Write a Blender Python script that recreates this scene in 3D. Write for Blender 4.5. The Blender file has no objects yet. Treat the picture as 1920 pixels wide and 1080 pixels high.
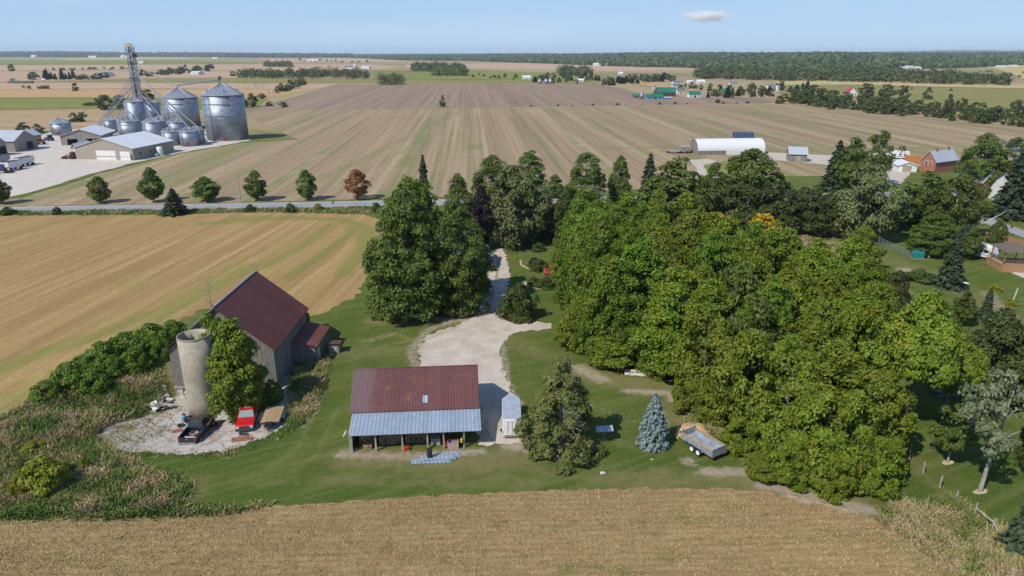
import bpy, bmesh, math, random
import numpy as np
from mathutils import Vector, Matrix, noise as mn
from mathutils.geometry import delaunay_2d_cdt
R = math.radians
sc = bpy.context.scene
COL = sc.collection
# ---------------------------------------------------------------- camera model
F = 1280.0; HC = 40.0
PT = math.atan((540 - 98) / F); CP, SP = math.cos(PT), math.sin(PT)

def H(x, y):
    """gentle relief of the farmyard: the paved yard in front of the barn lies lower"""
    h = -1.8 * math.exp(-((x + 40) / 9) ** 2 - ((y - 73) / 8) ** 2)
    h += 1.1 * math.exp(-((x + 56) / 8) ** 2 - ((y - 84) / 9) ** 2)
    return h

def ray(px, py):
    a, b = (px - 960) / F, (540 - py) / F
    return Vector((a, CP + b * SP, -SP + b * CP))

def G(px, py, dz=0.0):
    """ground point seen at that place of the photograph"""
    d = ray(px, py); z = 0.0
    for _ in range(12):
        t = (z + dz - HC) / d.z
        z = H(d.x * t, d.y * t)
    return Vector((d.x * t, d.y * t, z))

def ZT(Y, py):
    """height of a point at depth Y seen at row py"""
    s = (540 - py) / F
    return HC + Y * (s * CP - SP) / (CP + s * SP)

def PX(px, Y, Z):
    """world x of a point at depth Y, height Z seen in column px"""
    return (px - 960) / F * (Y * CP - (Z - HC) * SP)

# ---------------------------------------------------------------- object helpers
def tag(o, label=None, cat=None, group=None, kind=None):
    if label: o['label'] = label
    if cat: o['category'] = cat
    if group: o['group'] = group
    if kind: o['kind'] = kind
    return o

def thing(name, label, cat, loc=(0, 0, 0), rz=0.0, group=None):
    o = bpy.data.objects.new(name, None); COL.objects.link(o)
    o.empty_display_size = 0.2
    o.location = loc; o.rotation_euler = (0, 0, rz)
    return tag(o, label, cat, group)

def link(name, me, parent=None):
    o = bpy.data.objects.new(name, me); COL.objects.link(o)
    if parent: o.parent = parent
    return o

def copy_tree(o, parent=None):
    c = o.copy(); COL.objects.link(c)
    if parent: c.parent = parent
    for ch in list(o.children):
        copy_tree(ch, c)
    return c

class MB:
    def __init__(s):
        s.v = []; s.f = []; s.mi = []; s.cur = 0
    def add(s, vs, fs):
        b = len(s.v); s.v += [tuple(v) for v in vs]
        for f in fs:
            s.f.append(tuple(i + b for i in f)); s.mi.append(s.cur)
        return s
    def box(s, c, d, rz=0.0, rx=0.0, ry=0.0):
        m = Matrix.Rotation(rz, 3, 'Z') @ Matrix.Rotation(ry, 3, 'Y') @ Matrix.Rotation(rx, 3, 'X')
        c = Vector(c); vs = []
        for z in (-.5, .5):
            for x, y in ((-.5, -.5), (.5, -.5), (.5, .5), (-.5, .5)):
                vs.append(c + m @ Vector((x * d[0], y * d[1], z * d[2])))
        return s.add(vs, [(3, 2, 1, 0), (4, 5, 6, 7), (0, 1, 5, 4), (1, 2, 6, 5), (2, 3, 7, 6), (3, 0, 4, 7)])
    def b2(s, x0, x1, y0, y1, z0, z1):
        return s.box(((x0 + x1) / 2, (y0 + y1) / 2, (z0 + z1) / 2), (abs(x1 - x0), abs(y1 - y0), abs(z1 - z0)))
    def prism(s, pts, vec):
        n = len(pts); vec = Vector(vec)
        vs = [Vector(p) for p in pts] + [Vector(p) + vec for p in pts]
        return s.add(vs, [tuple(range(n - 1, -1, -1)), tuple(range(n, 2 * n))] +
                     [(i, (i + 1) % n, n + (i + 1) % n, n + i) for i in range(n)])
    def tube(s, pts, rad, n=8, cap=True):
        pts = [Vector(p) for p in pts]
        if not hasattr(rad, '__len__'): rad = [rad] * len(pts)
        vs = []; fs = []; prev = None
        for i, p in enumerate(pts):
            a = pts[max(i - 1, 0)]; b = pts[min(i + 1, len(pts) - 1)]
            t = (b - a).normalized()
            u = prev if prev is not None else (Vector((0, 0, 1)) if abs(t.z) < .9 else Vector((1, 0, 0)))
            w = t.cross(u).normalized(); u = w.cross(t).normalized(); prev = u
            for k in range(n):
                an = 2 * math.pi * k / n
                vs.append(p + (u * math.cos(an) + w * math.sin(an)) * rad[i])
        for i in range(len(pts) - 1):
            for k in range(n):
                fs.append((i * n + k, i * n + (k + 1) % n, (i + 1) * n + (k + 1) % n, (i + 1) * n + k))
        if cap:
            fs.append(tuple(range(n - 1, -1, -1))); fs.append(tuple(range((len(pts) - 1) * n, len(pts) * n)))
        return s.add(vs, fs)
    def lathe(s, prof, c=(0, 0, 0), n=24, cap=True):
        vs = []; fs = []
        for r, z in prof:
            for k in range(n):
                a = 2 * math.pi * k / n
                vs.append((c[0] + r * math.cos(a), c[1] + r * math.sin(a), c[2] + z))
        for i in range(len(prof) - 1):
            for k in range(n):
                fs.append((i * n + k, i * n + (k + 1) % n, (i + 1) * n + (k + 1) % n, (i + 1) * n + k))
        if cap:
            fs.append(tuple(range(n - 1, -1, -1))); fs.append(tuple(range((len(prof) - 1) * n, len(prof) * n)))
        return s.add(vs, fs)
    def build(s, name, mat, parent=None, smooth=False, bevel=0.0):
        me = bpy.data.meshes.new(name)
        me.from_pydata(s.v, [], s.f)
        for m in (mat if isinstance(mat, (list, tuple)) else [mat]): me.materials.append(m)
        for p, i in zip(me.polygons, s.mi): p.material_index = i
        bm = bmesh.new(); bm.from_mesh(me)
        bmesh.ops.recalc_face_normals(bm, faces=bm.faces)
        bm.to_mesh(me); bm.free()
        if smooth:
            for p in me.polygons: p.use_smooth = len(p.vertices) < 5
        o = link(name, me, parent)
        if bevel:
            md = o.modifiers.new('bevel', 'BEVEL'); md.width = bevel; md.segments = 2; md.limit_method = 'ANGLE'
        return o

# ---------------------------------------------------------------- material helpers
def mk(name):
    m = bpy.data.materials.new(name); m.use_nodes = True
    t = m.node_tree
    return m, t, t.nodes['Principled BSDF']

def ND(t, typ, ins=None, **pr):
    n = t.nodes.new('ShaderNode' + typ)
    for k, v in pr.items(): setattr(n, k, v)
    for k, v in (ins or {}).items():
        if isinstance(v, bpy.types.NodeSocket): t.links.new(v, n.inputs[k])
        else:
            s = n.inputs[k]
            if s.type == 'RGBA' and len(v) == 3: v = (*v, 1)
            s.default_value = v
    return n

def MA(t, op, a, b=0.5, c=0.5):
    return ND(t, 'Math', {0: a, 1: b, 2: c}, operation=op).outputs[0]

def MX(t, f, a, b, bl='MIX'):
    n = t.nodes.new('ShaderNodeMix'); n.data_type = 'RGBA'; n.blend_type = bl; n.clamp_factor = True
    for i, v in ((0, f), (6, a), (7, b)):
        if isinstance(v, bpy.types.NodeSocket): t.links.new(v, n.inputs[i])
        elif i == 0: n.inputs[0].default_value = v
        else: n.inputs[i].default_value = (*v[:3], 1)
    return n.outputs[2]

def MR(t, v, a, b, c=0.0, d=1.0):
    return ND(t, 'MapRange', {0: v, 1: a, 2: b, 3: c, 4: d}, interpolation_type='SMOOTHSTEP').outputs[0]

def CO(t, world=False, scale=(1, 1, 1), rz=0.0):
    if world: o = ND(t, 'NewGeometry').outputs['Position']
    else: o = ND(t, 'TexCoord').outputs['Object']
    if rz: o = ND(t, 'Mapping', {'Vector': o, 'Rotation': (0, 0, rz)}).outputs[0]
    if scale != (1, 1, 1): o = ND(t, 'Mapping', {'Vector': o, 'Scale': scale}).outputs[0]
    return o

def NO(t, co, scale, detail=4.0, rough=.55, dist=0.0):
    return ND(t, 'TexNoise', {'Vector': co, 'Scale': scale, 'Detail': detail, 'Roughness': rough, 'Distortion': dist}).outputs[0]

def BU(t, b, h, st=.4, d=.05):
    n = ND(t, 'Bump', {'Height': h, 'Strength': st, 'Distance': d})
    t.links.new(n.outputs[0], b.inputs['Normal'])

def SB(t, b, col=None, rough=None, metal=None):
    for k, v in (('Base Color', col), ('Roughness', rough), ('Metallic', metal)):
        if v is None: continue
        if isinstance(v, bpy.types.NodeSocket): t.links.new(v, b.inputs[k])
        else: b.inputs[k].default_value = (*v, 1) if k == 'Base Color' else v

def noisy(name, c1, c2, scale=2.0, rough=.8, metal=0.0, bump=0.0, stretch=(1, 1, 1), world=False, c3=None, s3=.3, lo=.38, hi=.62, spec=None):
    m, t, b = mk(name)
    co = CO(t, world, stretch)
    n = NO(t, co, scale, 5)
    c = MX(t, MR(t, n, lo, hi), c1, c2)
    if c3: c = MX(t, MR(t, NO(t, co, s3, 4), .5, .66), c, c3)
    SB(t, b, c, rough, metal)
    if spec is not None: b.inputs['Specular IOR Level'].default_value = spec
    if bump: BU(t, b, n, bump, .03)
    return m

def plain(name, c, rough=.5, metal=0.0, coat=0.0):
    m, t, b = mk(name)
    n = NO(t, CO(t), 6, 3)
    SB(t, b, MX(t, n, [x * .85 for x in c], [min(1, x * 1.12) for x in c]), MR(t, n, .2, .8, max(.02, rough - .08), min(1, rough + .08)), metal)
    if coat: b.inputs['Coat Weight'].default_value = coat
    return m

def boards(name, c1, c2, c3, pitch=.25, axis='x', rough=.9):
    """vertical weathered boards with dark gaps, each board its own tone"""
    m, t, b = mk(name)
    sep = ND(t, 'SeparateXYZ', {0: CO(t)})
    u = MA(t, 'ADD', sep.outputs[0], sep.outputs[1]) if axis == 'xy' else sep.outputs['xyz'.index(axis)]
    u = MA(t, 'DIVIDE', u, pitch)
    idx = MA(t, 'FLOOR', u); fr = MA(t, 'FRACT', u)
    wn = ND(t, 'TexWhiteNoise', {'W': idx}, noise_dimensions='1D').outputs[0]
    grain = NO(t, CO(t, scale=(8, 8, .6) if axis != 'z' else (.6, .6, 8)), 3, 5)
    c = MX(t, wn, c1, c2)
    c = MX(t, MR(t, grain, .4, .7), c, c3)
    gap = MR(t, MA(t, 'ABSOLUTE', MA(t, 'SUBTRACT', fr, .5)), .42, .5)
    c = MX(t, gap, c, [x * .15 for x in c1])
    SB(t, b, c, rough)
    BU(t, b, MA(t, 'SUBTRACT', grain, gap), .5, .03)
    return m

def corrug(name, c1, c2, c3=None, pitch=.22, axis='x', rough=.45, metal=.5, bump=.6, sheet=.9, lo=.35, hi=.65, s3=.5):
    """ribbed sheet metal: ribs along the slope, sheets with slightly different tone, rust clouds"""
    m, t, b = mk(name)
    co = CO(t)
    sep = ND(t, 'SeparateXYZ', {0: co})
    u = sep.outputs['xyz'.index(axis)]
    rib = MA(t, 'SINE', MA(t, 'MULTIPLY', u, 2 * math.pi / pitch))
    wn = ND(t, 'TexWhiteNoise', {'W': MA(t, 'FLOOR', MA(t, 'DIVIDE', u, sheet))}, noise_dimensions='1D').outputs[0]
    n = NO(t, co, 1.3, 6, .65)
    f = MA(t, 'ADD', MA(t, 'MULTIPLY', MR(t, n, lo, hi), .6), MA(t, 'MULTIPLY', wn, .4))
    c = MX(t, f, c1, c2)
    if c3: c = MX(t, MR(t, NO(t, co, s3, 6, .7), .56, .68), c, c3)
    c = MX(t, MR(t, rib, -.9, -.2, .28, 0), c, [x * .5 for x in c1])
    SB(t, b, c, rough, metal)
    BU(t, b, rib, bump, .03)
    return m
# ---------------------------------------------------------------- ground masks
def seg_dist(xy, pts):
    d = np.full(len(xy), 1e9)
    for a, b in zip(pts[:-1], pts[1:]):
        a = np.array(a[:2]); b = np.array(b[:2]); ab = b - a
        t = np.clip(((xy - a) @ ab) / max(1e-9, ab @ ab), 0, 1)
        d = np.minimum(d, np.linalg.norm(xy - (a + t[:, None] * ab), axis=1))
    return d

def strokes(xy, L):
    m = np.zeros(len(xy))
    for pts, w, s in L:
        p = [G(*q) for q in pts]
        if len(p) == 1: p = p * 2
        d = seg_dist(xy, p) / w
        m = np.maximum(m, s * np.clip(1.35 - d, 0, 1))
    return m

DIRT = [([(1085, 690), (1130, 712)], 1.5, .75), ([(1175, 733), (1270, 737)], .9, .85), ([(1260, 748)], 1.0, .8), ([(1290, 865)], 1.2, .7),
        ([(1320, 884), (1405, 886)], 1.1, .8), ([(1430, 910), (1560, 935), (1640, 962)], 1.1, .85), ([(640, 852), (760, 856), (900, 846)], 1.0, .75),
        ([(1000, 838), (1060, 850), (1100, 838)], 1.6, .95), ([(715, 590), (880, 600), (905, 585)], 1.4, .75), ([(590, 760), (560, 800)], 1.2, .5),
        ([(165, 800), (300, 770)], 2.2, .7), ([(960, 835), (985, 832)], 1.6, .8), ([(1240, 770), (1245, 800)], 1.4, .45), ([(1100, 760), (1190, 790)], 1.0, .35),
        ([(1700, 506), (1740, 515)], 2.5, .7), ([(1850, 548), (1900, 600)], 2.0, .5), ([(1635, 515), (1645, 520)], 1.5, .7), ([(880, 590), (800, 620), (770, 660), (780, 690)], 1.2, .6),
        ([(940, 640), (950, 720), (972, 760)], 1.0, .6), ([(690, 640), (760, 620)], 1.5, .3), ([(1480, 430), (1560, 440)], 4, .5), ([(660, 660), (700, 640)], 1.0, .3)]
DRY = [([(655, 858), (900, 870), (1000, 845)], 3.0, .7), ([(960, 640), (1000, 660)], 3, .55), ([(1100, 700), (1280, 735), (1290, 790)], 3.5, .7), ([(700, 600), (880, 605)], 2.5, .75),
       ([(1150, 900), (1400, 900)], 2.5, .6), ([(1420, 915), (1600, 950), (1700, 1010)], 3, .8), ([(640, 900), (1000, 905)], 1.6, .5), ([(0, 740), (200, 650), (330, 590)], 6, .55),
       ([(620, 660), (780, 660)], 3, .45), ([(1650, 480), (1760, 520), (1900, 600)], 5, .5), ([(1460, 425), (1600, 470)], 7, .8), ([(0, 395), (700, 392)], 4, .8), ([(430, 905), (620, 900)], 1.0, .4),
       ([(680, 640), (740, 625), (780, 640)], .7, .8), ([(690, 655), (760, 640)], .5, .7), ([(500, 880), (560, 840), (600, 750)], .7, .5), ([(540, 890), (600, 850), (630, 770)], .7, .5),
       ([(1000, 880), (1100, 900), (1250, 880)], .8, .6), ([(1150, 830), (1240, 850)], 1.2, .5), ([(1700, 850), (1800, 960)], 1.5, .5)]
DRY += [([(30, 850), (120, 820), (220, 740), (290, 690)], 7, 1), ([(20, 920), (200, 930), (330, 930)], 4, .7)]
LUSH = [([(250, 870), (480, 850), (600, 760)], 3.5, .9), ([(380, 930), (600, 930), (800, 920)], 2.5, .7), ([(620, 640), (660, 600), (690, 560)], 4, .7), ([(960, 540), (1030, 560)], 4, .8),
        ([(1750, 800), (1850, 850), (1900, 950)], 5, .9), ([(1080, 830), (1180, 850), (1330, 880)], 2.2, .75), ([(0, 690), (150, 640), (330, 575), (470, 500), (560, 440)], 3.2, .9),
        ([(1740, 440), (1640, 430)], 6, .8), ([(1800, 520), (1900, 520)], 4, .6), ([(20, 930), (200, 890), (260, 930)], 2.5, .8), ([(1560, 820), (1700, 900)], 5, .7)]

def set_mask(me, xy, chans):
    at = me.attributes.new('mask', 'FLOAT_COLOR', 'POINT')
    a = np.zeros((len(xy), 4), dtype=np.float32); a[:, 3] = 1
    for i, c in enumerate(chans): a[:, i] = c
    at.data.foreach_set('color', a.ravel())

def Hv(xy):
    x, y = xy[:, 0], xy[:, 1]
    return -1.8 * np.exp(-((x + 40) / 9) ** 2 - ((y - 73) / 8) ** 2) + 1.1 * np.exp(-((x + 56) / 8) ** 2 - ((y - 84) / 9) ** 2)

def masked_noise(t, mask, co, scale, amp=.9, lo=.22, hi=.85):
    n = NO(t, co, scale, 8, .75)
    amp *= 1.7
    return MR(t, MA(t, 'ADD', mask, MA(t, 'MULTIPLY', MA(t, 'SUBTRACT', n, .5), amp)), lo, hi)

def mask_sep(t):
    a = ND(t, 'Attribute', attribute_name='mask')
    return ND(t, 'SeparateColor', {0: a.outputs['Color']}).outputs

def m_lawn():
    m, t, b = mk('lawn_grass')
    co = CO(t, True)
    s = mask_sep(t)
    n1 = NO(t, co, .22, 6, .6); n2 = NO(t, co, 1.6, 6, .7); n3 = NO(t, co, 9, 3, .6)
    c = MX(t, MR(t, n1, .35, .65), (.108, .15, .024), (.17, .188, .042))
    c = MX(t, MR(t, n2, .42, .7, 0, .75), c, (.062, .108, .015))
    c = MX(t, masked_noise(t, s[2], co, .5, .8), c, MX(t, n2, (.065, .115, .013), (.108, .165, .022)))
    n5 = NO(t, co, 3.2, 6, .8)
    c = MX(t, MR(t, n5, .42, .62, 0, .6), c, (.045, .078, .012))
    c = MX(t, MR(t, NO(t, co, 2.1, 7, .8), .5, .64, 0, .6), c, (.16, .175, .05))
    c = MX(t, MR(t, n3, .48, .72, 0, .55), c, (.19, .20, .06))
    # faint mowing lines
    mw = NO(t, CO(t, True, (.9, .05, 1), R(62)), 1.0, 3)
    c = MX(t, MR(t, mw, .48, .64, 0, .5), c, (.18, .205, .06))
    c = MX(t, MA(t, 'MULTIPLY', masked_noise(t, s[1], co, .8, .9), .8), c, MX(t, n2, (.19, .165, .06), (.33, .27, .13)))
    c = MX(t, masked_noise(t, s[0], co, 1.3, 1.0), c, MX(t, n3, (.30, .23, .15), (.56, .47, .35)))
    # beyond the farm: patchwork of distant fields
    vo = ND(t, 'TexVoronoi', {'Vector': CO(t, True, (.0011, .0026, 0)), 'Scale': 1.0, 'Randomness': .8}).outputs['Color']
    vs = ND(t, 'SeparateColor', {0: vo}).outputs
    ff = ND(t, 'ValToRGB', {0: vs[0]}); cr = ff.color_ramp; cr.interpolation = 'CONSTANT'
    for i, (p, cc) in enumerate(((0, (.36, .24, .14)), (.2, (.17, .19, .07)), (.36, (.42, .30, .18)), (.55, (.24, .23, .09)), (.68, (.33, .21, .14)), (.85, (.40, .33, .17)))):
        e = cr.elements[i] if i < 2 else cr.elements.new(p)
        e.position = p; e.color = (*cc, 1)
    far = MX(t, NO(t, CO(t, True, (.002, .01, 0)), 3, 5), ff.outputs[0], (.28, .24, .12))
    sep = ND(t, 'SeparateXYZ', {0: co})
    c = MX(t, MR(t, sep.outputs[1], 300, 420), c, far)
    SB(t, b, c, .95); b.inputs['Specular IOR Level'].default_value = .1
    BU(t, b, MA(t, 'ADD', n5, n3), .9, .22)
    return m

def build_ground():
    def ax(pts, lo, hi, st): return np.unique(np.concatenate([np.array(pts, float), np.arange(lo, hi + .01, st)]))
    xs = ax([-25000, -14000, -6000, -2000, -700, -300, -160, 230, 400, 900, 2500, 7000, 14000, 25000], -115, 170, .8)
    ys = ax([-400, -200, -60, 0, 15, 215, 260, 330, 450, 700, 1200, 2500, 6000, 14000, 24000], 26, 185, .8)
    X, Y = np.meshgrid(xs, ys); xy = np.stack([X.ravel(), Y.ravel()], 1)
    z = Hv(xy)
    nx, ny = len(xs), len(ys)
    i = np.arange(nx * ny).reshape(ny, nx)
    fc = np.stack([i[:-1, :-1], i[:-1, 1:], i[1:, 1:], i[1:, :-1]], -1).reshape(-1, 4)
    me = bpy.data.meshes.new('ground')
    me.from_pydata(np.column_stack([xy, z]).tolist(), [], fc.tolist())
    me.materials.append(m_lawn())
    near = (np.abs(xy[:, 0]) < 200) & (xy[:, 1] > 20) & (xy[:, 1] < 215)
    ch = [np.zeros(len(xy)) for _ in range(3)]
    for c, L in zip(ch, (DIRT, DRY, LUSH)): c[near] = strokes(xy[near], L)
    set_mask(me, xy, ch)
    me.polygons.foreach_set('use_smooth', [True] * len(me.polygons))
    tag(link('ground', me), kind='structure')

def sheet(name, poly, mat, dz=.02, sp=1.5, jit=.25, world=False, masks=None, edge=None):
    """a ground sheet from the outline of a field, drive or road, with a ragged edge"""
    P = [Vector(p[:2]) for p in poly] if world else [G(*p).xy for p in poly]
    es = edge or sp * .6
    out = []
    for a, b in zip(P, P[1:] + P[:1]):
        n = max(1, int((b - a).length / es))
        nn = Vector((-(b - a).y, (b - a).x)).normalized() if (b - a).length > 0 else Vector((0, 0))
        for k in range(n):
            q = a.lerp(b, k / n)
            out.append(q + nn * (jit * 2 * mn.fractal(Vector((q.x * .35 / max(.4, es), q.y * .35 / max(.4, es), 3.1)), .8, 2, 3)))
    A = np.array([tuple(q) for q in out])
    lo, hi = A.min(0), A.max(0)
    gx, gy = np.meshgrid(np.arange(lo[0] + sp / 2, hi[0], sp), np.arange(lo[1] + sp / 2, hi[1], sp))
    g = np.stack([gx.ravel(), gy.ravel()], 1)
    rs = np.random.RandomState(1); g += rs.uniform(-.2, .2, g.shape) * sp
    ins = np.zeros(len(g), bool)
    x, y = g[:, 0], g[:, 1]; B = np.roll(A, -1, 0)
    for (x0, y0), (x1, y1) in zip(A, B):
        if y0 == y1: continue
        c = ((y0 > y) != (y1 > y)) & (x < (x1 - x0) * (y - y0) / (y1 - y0) + x0)
        ins ^= c
    d = seg_dist(g, [tuple(q) for q in A] + [tuple(A[0])]) if len(g) * len(A) < 4e7 else np.full(len(g), 1e9)
    g = g[ins & (d > sp * .4)]
    vs = [Vector(q) for q in A] + [Vector(q) for q in g]
    n = len(A)
    r = delaunay_2d_cdt(vs, [(i, (i + 1) % n) for i in range(n)], [list(range(n))], 1, 1e-5)
    xy = np.array([tuple(v) for v in r[0]])
    z = Hv(xy) + dz
    me = bpy.data.meshes.new(name)
    me.from_pydata(np.column_stack([xy, z]).tolist(), [], [f for f in r[2]])
    bm = bmesh.new(); bm.from_mesh(me)
    for f in bm.faces:
        if f.normal.z < 0: f.normal_flip()
    bm.to_mesh(me); bm.free()
    me.polygons.foreach_set('use_smooth', [True] * len(me.polygons))
    me.materials.append(mat)
    if masks: set_mask(me, xy, [strokes(xy, L) for L in masks])
    return tag(link(name, me), kind='structure')

def m_crop(name, c1, c2, c3, green, rz=0.0, w=.12, rowp=0.0, gl=.6, gamt=.8, fine=1.2, masked=False, streak=.02, rowamt=.35, c4=(.52, .40, .24)):
    """mown or harvested crop: streaks along the driving direction, fine rows, green regrowth"""
    m, t, b = mk(name)
    co = CO(t, True)
    st = CO(t, True, (1, streak, 1), rz)
    n1 = NO(t, st, w, 4, .6); n2 = NO(t, st, w * 4.3, 4, .6, .0); n3 = NO(t, co, fine, 5, .7); n4 = NO(t, co, fine * 6, 3, .7)
    c = MX(t, MR(t, n1, .35, .62), c1, c2)
    c = MX(t, MR(t, n2, .48, .66, 0, .8), c, c3)
    c = MX(t, MR(t, NO(t, ND(t, 'Mapping', {'Vector': st, 'Location': (37, 11, 0)}).outputs[0], w * 2.2, 3, .6), .52, .66, 0, .6), c, c4)
    c = MX(t, MR(t, n3, .4, .75, 0, .45), c, [x * .62 for x in c1])
    c = MX(t, MR(t, n4, .5, .8, 0, .5), c, [min(1, x * 1.35) for x in c2])
    g1 = NO(t, ND(t, 'Mapping', {'Vector': st, 'Location': (91, 23, 0)}).outputs[0], w * 1.7, 4, .6)
    gf = MA(t, 'MULTIPLY', MR(t, g1, gl, gl + .1), MR(t, NO(t, co, .03, 4), .35, .6, .25, 1))
    gf = MA(t, 'MULTIPLY', gf, gamt)
    if masked:
        s = mask_sep(t)
        gf = MA(t, 'MAXIMUM', gf, MA(t, 'MULTIPLY', masked_noise(t, s[0], st, .5, .9), .62))
    c = MX(t, MA(t, 'MULTIPLY', gf, MR(t, n3, .25, .6, .55, 1)), c, MX(t, n3, green, [x * 1.5 for x in green]))
    if rowp:
        sx = ND(t, 'SeparateXYZ', {0: CO(t, True, rz=rz)}).outputs[0]
        row = MA(t, 'SINE', MA(t, 'MULTIPLY', MA(t, 'ADD', sx, MA(t, 'MULTIPLY', NO(t, co, .25, 2), rowp * 1.2)), 6.283 / rowp))
        c = MX(t, MA(t, 'MULTIPLY', MR(t, row, .1, .9), rowamt), c, [x * .55 for x in c1])
    if masked: c = MX(t, masked_noise(t, s[1], co, 1.0, 1.0), c, MX(t, n4, (.33, .25, .17), (.55, .46, .35)))
    SB(t, b, c, .95); b.inputs['Specular IOR Level'].default_value = .1
    BU(t, b, MA(t, 'ADD', n4, n3), .8, .1)
    return m

def m_gravel(name, c1, c2, c3, masked=True):
    m, t, b = mk(name)
    co = CO(t, True)
    n1 = NO(t, co, .35, 6, .65); n2 = NO(t, co, 5, 5, .7); n3 = NO(t, co, 1.2, 5)
    c = MX(t, MR(t, n1, .35, .65), c1, c2)
    c = MX(t, MR(t, n2, .5, .8, 0, .6), c, c3)
    c = MX(t, MR(t, n3, .58, .7, 0, .55), c, [x * .8 for x in c3])
    if masked:
        s = mask_sep(t)
        c = MX(t, masked_noise(t, s[0], co, 1.4, 1.0), c, MX(t, n2, (.10, .12, .03), (.24, .21, .09)))
        c = MX(t, MA(t, 'MULTIPLY', masked_noise(t, s[1], co, .8, .8), .6), c, (.22, .16, .10))
    SB(t, b, c, .9)
    BU(t, b, n2, .5, .05)
    return m

def m_concrete():
    """old broken slabs: cracks, stains, weeds in the joints"""
    m, t, b = mk('cracked_concrete')
    co = CO(t, True)
    wob = ND(t, 'VectorMath', {0: co, 1: ND(t, 'TexNoise', {'Vector': co, 'Scale': .9, 'Detail': 4.0}).outputs['Color']}, operation='ADD').outputs[0]
    n1 = NO(t, co, .5, 6, .65); n2 = NO(t, co, 4, 5, .7)
    c = MX(t, MR(t, n1, .35, .65), (.36, .31, .265), (.50, .45, .405))
    c = MX(t, MR(t, n2, .5, .8, 0, .6), c, (.33, .26, .20))
    c = MX(t, MR(t, NO(t, co, .8, 5), .56, .68, 0, .75), c, (.25, .17, .11))
    ed = ND(t, 'TexVoronoi', {'Vector': wob, 'Scale': .42}, feature='DISTANCE_TO_EDGE').outputs['Distance']
    ed2 = ND(t, 'TexVoronoi', {'Vector': wob, 'Scale': 1.1}, feature='DISTANCE_TO_EDGE').outputs['Distance']
    crack = MA(t, 'MAXIMUM', MA(t, 'MULTIPLY', MR(t, ed, .0, .035, 1, 0), MR(t, n2, .3, .55)), MA(t, 'MULTIPLY', MR(t, ed2, 0, .05, 1, 0), MR(t, n1, .5, .62)))
    c = MX(t, crack, c, MX(t, MR(t, NO(t, co, 1.5, 3), .45, .55), (.14, .10, .065), (.09, .11, .03)))
    s = mask_sep(t)
    c = MX(t, masked_noise(t, s[0], co, 1.1, 1.0), c, MX(t, n2, (.11, .12, .035), (.27, .21, .10)))
    SB(t, b, c, .9)
    BU(t, b, MA(t, 'SUBTRACT', n2, crack), .6, .05)
    return m

def m_road(name, base):
    m, t, b = mk(name)
    co = CO(t, True)
    c = MX(t, NO(t, co, .3, 5), [x * .8 for x in base], [x * 1.2 for x in base])
    c = MX(t, MR(t, NO(t, co, 6, 3), .45, .75, 0, .4), c, [x * 1.6 for x in base])
    SB(t, b, c, .85)
    return m

STUB = m_crop('cut_stubble', (.29, .19, .085), (.355, .24, .11), (.24, .16, .072), (.13, .14, .035), R(88), .3, .75, .56, .6, 1.4, True, .3, .3, (.40, .29, .145))
HAY = m_crop('mown_hay', (.30, .195, .08), (.37, .245, .105), (.26, .17, .07), (.125, .15, .028), R(6), .22, 0, .62, .55, 1.0, True, .03, .3, (.46, .32, .15))
MID = m_crop('striped_stubble', (.29, .205, .125), (.36, .265, .16), (.24, .165, .105), (.135, .155, .055), R(-3.4), .075, 3.0, .515, .85, .5, True, .012, .2, (.46, .36, .21))
PLOW = m_crop('tilled_soil', (.24, .17, .118), (.30, .215, .15), (.20, .145, .10), (.17, .16, .08), R(-3.4), .06, 0, .72, .4, .2, False, .01, .3, (.33, .25, .17))
RTAN = m_crop('tan_rows', (.38, .26, .14), (.44, .32, .18), (.33, .22, .12), (.2, .19, .08), R(84), .1, 8.0, .75, .3, .2, False, .02, .5)
OTAN = m_crop('ripe_soybean', (.42, .27, .12), (.46, .30, .14), (.38, .24, .11), (.22, .21, .08), R(84), .05, 0, .7, .4, .1, False, .02)
PINK = m_crop('dry_stubble', (.42, .28, .18), (.48, .33, .22), (.37, .25, .16), (.24, .22, .10), R(70), .02, 0, .68, .5, .05, False, .05)
GREEN = m_crop('green_crop', (.18, .19, .05), (.24, .235, .065), (.145, .17, .045), (.10, .14, .03), R(84), .05, 0, .6, .6, .1, False, .03, .3, (.22, .22, .07))
OLIVE = m_crop('olive_crop', (.21, .19, .065), (.25, .22, .08), (.18, .17, .055), (.15, .17, .05), R(84), .04, 0, .6, .6, .1, False, .03, .3, (.28, .25, .1))
YELL = m_crop('yellow_crop', (.42, .34, .14), (.46, .37, .17), (.38, .30, .12), (.26, .25, .09), R(80), .03, 0, .65, .5, .05, False, .05)

build_ground()
GRN_HAY = [([(0, 690), (150, 640), (330, 575), (470, 500)], 3.5, .8), ([(250, 530), (330, 555), (420, 520)], 5, .42), ([(460, 500), (540, 470), (600, 440)], 6, .38), ([(380, 420), (540, 408), (640, 412), (690, 428), (680, 470), (640, 515)], 2.2, 1.2),
           ([(540, 520), (600, 480), (655, 440), (660, 425)], 1.5, 1.1), ([(500, 500), (570, 460), (620, 420)], 1.3, 1), ([(330, 545), (470, 480), (580, 430)], 1.2, .55), ([(450, 410), (500, 410)], 4, .9), ([(560, 600), (700, 590), (720, 560)], 3, .9),
           ([(0, 440), (60, 430), (70, 440), (0, 470)], 1.2, .6), ([(100, 590), (400, 480)], .6, .5), ([(0, 540), (200, 480)], .5, .5), ([(-20, 775), (60, 720), (200, 648), (330, 598)], 3, .6), ([(600, 560), (640, 520)], 1.0, .5)]
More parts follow.
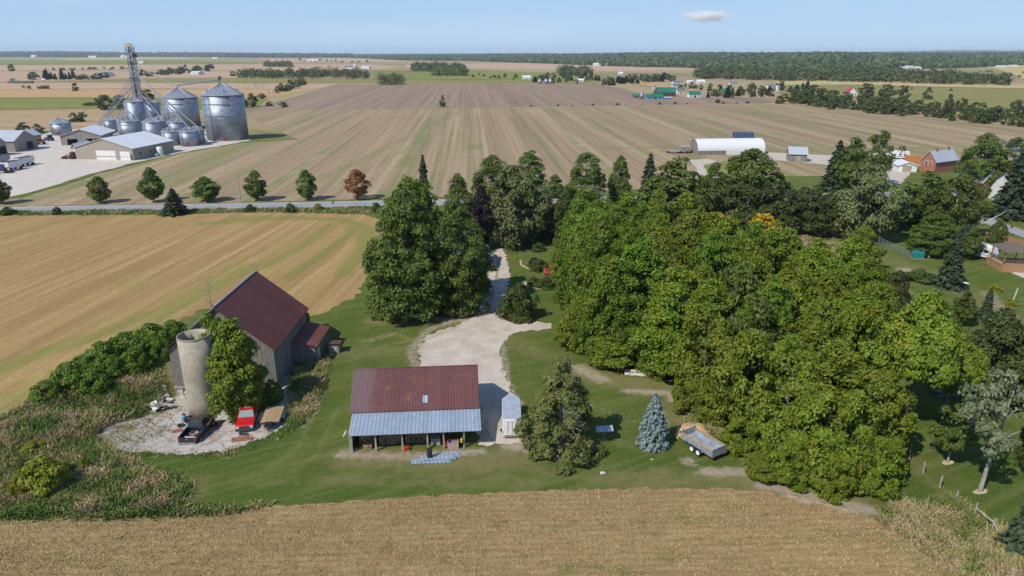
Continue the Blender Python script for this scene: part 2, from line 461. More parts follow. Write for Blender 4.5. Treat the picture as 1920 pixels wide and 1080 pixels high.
GRN_STUB = [([(0, 975), (350, 975)], .8, .55), ([(1200, 1040), (1300, 1045)], .6, .6), ([(1650, 1000), (1760, 1080)], 1.2, .7), ([(100, 1050), (300, 1075)], 2, .35), ([(900, 1060), (1200, 1075)], 1.5, .3)]
D_STUB = [([(1480, 930), (1620, 960)], .7, .7), ([(1000, 940), (1060, 1080)], .35, .45)]
sheet('stubble_field', [(-500, 950), (-40, 957), (100, 962), (200, 968), (340, 966), (380, 962), (500, 950), (700, 937), (900, 926), (1050, 920), (1200, 915), (1330, 916), (1420, 920), (1520, 935), (1620, 965), (1700, 1010), (1760, 1060), (1800, 1130), (1800, 1500), (-500, 1500)],
      STUB, .03, 1.0, .2, masks=(GRN_STUB, D_STUB), edge=.3)
sheet('hay_field', [(-160, 405), (0, 405), (300, 403), (460, 398), (600, 399), (690, 404), (722, 418), (724, 440), (708, 480), (694, 520), (668, 556), (610, 585), (560, 602), (480, 570), (400, 572), (345, 598), (230, 642), (120, 702), (20, 772), (-160, 850)],
      HAY, .03, 1.3, .6, masks=(GRN_HAY, []), edge=.7)
GRN_MID = [([(300, 345), (420, 285), (470, 268), (520, 262)], 9, .95), ([(0, 372), (200, 366), (480, 366)], 5, .6), ([(380, 300), (600, 205)], 3.5, .75), ([(520, 370), (680, 300), (880, 200)], 3.5, .75), ([(640, 345), (780, 270), (820, 205)], 2.5, .7),
           ([(740, 352), (905, 365)], 3, .6), ([(1140, 278), (1290, 275), (1310, 300)], 5, .9), ([(1440, 285), (1700, 278), (1920, 280)], 7, .85), ([(450, 207), (905, 204), (1430, 197)], 5, .7), ([(1420, 200), (1920, 245)], 7, .6)]
sheet('striped_field', [(-200, 385), (-200, 375), (40, 372), (130, 345), (200, 322), (330, 290), (455, 268), (560, 262), (440, 208), (905, 203.5), (1430, 196), (1466, 192), (1640, 210), (1960, 243), (2300, 280), (2300, 300), (1920, 300), (1760, 305), (1640, 330), (1440, 330), (1300, 350), (960, 366), (700, 373), (440, 380), (0, 388)],
      MID, .03, 4, .5, masks=(GRN_MID, []), edge=3)
sheet('tilled_field', [(440, 207.5), (490, 200), (632, 158), (900, 157), (1125, 158), (1165, 165), (1200, 176), (1300, 182), (1450, 183), (1466, 190), (1430, 194.5), (905, 202)], PLOW, .05, 12, .5, edge=8)
FAR = [('tan_field', [(-300, 208), (0, 208), (205, 204), (196, 220), (180, 240), (90, 246), (-300, 250)], RTAN), ('green_field', [(-300, 183), (215, 183), (420, 183), (500, 186), (486, 199), (440, 206), (210, 203), (0, 206.5), (-300, 208)], GREEN),
       ('soybean_field', [(-300, 170), (240, 167), (500, 168), (590, 168), (500, 184), (0, 182), (-300, 182)], OTAN), ('dry_field', [(-300, 157), (250, 155), (480, 157), (640, 157), (590, 167), (240, 166), (-300, 169)], PINK),
       ('olive_field', [(80, 154.5), (250, 147.5), (560, 147), (700, 148.5), (1130, 152), (1120, 157), (900, 156), (640, 156), (480, 156), (250, 154.5)], OLIVE),
       ('stubble_strip', [(-300, 136), (300, 132), (450, 134), (450, 146), (250, 146.5), (60, 153), (-300, 156)], PINK), ('grass_strip', [(-400, 114), (250, 112), (500, 116), (480, 120), (250, 121), (-400, 124)], GREEN),
       ('pale_field', [(-400, 124.5), (250, 121.5), (480, 120.5), (700, 121), (760, 126), (700, 131), (450, 133), (300, 131), (-400, 135)], PINK), ('yellow_field', [(120, 109.5), (330, 108), (430, 109), (250, 111.8), (120, 113)], YELL),
       ('pink_field', [(480, 110), (760, 109), (860, 112), (770, 115), (660, 117), (520, 116)], PINK), ('reaped_field', [(760, 121), (1000, 118), (1300, 126), (1320, 131), (1150, 134), (980, 130), (760, 128)], PINK),
       ('grass_field', [(700, 132), (900, 131), (1000, 136), (1130, 140), (1130, 151.5), (700, 148)], GREEN), ('straw_field', [(1440, 152), (1560, 150.5), (1850, 158), (1960, 161), (1960, 167), (1780, 164), (1600, 159.5), (1470, 160)], YELL),
       ('pasture', [(1470, 161), (1600, 160.5), (1780, 165), (2200, 170), (2200, 212), (1920, 207), (1760, 200), (1640, 186), (1460, 176)], OLIVE), ('ochre_field', [(1180, 157), (1230, 157), (1300, 162), (1290, 167), (1230, 165)], OTAN),
       ('stubble_patch', [(1840, 122), (1930, 121), (2100, 124), (2100, 150), (1920, 150), (1900, 140)], YELL), ('clay_patch', [(1700, 117), (1770, 117), (1775, 119.5), (1712, 120)], PINK)]
for i, (n, p, m) in enumerate(FAR):
    sheet(n, p, m, .08 + .03 * i, 60 if min(q[1] for q in p) < 150 else 25, .5, edge=30)
GR = m_gravel('pale_gravel', (.42, .355, .285), (.52, .45, .375), (.34, .28, .215))
sheet('gravel_drive', [(800, 720), (790, 690), (785, 652), (800, 630), (858, 610), (898, 588), (905, 560), (916, 520), (924, 478), (935, 465), (942, 465), (948, 478), (957, 515), (950, 545), (944, 575), (946, 601), (1035, 606), (1035, 616), (962, 625), (936, 652), (942, 690), (955, 720), (968, 765), (982, 820), (978, 832), (900, 834), (890, 760)],
      GR, .04, .7, .3, masks=([([(936, 480), (935, 500), (925, 540), (915, 580)], .35, .75), ([(905, 790), (912, 825)], 1.0, .6), ([(960, 640), (940, 700)], .6, .5)], [([(780, 690), (790, 640), (860, 612)], .8, .6)]), edge=.4)
sheet('concrete_yard', [(172, 812), (215, 798), (262, 786), (300, 772), (330, 745), (400, 700), (520, 700), (600, 730), (585, 758), (545, 790), (512, 812), (470, 832), (420, 848), (340, 852), (250, 848), (205, 838)],
      m_concrete(), .05, .7, .35, masks=([([(230, 800), (250, 805)], .9, .9), ([(290, 775), (310, 772)], .9, .8), ([(215, 812)], .7, .8), ([(245, 825), (260, 840)], .6, .6), ([(330, 770), (345, 765)], .6, .6), ([(175, 812), (210, 835)], .8, .8), ([(550, 770), (600, 720)], 1.6, .9)], []), edge=.4)
# the country road, its shoulders and the side road on the right
ASPH = m_road('grey_asphalt', (.25, .26, .275))
def roadY(x): return 191.5 + .085 * x
def road_strip(name, x0, x1, o0, o1, mat, dz, jit=0.0, n=40):
    xs = [x0 + (x1 - x0) * i / n for i in range(n + 1)]
    sheet(name, [(x, roadY(x) + o0) for x in xs] + [(x, roadY(x) + o1) for x in reversed(xs)], mat, dz, 6, jit, True, edge=3)
road_strip('road_shoulder', -600, 600, -3.9, 3.7, m_gravel('shoulder_gravel', (.36, .31, .25), (.42, .37, .30), (.3, .25, .18), False), .045, .25)
road_strip('road', -600, 600, -2.9, 2.9, ASPH, .06)
WH = plain('white_line_paint', (.7, .7, .68), .7); YL = plain('yellow_line_paint', (.6, .42, .06), .7)
for o, mt in ((-2.7, WH), (2.6, WH), (-.06, YL)): road_strip('road_marking', -300, 300, o, o + .13, mt, .068)
sheet('side_road', [(117.2, 60), (122.5, 60), (121.5, 196), (116.5, 196)], m_road('worn_asphalt', (.27, .26, .26)), .05, 4, .1, True)
sheet('farm_yard', [(-200, 372), (0, 372), (70, 358), (150, 332), (240, 308), (345, 285), (400, 276), (470, 263), (430, 250), (280, 240), (150, 234), (100, 245), (60, 262), (-200, 262)],
      m_gravel('bright_gravel', (.48, .42, .35), (.56, .50, .43), (.40, .34, .28), False), .05, 6, .6, edge=3)
sheet('farm_lane', [(1290, 300), (1330, 298), (1345, 303), (1318, 310), (1325, 325), (1355, 335), (1350, 339), (1312, 327), (1303, 312)], GR, .045, 2, .3, edge=1)
sheet('farmyard_gravel', [(1440, 286), (1530, 290), (1700, 300), (1720, 310), (1690, 345), (1660, 350), (1655, 320), (1500, 304), (1445, 300)], GR, .05, 3, .4, edge=2)
sheet('grass_patch', [(1318, 312), (1360, 302), (1440, 303), (1440, 340), (1340, 340), (1322, 326)], GREEN, .043, 3, .3, edge=2)
sheet('patio', [(1895, 512), (1940, 506), (1960, 520), (1920, 522)], plain('patio_stone', (.5, .45, .38), .85), .05, 1, .05)
# ---------------------------------------------------------------- foliage
def m_leaf(name, dark, light, alt, altamt=.25, trans=.22, rough=.6):
    m, t, b = mk(name)
    a = ND(t, 'Attribute', attribute_name='tone').outputs['Fac']
    oi = ND(t, 'ObjectInfo').outputs['Random']
    n = NO(t, CO(t), .45, 3)
    c = MX(t, a, dark, light)
    c = MX(t, MA(t, 'MULTIPLY', MR(t, n, .52, .7), altamt), c, alt)
    c = ND(t, 'HueSaturation', {'Color': c, 'Hue': MR(t, oi, 0, 1, .487, .513), 'Value': MR(t, oi, 0, 1, .92, 1.22)}).outputs[0]
    SB(t, b, c, rough)
    b.inputs['Specular IOR Level'].default_value = .3
    tr = ND(t, 'BsdfTranslucent', {'Color': MX(t, .4, c, (light[0] * 1.5, light[1] * 1.5, light[2]))})
    mix = ND(t, 'MixShader', {0: trans, 1: b.outputs[0], 2: tr.outputs[0]})
    t.links.new(mix.outputs[0], t.nodes['Material Output'].inputs['Surface'])
    return m

def quads_mesh(name, C, Nn, size, tone, mat, aspect, rs, tang=None):
    """one leaf-sized rhombus per row of C"""
    n = len(C)
    Nn = Nn / np.maximum(1e-6, np.linalg.norm(Nn, axis=1))[:, None]
    u = rs.normal(size=(n, 3)) if tang is None else tang
    u -= (u * Nn).sum(1)[:, None] * Nn
    u /= np.maximum(1e-6, np.linalg.norm(u, axis=1))[:, None]
    v = np.cross(Nn, u)
    s = (size if np.ndim(size) else np.full(n, size))[:, None]
    V = np.stack([C + u * s * aspect, C + v * s, C - u * s * aspect, C - v * s], 1)
    V[:, 1] -= Nn * s * .25; V[:, 3] -= Nn * s * .25
    V = V.reshape(-1, 3)
    me = bpy.data.meshes.new(name)
    me.vertices.add(4 * n); me.vertices.foreach_set('co', V.astype(np.float32).ravel())
    me.loops.add(4 * n); me.loops.foreach_set('vertex_index', np.arange(4 * n, dtype=np.int32))
    me.polygons.add(n); me.polygons.foreach_set('loop_start', np.arange(0, 4 * n, 4, dtype=np.int32))
    me.polygons.foreach_set('loop_total', np.full(n, 4, dtype=np.int32))
    me.update()
    at = me.attributes.new('tone', 'FLOAT', 'FACE'); at.data.foreach_set('value', np.clip(tone, 0, 1).astype(np.float32))
    me.materials.append(mat)
    return me

def crown(name, prof, h0, h1, rad, nc, nl, rc, ls, mat, seed, aspect=1.7, flat=.75, up=.35, droop=0.0, inner=.5, spread=.5, lump=.35):
    """crown of leaf clumps; prof(t) = relative radius at relative height t"""
    rs = np.random.RandomState(seed)
    ts = np.linspace(0.02, .98, 60); pr = np.array([max(.03, prof(t)) for t in ts])
    cs = []
    for k in range(nc):
        t = rs.choice(ts, p=pr / pr.sum()) + rs.uniform(-.01, .01)
        az = rs.uniform(0, 2 * math.pi)
        e = 1 + lump * mn.noise(Vector((math.cos(az) * 1.3, math.sin(az) * 1.3, t * 2.5 + seed * 3.7))) * 1.6
        r = rad * prof(min(1, max(0, t))) * e * (inner + (1 - inner) * math.sqrt(rs.uniform(0, 1)))
        r = max(0, r - rc * .45)
        cs.append((r * math.cos(az), r * math.sin(az), h0 + t * (h1 - h0) - rc * .3))
    cs = np.array(cs)
    ax = np.zeros_like(cs); ax[:, 2] = h0 + (h1 - h0) * .35
    out = cs - ax; out /= np.maximum(.01, np.linalg.norm(out, axis=1))[:, None]
    per = nl // nc
    ci = np.repeat(np.arange(nc), per)
    d = rs.normal(size=(len(ci), 3)); d += out[ci] * .8; d[:, 2] += .35
    d /= np.linalg.norm(d, axis=1)[:, None]
    rr = rc * rs.uniform(.7, 1.25, nc)[ci] * (.45 + .6 * rs.uniform(0, 1, len(ci)) ** .6)
    P = cs[ci] + d * rr[:, None] * np.array([1.1, 1.1, flat])
    P[:, 2] -= droop * np.clip(rr / rc - .5, 0, 1) ** 2 * rc
    P[:, 2] = np.maximum(P[:, 2], .12)
    Nn = d * .9 + rs.normal(size=d.shape) * spread; Nn[:, 2] += up
    tone = rs.uniform(.1, .9, nc)[ci] * .6 + rs.uniform(0, .45, len(ci))
    tang = None
    if droop: tang = d * .6 + np.array([0, 0, -1.0]) + rs.normal(size=d.shape) * .4
    return quads_mesh(name, P, Nn, ls * rs.uniform(.6, 1.3, len(P)), tone, mat, aspect, rs, tang)

def conifer(name, h, rad, h0, levels, mat, seed, ls=.16, dens=1.0, power=.85, sag=.25, ragged=.2, aspect=2.4, bmin=7, bmax=14):
    """whorls of branches carrying short needle sprays"""
    rs = np.random.RandomState(seed)
    P = []; N_ = []; T = []; Z = []
    for i in range(levels):
        t = (i + .3) / levels
        z = h0 + (h - h0) * t
        L = rad * (1 - t) ** power * rs.uniform(1 - ragged, 1 + ragged * .6) + .05
        nb = int(bmin + (bmax - bmin) * (1 - t))
        a0 = rs.uniform(0, 6.28)
        for k in range(nb):
            a = a0 + 6.283 * k / nb + rs.uniform(-.2, .2)
            l = L * rs.uniform(1 - ragged, 1 + ragged * .5)
            dz = rs.uniform(-.06, .06) * h * .3
            m = max(5, int(14 * l / rad * dens * 3))
            s = rs.uniform(.12, 1, m) ** .7
            wd = (1 - s) * l * .28 + .05
            off = rs.uniform(-1, 1, m) * wd
            x = np.cos(a) * s * l - np.sin(a) * off; y = np.sin(a) * s * l + np.cos(a) * off
            zz = z + dz - sag * l * (s ** 1.5) + .12 * l * (s > .8) + rs.uniform(-.06, .06, m) - np.abs(off) * .25
            P.append(np.stack([x, y, np.maximum(zz, .1)], 1))
            N_.append(np.stack([np.cos(a) * .5 + rs.normal(size=m) * .35, np.sin(a) * .5 + rs.normal(size=m) * .35, np.full(m, .9)], 1))
            T.append(np.stack([np.cos(a) + off * 0 + rs.normal(size=m) * .45, np.sin(a) + rs.normal(size=m) * .45, np.full(m, -.15)], 1))
            Z.append(np.clip(rs.uniform(.1, .9) * .5 + rs.uniform(0, .3, m) + .25 * (s > .75), 0, 1))
    P = np.concatenate(P); N_ = np.concatenate(N_); T = np.concatenate(T); Z = np.concatenate(Z)
    return quads_mesh(name, P, N_, ls * rs.uniform(.7, 1.3, len(P)), Z, mat, aspect, rs, T)

def m_bark(name, c1, c2):
    return noisy(name, c1, c2, 5, .95, bump=.5, stretch=(1, 1, .25))
BARK = m_bark('grey_brown_bark', (.10, .08, .06), (.19, .155, .12)); BARKP = m_bark('pale_bark', (.36, .33, .28), (.22, .20, .17)); BARKD = m_bark('dark_bark', (.06, .05, .04), (.11, .09, .07))
BIRCH = m_bark('white_birch_bark', (.62, .60, .55), (.40, .37, .33))

def trunk_mesh(name, h, r, hc, spread, nlimb, mat, seed, lean=(0, 0), twig=True):
    """tapered trunk with limbs reaching into the crown"""
    rs = random.Random(seed); mb = MB()
    pts = [(lean[0] * t ** 1.4 + rs.uniform(-.08, .08) * t * h * .15, lean[1] * t ** 1.4 + rs.uniform(-.08, .08) * t * h * .15, h * t) for t in (0, .04, .2, .4, .6, .8, 1)]
    mb.tube(pts, [r * 1.45, r * 1.08, r * .9, r * .72, r * .5, r * .3, r * .1], 8)
    def at_(z):
        for a, b in zip(pts[:-1], pts[1:]):
            if a[2] <= z <= b[2]: return Vector(a).lerp(Vector(b), (z - a[2]) / (b[2] - a[2]))
        return Vector(pts[-1])
    for k in range(nlimb):
        z = hc + (h * .85 - hc) * (k / max(1, nlimb - 1)) ** .9
        a = k * 2.4 + rs.uniform(-.4, .4); L = spread * rs.uniform(.6, .95) * (1 - .5 * (z / h))
        p = at_(z); q = p + Vector((math.cos(a) * L * .5, math.sin(a) * L * .5, L * .35)); e = p + Vector((math.cos(a + .2) * L, math.sin(a + .2) * L, L * .75))
        rr = r * (.5 - .3 * z / h)
        mb.tube([p, q, e], [rr, rr * .7, rr * .2], 6)
        if twig:
            for s in (-.7, .7):
                mb.tube([q, q + Vector((math.cos(a + s) * L * .45, math.sin(a + s) * L * .45, L * .4))], [rr * .5, rr * .12], 5)
    o = mb.build(name, mat, smooth=True)
    me = o.data; bpy.data.objects.remove(o)
    return me

L_WAL = m_leaf('walnut_leaves', (.075, .115, .009), (.185, .235, .016), (.25, .225, .018), .45)
L_LOC = m_leaf('locust_leaves', (.055, .10, .008), (.145, .215, .014), (.19, .215, .014), .4)
L_MAP = m_leaf('maple_leaves', (.04, .072, .012), (.135, .185, .026), (.175, .185, .026), .35)
L_DRK = m_leaf('dark_maple_leaves', (.028, .042, .010), (.085, .10, .02), (.11, .09, .022), .4)
L_MID = m_leaf('ash_leaves', (.04, .062, .010), (.115, .145, .020), (.135, .125, .022), .35)
L_SIL = m_leaf('silver_leaves', (.09, .12, .05), (.27, .30, .17), (.13, .15, .06), .35)
L_WIL = m_leaf('willow_leaves', (.07, .095, .03), (.195, .215, .08), (.15, .15, .04), .35)
L_PUR = m_leaf('purple_leaves', (.012, .006, .010), (.04, .022, .03), (.05, .03, .03), .3)
L_RED = m_leaf('orange_red_leaves', (.16, .06, .025), (.34, .15, .05), (.14, .15, .03), .5)
L_YEL = m_leaf('golden_leaves', (.28, .19, .01), (.55, .38, .02), (.25, .25, .02), .3)
L_SPR = m_leaf('blue_spruce_needles', (.055, .085, .08), (.20, .26, .245), (.14, .19, .17), .3, .1)
L_CON = m_leaf('dark_spruce_needles', (.020, .034, .016), (.062, .085, .038), (.07, .08, .035), .3, .1)
L_CED = m_leaf('cedar_sprays', (.055, .065, .014), (.145, .145, .032), (.19, .14, .05), .5, .12)
L_BUS = m_leaf('shrub_leaves', (.03, .055, .012), (.09, .13, .025), (.14, .15, .02), .3)
L_YSH = m_leaf('yellow_green_shrub_leaves', (.12, .14, .012), (.27, .28, .02), (.32, .27, .015), .4)
L_FAR = m_leaf('far_leaves', (.036, .052, .018), (.115, .135, .042), (.14, .125, .042), .4)
L_FARC = m_leaf('far_needles', (.02, .032, .016), (.055, .075, .034), (.05, .06, .025), .3)

def p_round(t): return math.sqrt(max(0, 1 - (2 * t - 1) ** 2)) ** .9
def p_oval(t): return max(0, math.sin(math.pi * t ** .8)) ** .7
def p_bush(t): return max(0, 1 - t ** 1.7) ** .7 * (.8 + .2 * min(1, t * 5))
def p_dome(t): return max(0, 1 - t ** 2.6) ** .6 * (.82 + .18 * min(1, t * 5))
def p_cone(t): return (1 - t) ** .8 * min(1, .5 + t * 5)
def p_vase(t): return max(0, math.sin(math.pi * min(1, .12 + t * .88) ** 1.3)) ** .7
def p_col(t): return max(0, 1 - abs(2 * t - 1) ** 3) ** .7 * (.7 + .3 * (1 - t))

# kind -> (name, crown mesh, trunk mesh, nominal height, nominal radius)
KIND = {}
def kind(key, name, cm, tm, h, r): KIND.setdefault(key, []).append((name, cm, tm, h, r))

for s in range(4):
    kind('walnut', 'walnut_tree', crown('walnut_crown', p_bush, 2.2, 13.5, 4.8, 170, 22000, 1.0, .12, L_WAL, 10 + s, 1.8, .9, .35, .0, .6, .8, .55),
         trunk_mesh('walnut_trunk', 12, .26, 3, 4.2, 8, BARK, s), 13.5, 4.8)
for s in range(2):
    kind('locust', 'locust_tree', crown('locust_crown', p_dome, 1.6, 14, 5, 170, 21000, 1.05, .125, L_LOC, 20 + s, 1.7, .8, .45, 0, .5, .75, .35),
         trunk_mesh('locust_trunk', 12, .28, 3, 4.2, 8, BARKD, 9 + s), 14, 5)
    kind('thicket', 'walnut_tree', crown('low_crown', p_dome, .2, 8, 4, 110, 15000, .95, .12, L_WAL, 30 + s, 1.8, .75, .45, .0, .5, .7),
         trunk_mesh('low_trunk', 7, .15, 1, 3, 7, BARK, 14 + s), 8, 4)
    kind('maple', 'maple_tree', crown('maple_crown', p_dome, .8, 17, 6, 190, 24000, 1.35, .155, L_MAP, 40 + s, 1.35, .62, .6, .1, .5, .6, .22),
         trunk_mesh('maple_trunk', 15, .4, 2.5, 5, 9, BARKD, 24 + s), 17, 6)
    kind('darkmaple', 'maple_tree', crown('dark_crown', p_dome, 1.5, 12, 5.2, 90, 9000, 1.45, .22, L_DRK, 50 + s, 1.3, .7, .5, 0, .5),
         trunk_mesh('dark_trunk', 10, .3, 2, 4.5, 8, BARKD, 34 + s), 12, 5.2)
    kind('ash', 'shade_tree', crown('ash_crown', p_oval, 1.5, 14, 5, 90, 9000, 1.4, .21, L_MID, 60 + s, 1.5, .75, .45, .1, .45),
         trunk_mesh('ash_trunk', 12, .28, 2.5, 4.2, 8, BARK, 44 + s), 14, 5)
    kind('road', 'maple_tree', crown('road_crown', p_oval, 1.1, 7.6, 2.5, 64, 5600, .8, .15, L_MAP, 70 + s, 1.3, .8, .4, 0, .55, .5, .12),
         trunk_mesh('road_trunk', 6.5, .14, 1.2, 2, 6, BARK, 54 + s, twig=False), 7.6, 2.5)
kind('round', 'beech_tree', crown('round_crown', p_dome, .5, 11, 6.5, 170, 15000, 1.2, .17, L_LOC, 81, 1.3, .8, .5, 0, .6, .4, .12), trunk_mesh('round_trunk', 9, .3, 2, 5, 8, BARKD, 81), 11, 6.5)
kind('willow', 'poplar_tree', crown('willow_crown', p_oval, .8, 17, 6, 110, 16000, 1.5, .17, L_WIL, 82, 2.2, 1.1, .1, 1.4, .4), trunk_mesh('willow_trunk', 15, .42, 3, 5, 9, BARKP, 82), 17, 6)
kind('silver', 'silver_poplar_tree', crown('silver_crown', p_vase, 3.6, 11, 3.6, 28, 3600, .9, .13, L_SIL, 83, 1.4, .75, .4, .1, .4, .6, .7), trunk_mesh('silver_trunk', 10, .23, 3, 3.6, 8, BARKP, 83, (1.6, .4)), 11, 3.6)
kind('silverfull', 'silver_poplar_tree', crown('silver_crown_full', p_oval, 1, 13, 4, 70, 8000, 1.2, .17, L_SIL, 84, 1.6, .8, .3, .2, .45), trunk_mesh('silver_trunk_full', 11, .25, 2, 3.5, 8, BARKP, 84), 13, 4)
kind('purple', 'purple_maple_tree', crown('purple_crown', p_oval, 1, 12, 4, 60, 6000, 1.25, .2, L_PUR, 85, 1.4, .8, .3, .1, .45), trunk_mesh('purple_trunk', 10, .22, 2, 3.2, 7, BARKD, 85), 12, 4)
kind('redmaple', 'red_maple_tree', crown('red_crown', p_round, 1.2, 7.4, 2.7, 60, 5200, .8, .145, L_RED, 86, 1.3, .8, .4, 0, .5, .5, .12), trunk_mesh('red_trunk', 6.5, .14, 1.2, 2, 7, BARK, 86), 7.4, 2.7)
kind('golden', 'golden_tree', crown('golden_crown', p_round, 3, 12, 3, 36, 4500, 1.0, .15, L_YEL, 87, 2, .8, .4, .2, .5), trunk_mesh('golden_trunk', 11, .2, 3, 2.6, 7, BARK, 87), 12, 3)
kind('birch', 'birch_tree', crown('birch_crown', p_oval, 4.2, 13, 4.6, 48, 5200, 1.2, .17, L_MID, 88, 1.5, .9, .2, .7, .4, .5, .6), trunk_mesh('birch_trunk', 11.5, .2, 3, 4.6, 8, BIRCH, 88, (1.2, 0)), 13, 4.6)
kind('sapling', 'young_maple_tree', crown('sapling_crown', p_round, 1.4, 5.2, 2.0, 30, 3000, .62, .12, L_MID, 89, 1.3, .8, .4, 0, .3, .6, .5), trunk_mesh('sapling_trunk', 4.6, .11, 1.4, 1.6, 7, BARKP, 89), 5.2, 2.0)
kind('spruce', 'blue_spruce_tree', conifer('spruce_needles', 6, 1.95, .15, 22, L_SPR, 90, .115, 1.7, .72, .18, .14, 2.0, 9, 17), trunk_mesh('spruce_trunk', 5.6, .12, 6, 1, 0, BARK, 90), 6, 1.95)
for s in range(2):
    kind('conifer', 'spruce_tree', conifer('conifer_needles', 12, 3.2, .4, 24, L_CON, 91 + s, .26, 1.3, .8, .3, .3, 2.0), trunk_mesh('conifer_trunk', 11.4, .2, 12, 1, 0, BARKD, 91 + s), 12, 3.2)
for key, nm, m, s in (('bush', 'round_bush', L_BUS, 95), ('ybush', 'yellow_shrub', L_YSH, 96), ('pbush', 'purple_shrub', L_PUR, 97), ('wbush', 'leafy_shrub', L_LOC, 98)):
    kind(key, nm, crown(nm + '_leaves', p_dome, .05, 2.6, 2.0, 60, 5200, .55, .085, m, s, 1.6, .8, .4, .1, .55, .5, .3), trunk_mesh(nm + '_stem', 1.8, .06, .2, 1.6, 7, BARKD, s), 2.6, 2.0)
# distant kinds: one small mesh each, trunk and crown together
def far_mesh(nm, cm, h, r, mb_mat):
    o = link('x', cm); me = cm
    mb = MB(); mb.tube([(0, 0, 0), (0, 0, h * .5)], [r, r * .5], 5); q = mb.build('y', mb_mat)
    bm = bmesh.new(); bm.from_mesh(cm); k = len(bm.faces)
    bm.from_mesh(q.data)
    for i, f in enumerate(bm.faces): f.material_index = 0 if i < k else 1
    bm.to_mesh(me); bm.free(); me.materials.append(mb_mat); me.name = nm
    bpy.data.objects.remove(o); bpy.data.objects.remove(q)
    return me
for s in range(3):
    kind('far', 'far_tree', far_mesh('far_tree', crown('far_crown', (p_dome, p_round, p_oval)[s], 1, 12, 5, 30, 1500, 1.7, .42, L_FAR, 100 + s, 1.3, .8, .4), 12, .3, BARKD), None, 12, 5)
    kind('farc', 'far_spruce', far_mesh('far_spruce', conifer('far_needles', 13, 3, .5, 10, L_FARC, 105 + s, .6, .6, .8), 13, .25, BARKD), None, 13, 3)
    kind('farg', 'far_tree', far_mesh('light_far_tree', crown('far_crown', (p_dome, p_oval, p_round)[s], .5, 12, 5, 30, 1500, 1.6, .42, L_MID, 110 + s, 1.3, .8, .4), 12, .3, BARK), None, 12, 5)
kind('farbush', 'far_bush', far_mesh('far_bush', crown('far_crown', p_dome, 0, 3, 2.4, 16, 700, .9, .3, L_FAR, 115, 1.3, .8, .4), 1, .1, BARKD), None, 3, 2.4)
kind('bare', 'bare_tree', None, trunk_mesh('bare_tree', 8, .16, 1.5, 3.2, 12, BARKP, 117), 8, 3)

TN = [0]
def tree(key, loc, h, w, label, group=None, cat=None, var=None, rz=None, name=None):
    """a thing of the given kind, h metres high and w metres wide, standing at loc"""
    TN[0] += 1; i = TN[0]
    L = KIND[key]; nm, cm, tm, h0, r0 = L[(i if var is None else var) % len(L)]
    rz = (i * 2.399) % 6.28 if rz is None else rz
    cat = cat or ('shrub' if 'bush' in key else 'tree')
    sx = w / 2 / r0; sz = h / h0
    if tm is None or cm is None:
        o = link(name or nm, cm or tm); o.location = loc; o.rotation_euler = (0, 0, rz)
        tag(o, label, cat, group)
    else:
        o = thing(name or nm, label, cat, loc, rz, group)
        link('trunk' if cat == 'tree' else 'stem', tm, o); link('crown' if cat == 'tree' else 'foliage', cm, o)
    o.scale = (sx, sx, sz)
    return o

def treep(key, px, pyb, pyt, wpx, label, group=None, **k):
    """tree by its base and top row in the photograph and its width there"""
    g = G(px, pyb)
    d = g.y * CP + (HC - g.z) * SP
    r = wpx / F * d / 2 * .9
    h = max(1.0, ZT(g.y + r * .25, pyt) - g.z)
    return tree(key, g, h, 2 * r, label, group, **k)

def wood(name, label, cat, spots, h, ls, mat, seed, per=46, rad=4.0, group=None, jit=.35):
    """a far wood that reads as one mass: many crowns in one object"""
    rs = np.random.RandomState(seed)
    S = np.array(spots); n = len(S)
    hh = h * rs.uniform(1 - jit, 1 + jit * .5, n)
    d = rs.normal(size=(n, per, 3)); d[..., 2] = np.abs(d[..., 2]); d[..., 1] -= .3
    d /= np.linalg.norm(d, axis=2)[..., None]
    rr = rad * rs.uniform(.7, 1.3, (n, 1, 1)) * rs.uniform(.75, 1.1, (n, per, 1))
    P = np.zeros((n, per, 3)); P[..., :2] = S[:, None, :2]; P[..., 2] = S[:, None, 2] if S.shape[1] > 2 else 0
    fz = d[..., 2:] * (hh[:, None, None] / rad * .62) / 1.0
    P = P + np.concatenate([d[..., :2] * rr, fz * rr + hh[:, None, None] * .38], 2)
    low = rs.uniform(0, 1, (n, per)) < .3
    P[..., 2] = np.where(low, (S[:, None, 2] if S.shape[1] > 2 else 0) + hh[:, None] * rs.uniform(.05, .45, (n, per)), P[..., 2])
    Nn = d + rs.normal(size=d.shape) * .35; Nn[..., 2] += .3
    tone = np.repeat(rs.uniform(0, .65, (n, 1)), per, 1) + rs.uniform(0, .4, (n, per))
    me = quads_mesh(name, P.reshape(-1, 3), Nn.reshape(-1, 3), ls * rs.uniform(.7, 1.4, n * per), tone.ravel(), mat, 1.2, rs)
    return tag(link(name, me), label, cat, group, 'stuff')

def in_poly(p, poly):
    x, y = p; c = False
    for (x0, y0), (x1, y1) in zip(poly, poly[1:] + poly[:1]):
        if (y0 > y) != (y1 > y) and x < (x1 - x0) * (y - y0) / (y1 - y0) + x0: c = not c
    return c

def scatter(poly, n, mind, seed, tries=40):
    rs = random.Random(seed); out = []
    xs = [p[0] for p in poly]; ys = [p[1] for p in poly]
    for _ in range(n * tries):
        q = (rs.uniform(min(xs), max(xs)), rs.uniform(min(ys), max(ys)))
        if in_poly(q, poly) and all((q[0] - o[0]) ** 2 + (q[1] - o[1]) ** 2 > mind ** 2 for o in out):
            out.append(q)
            if len(out) >= n: break
    return out

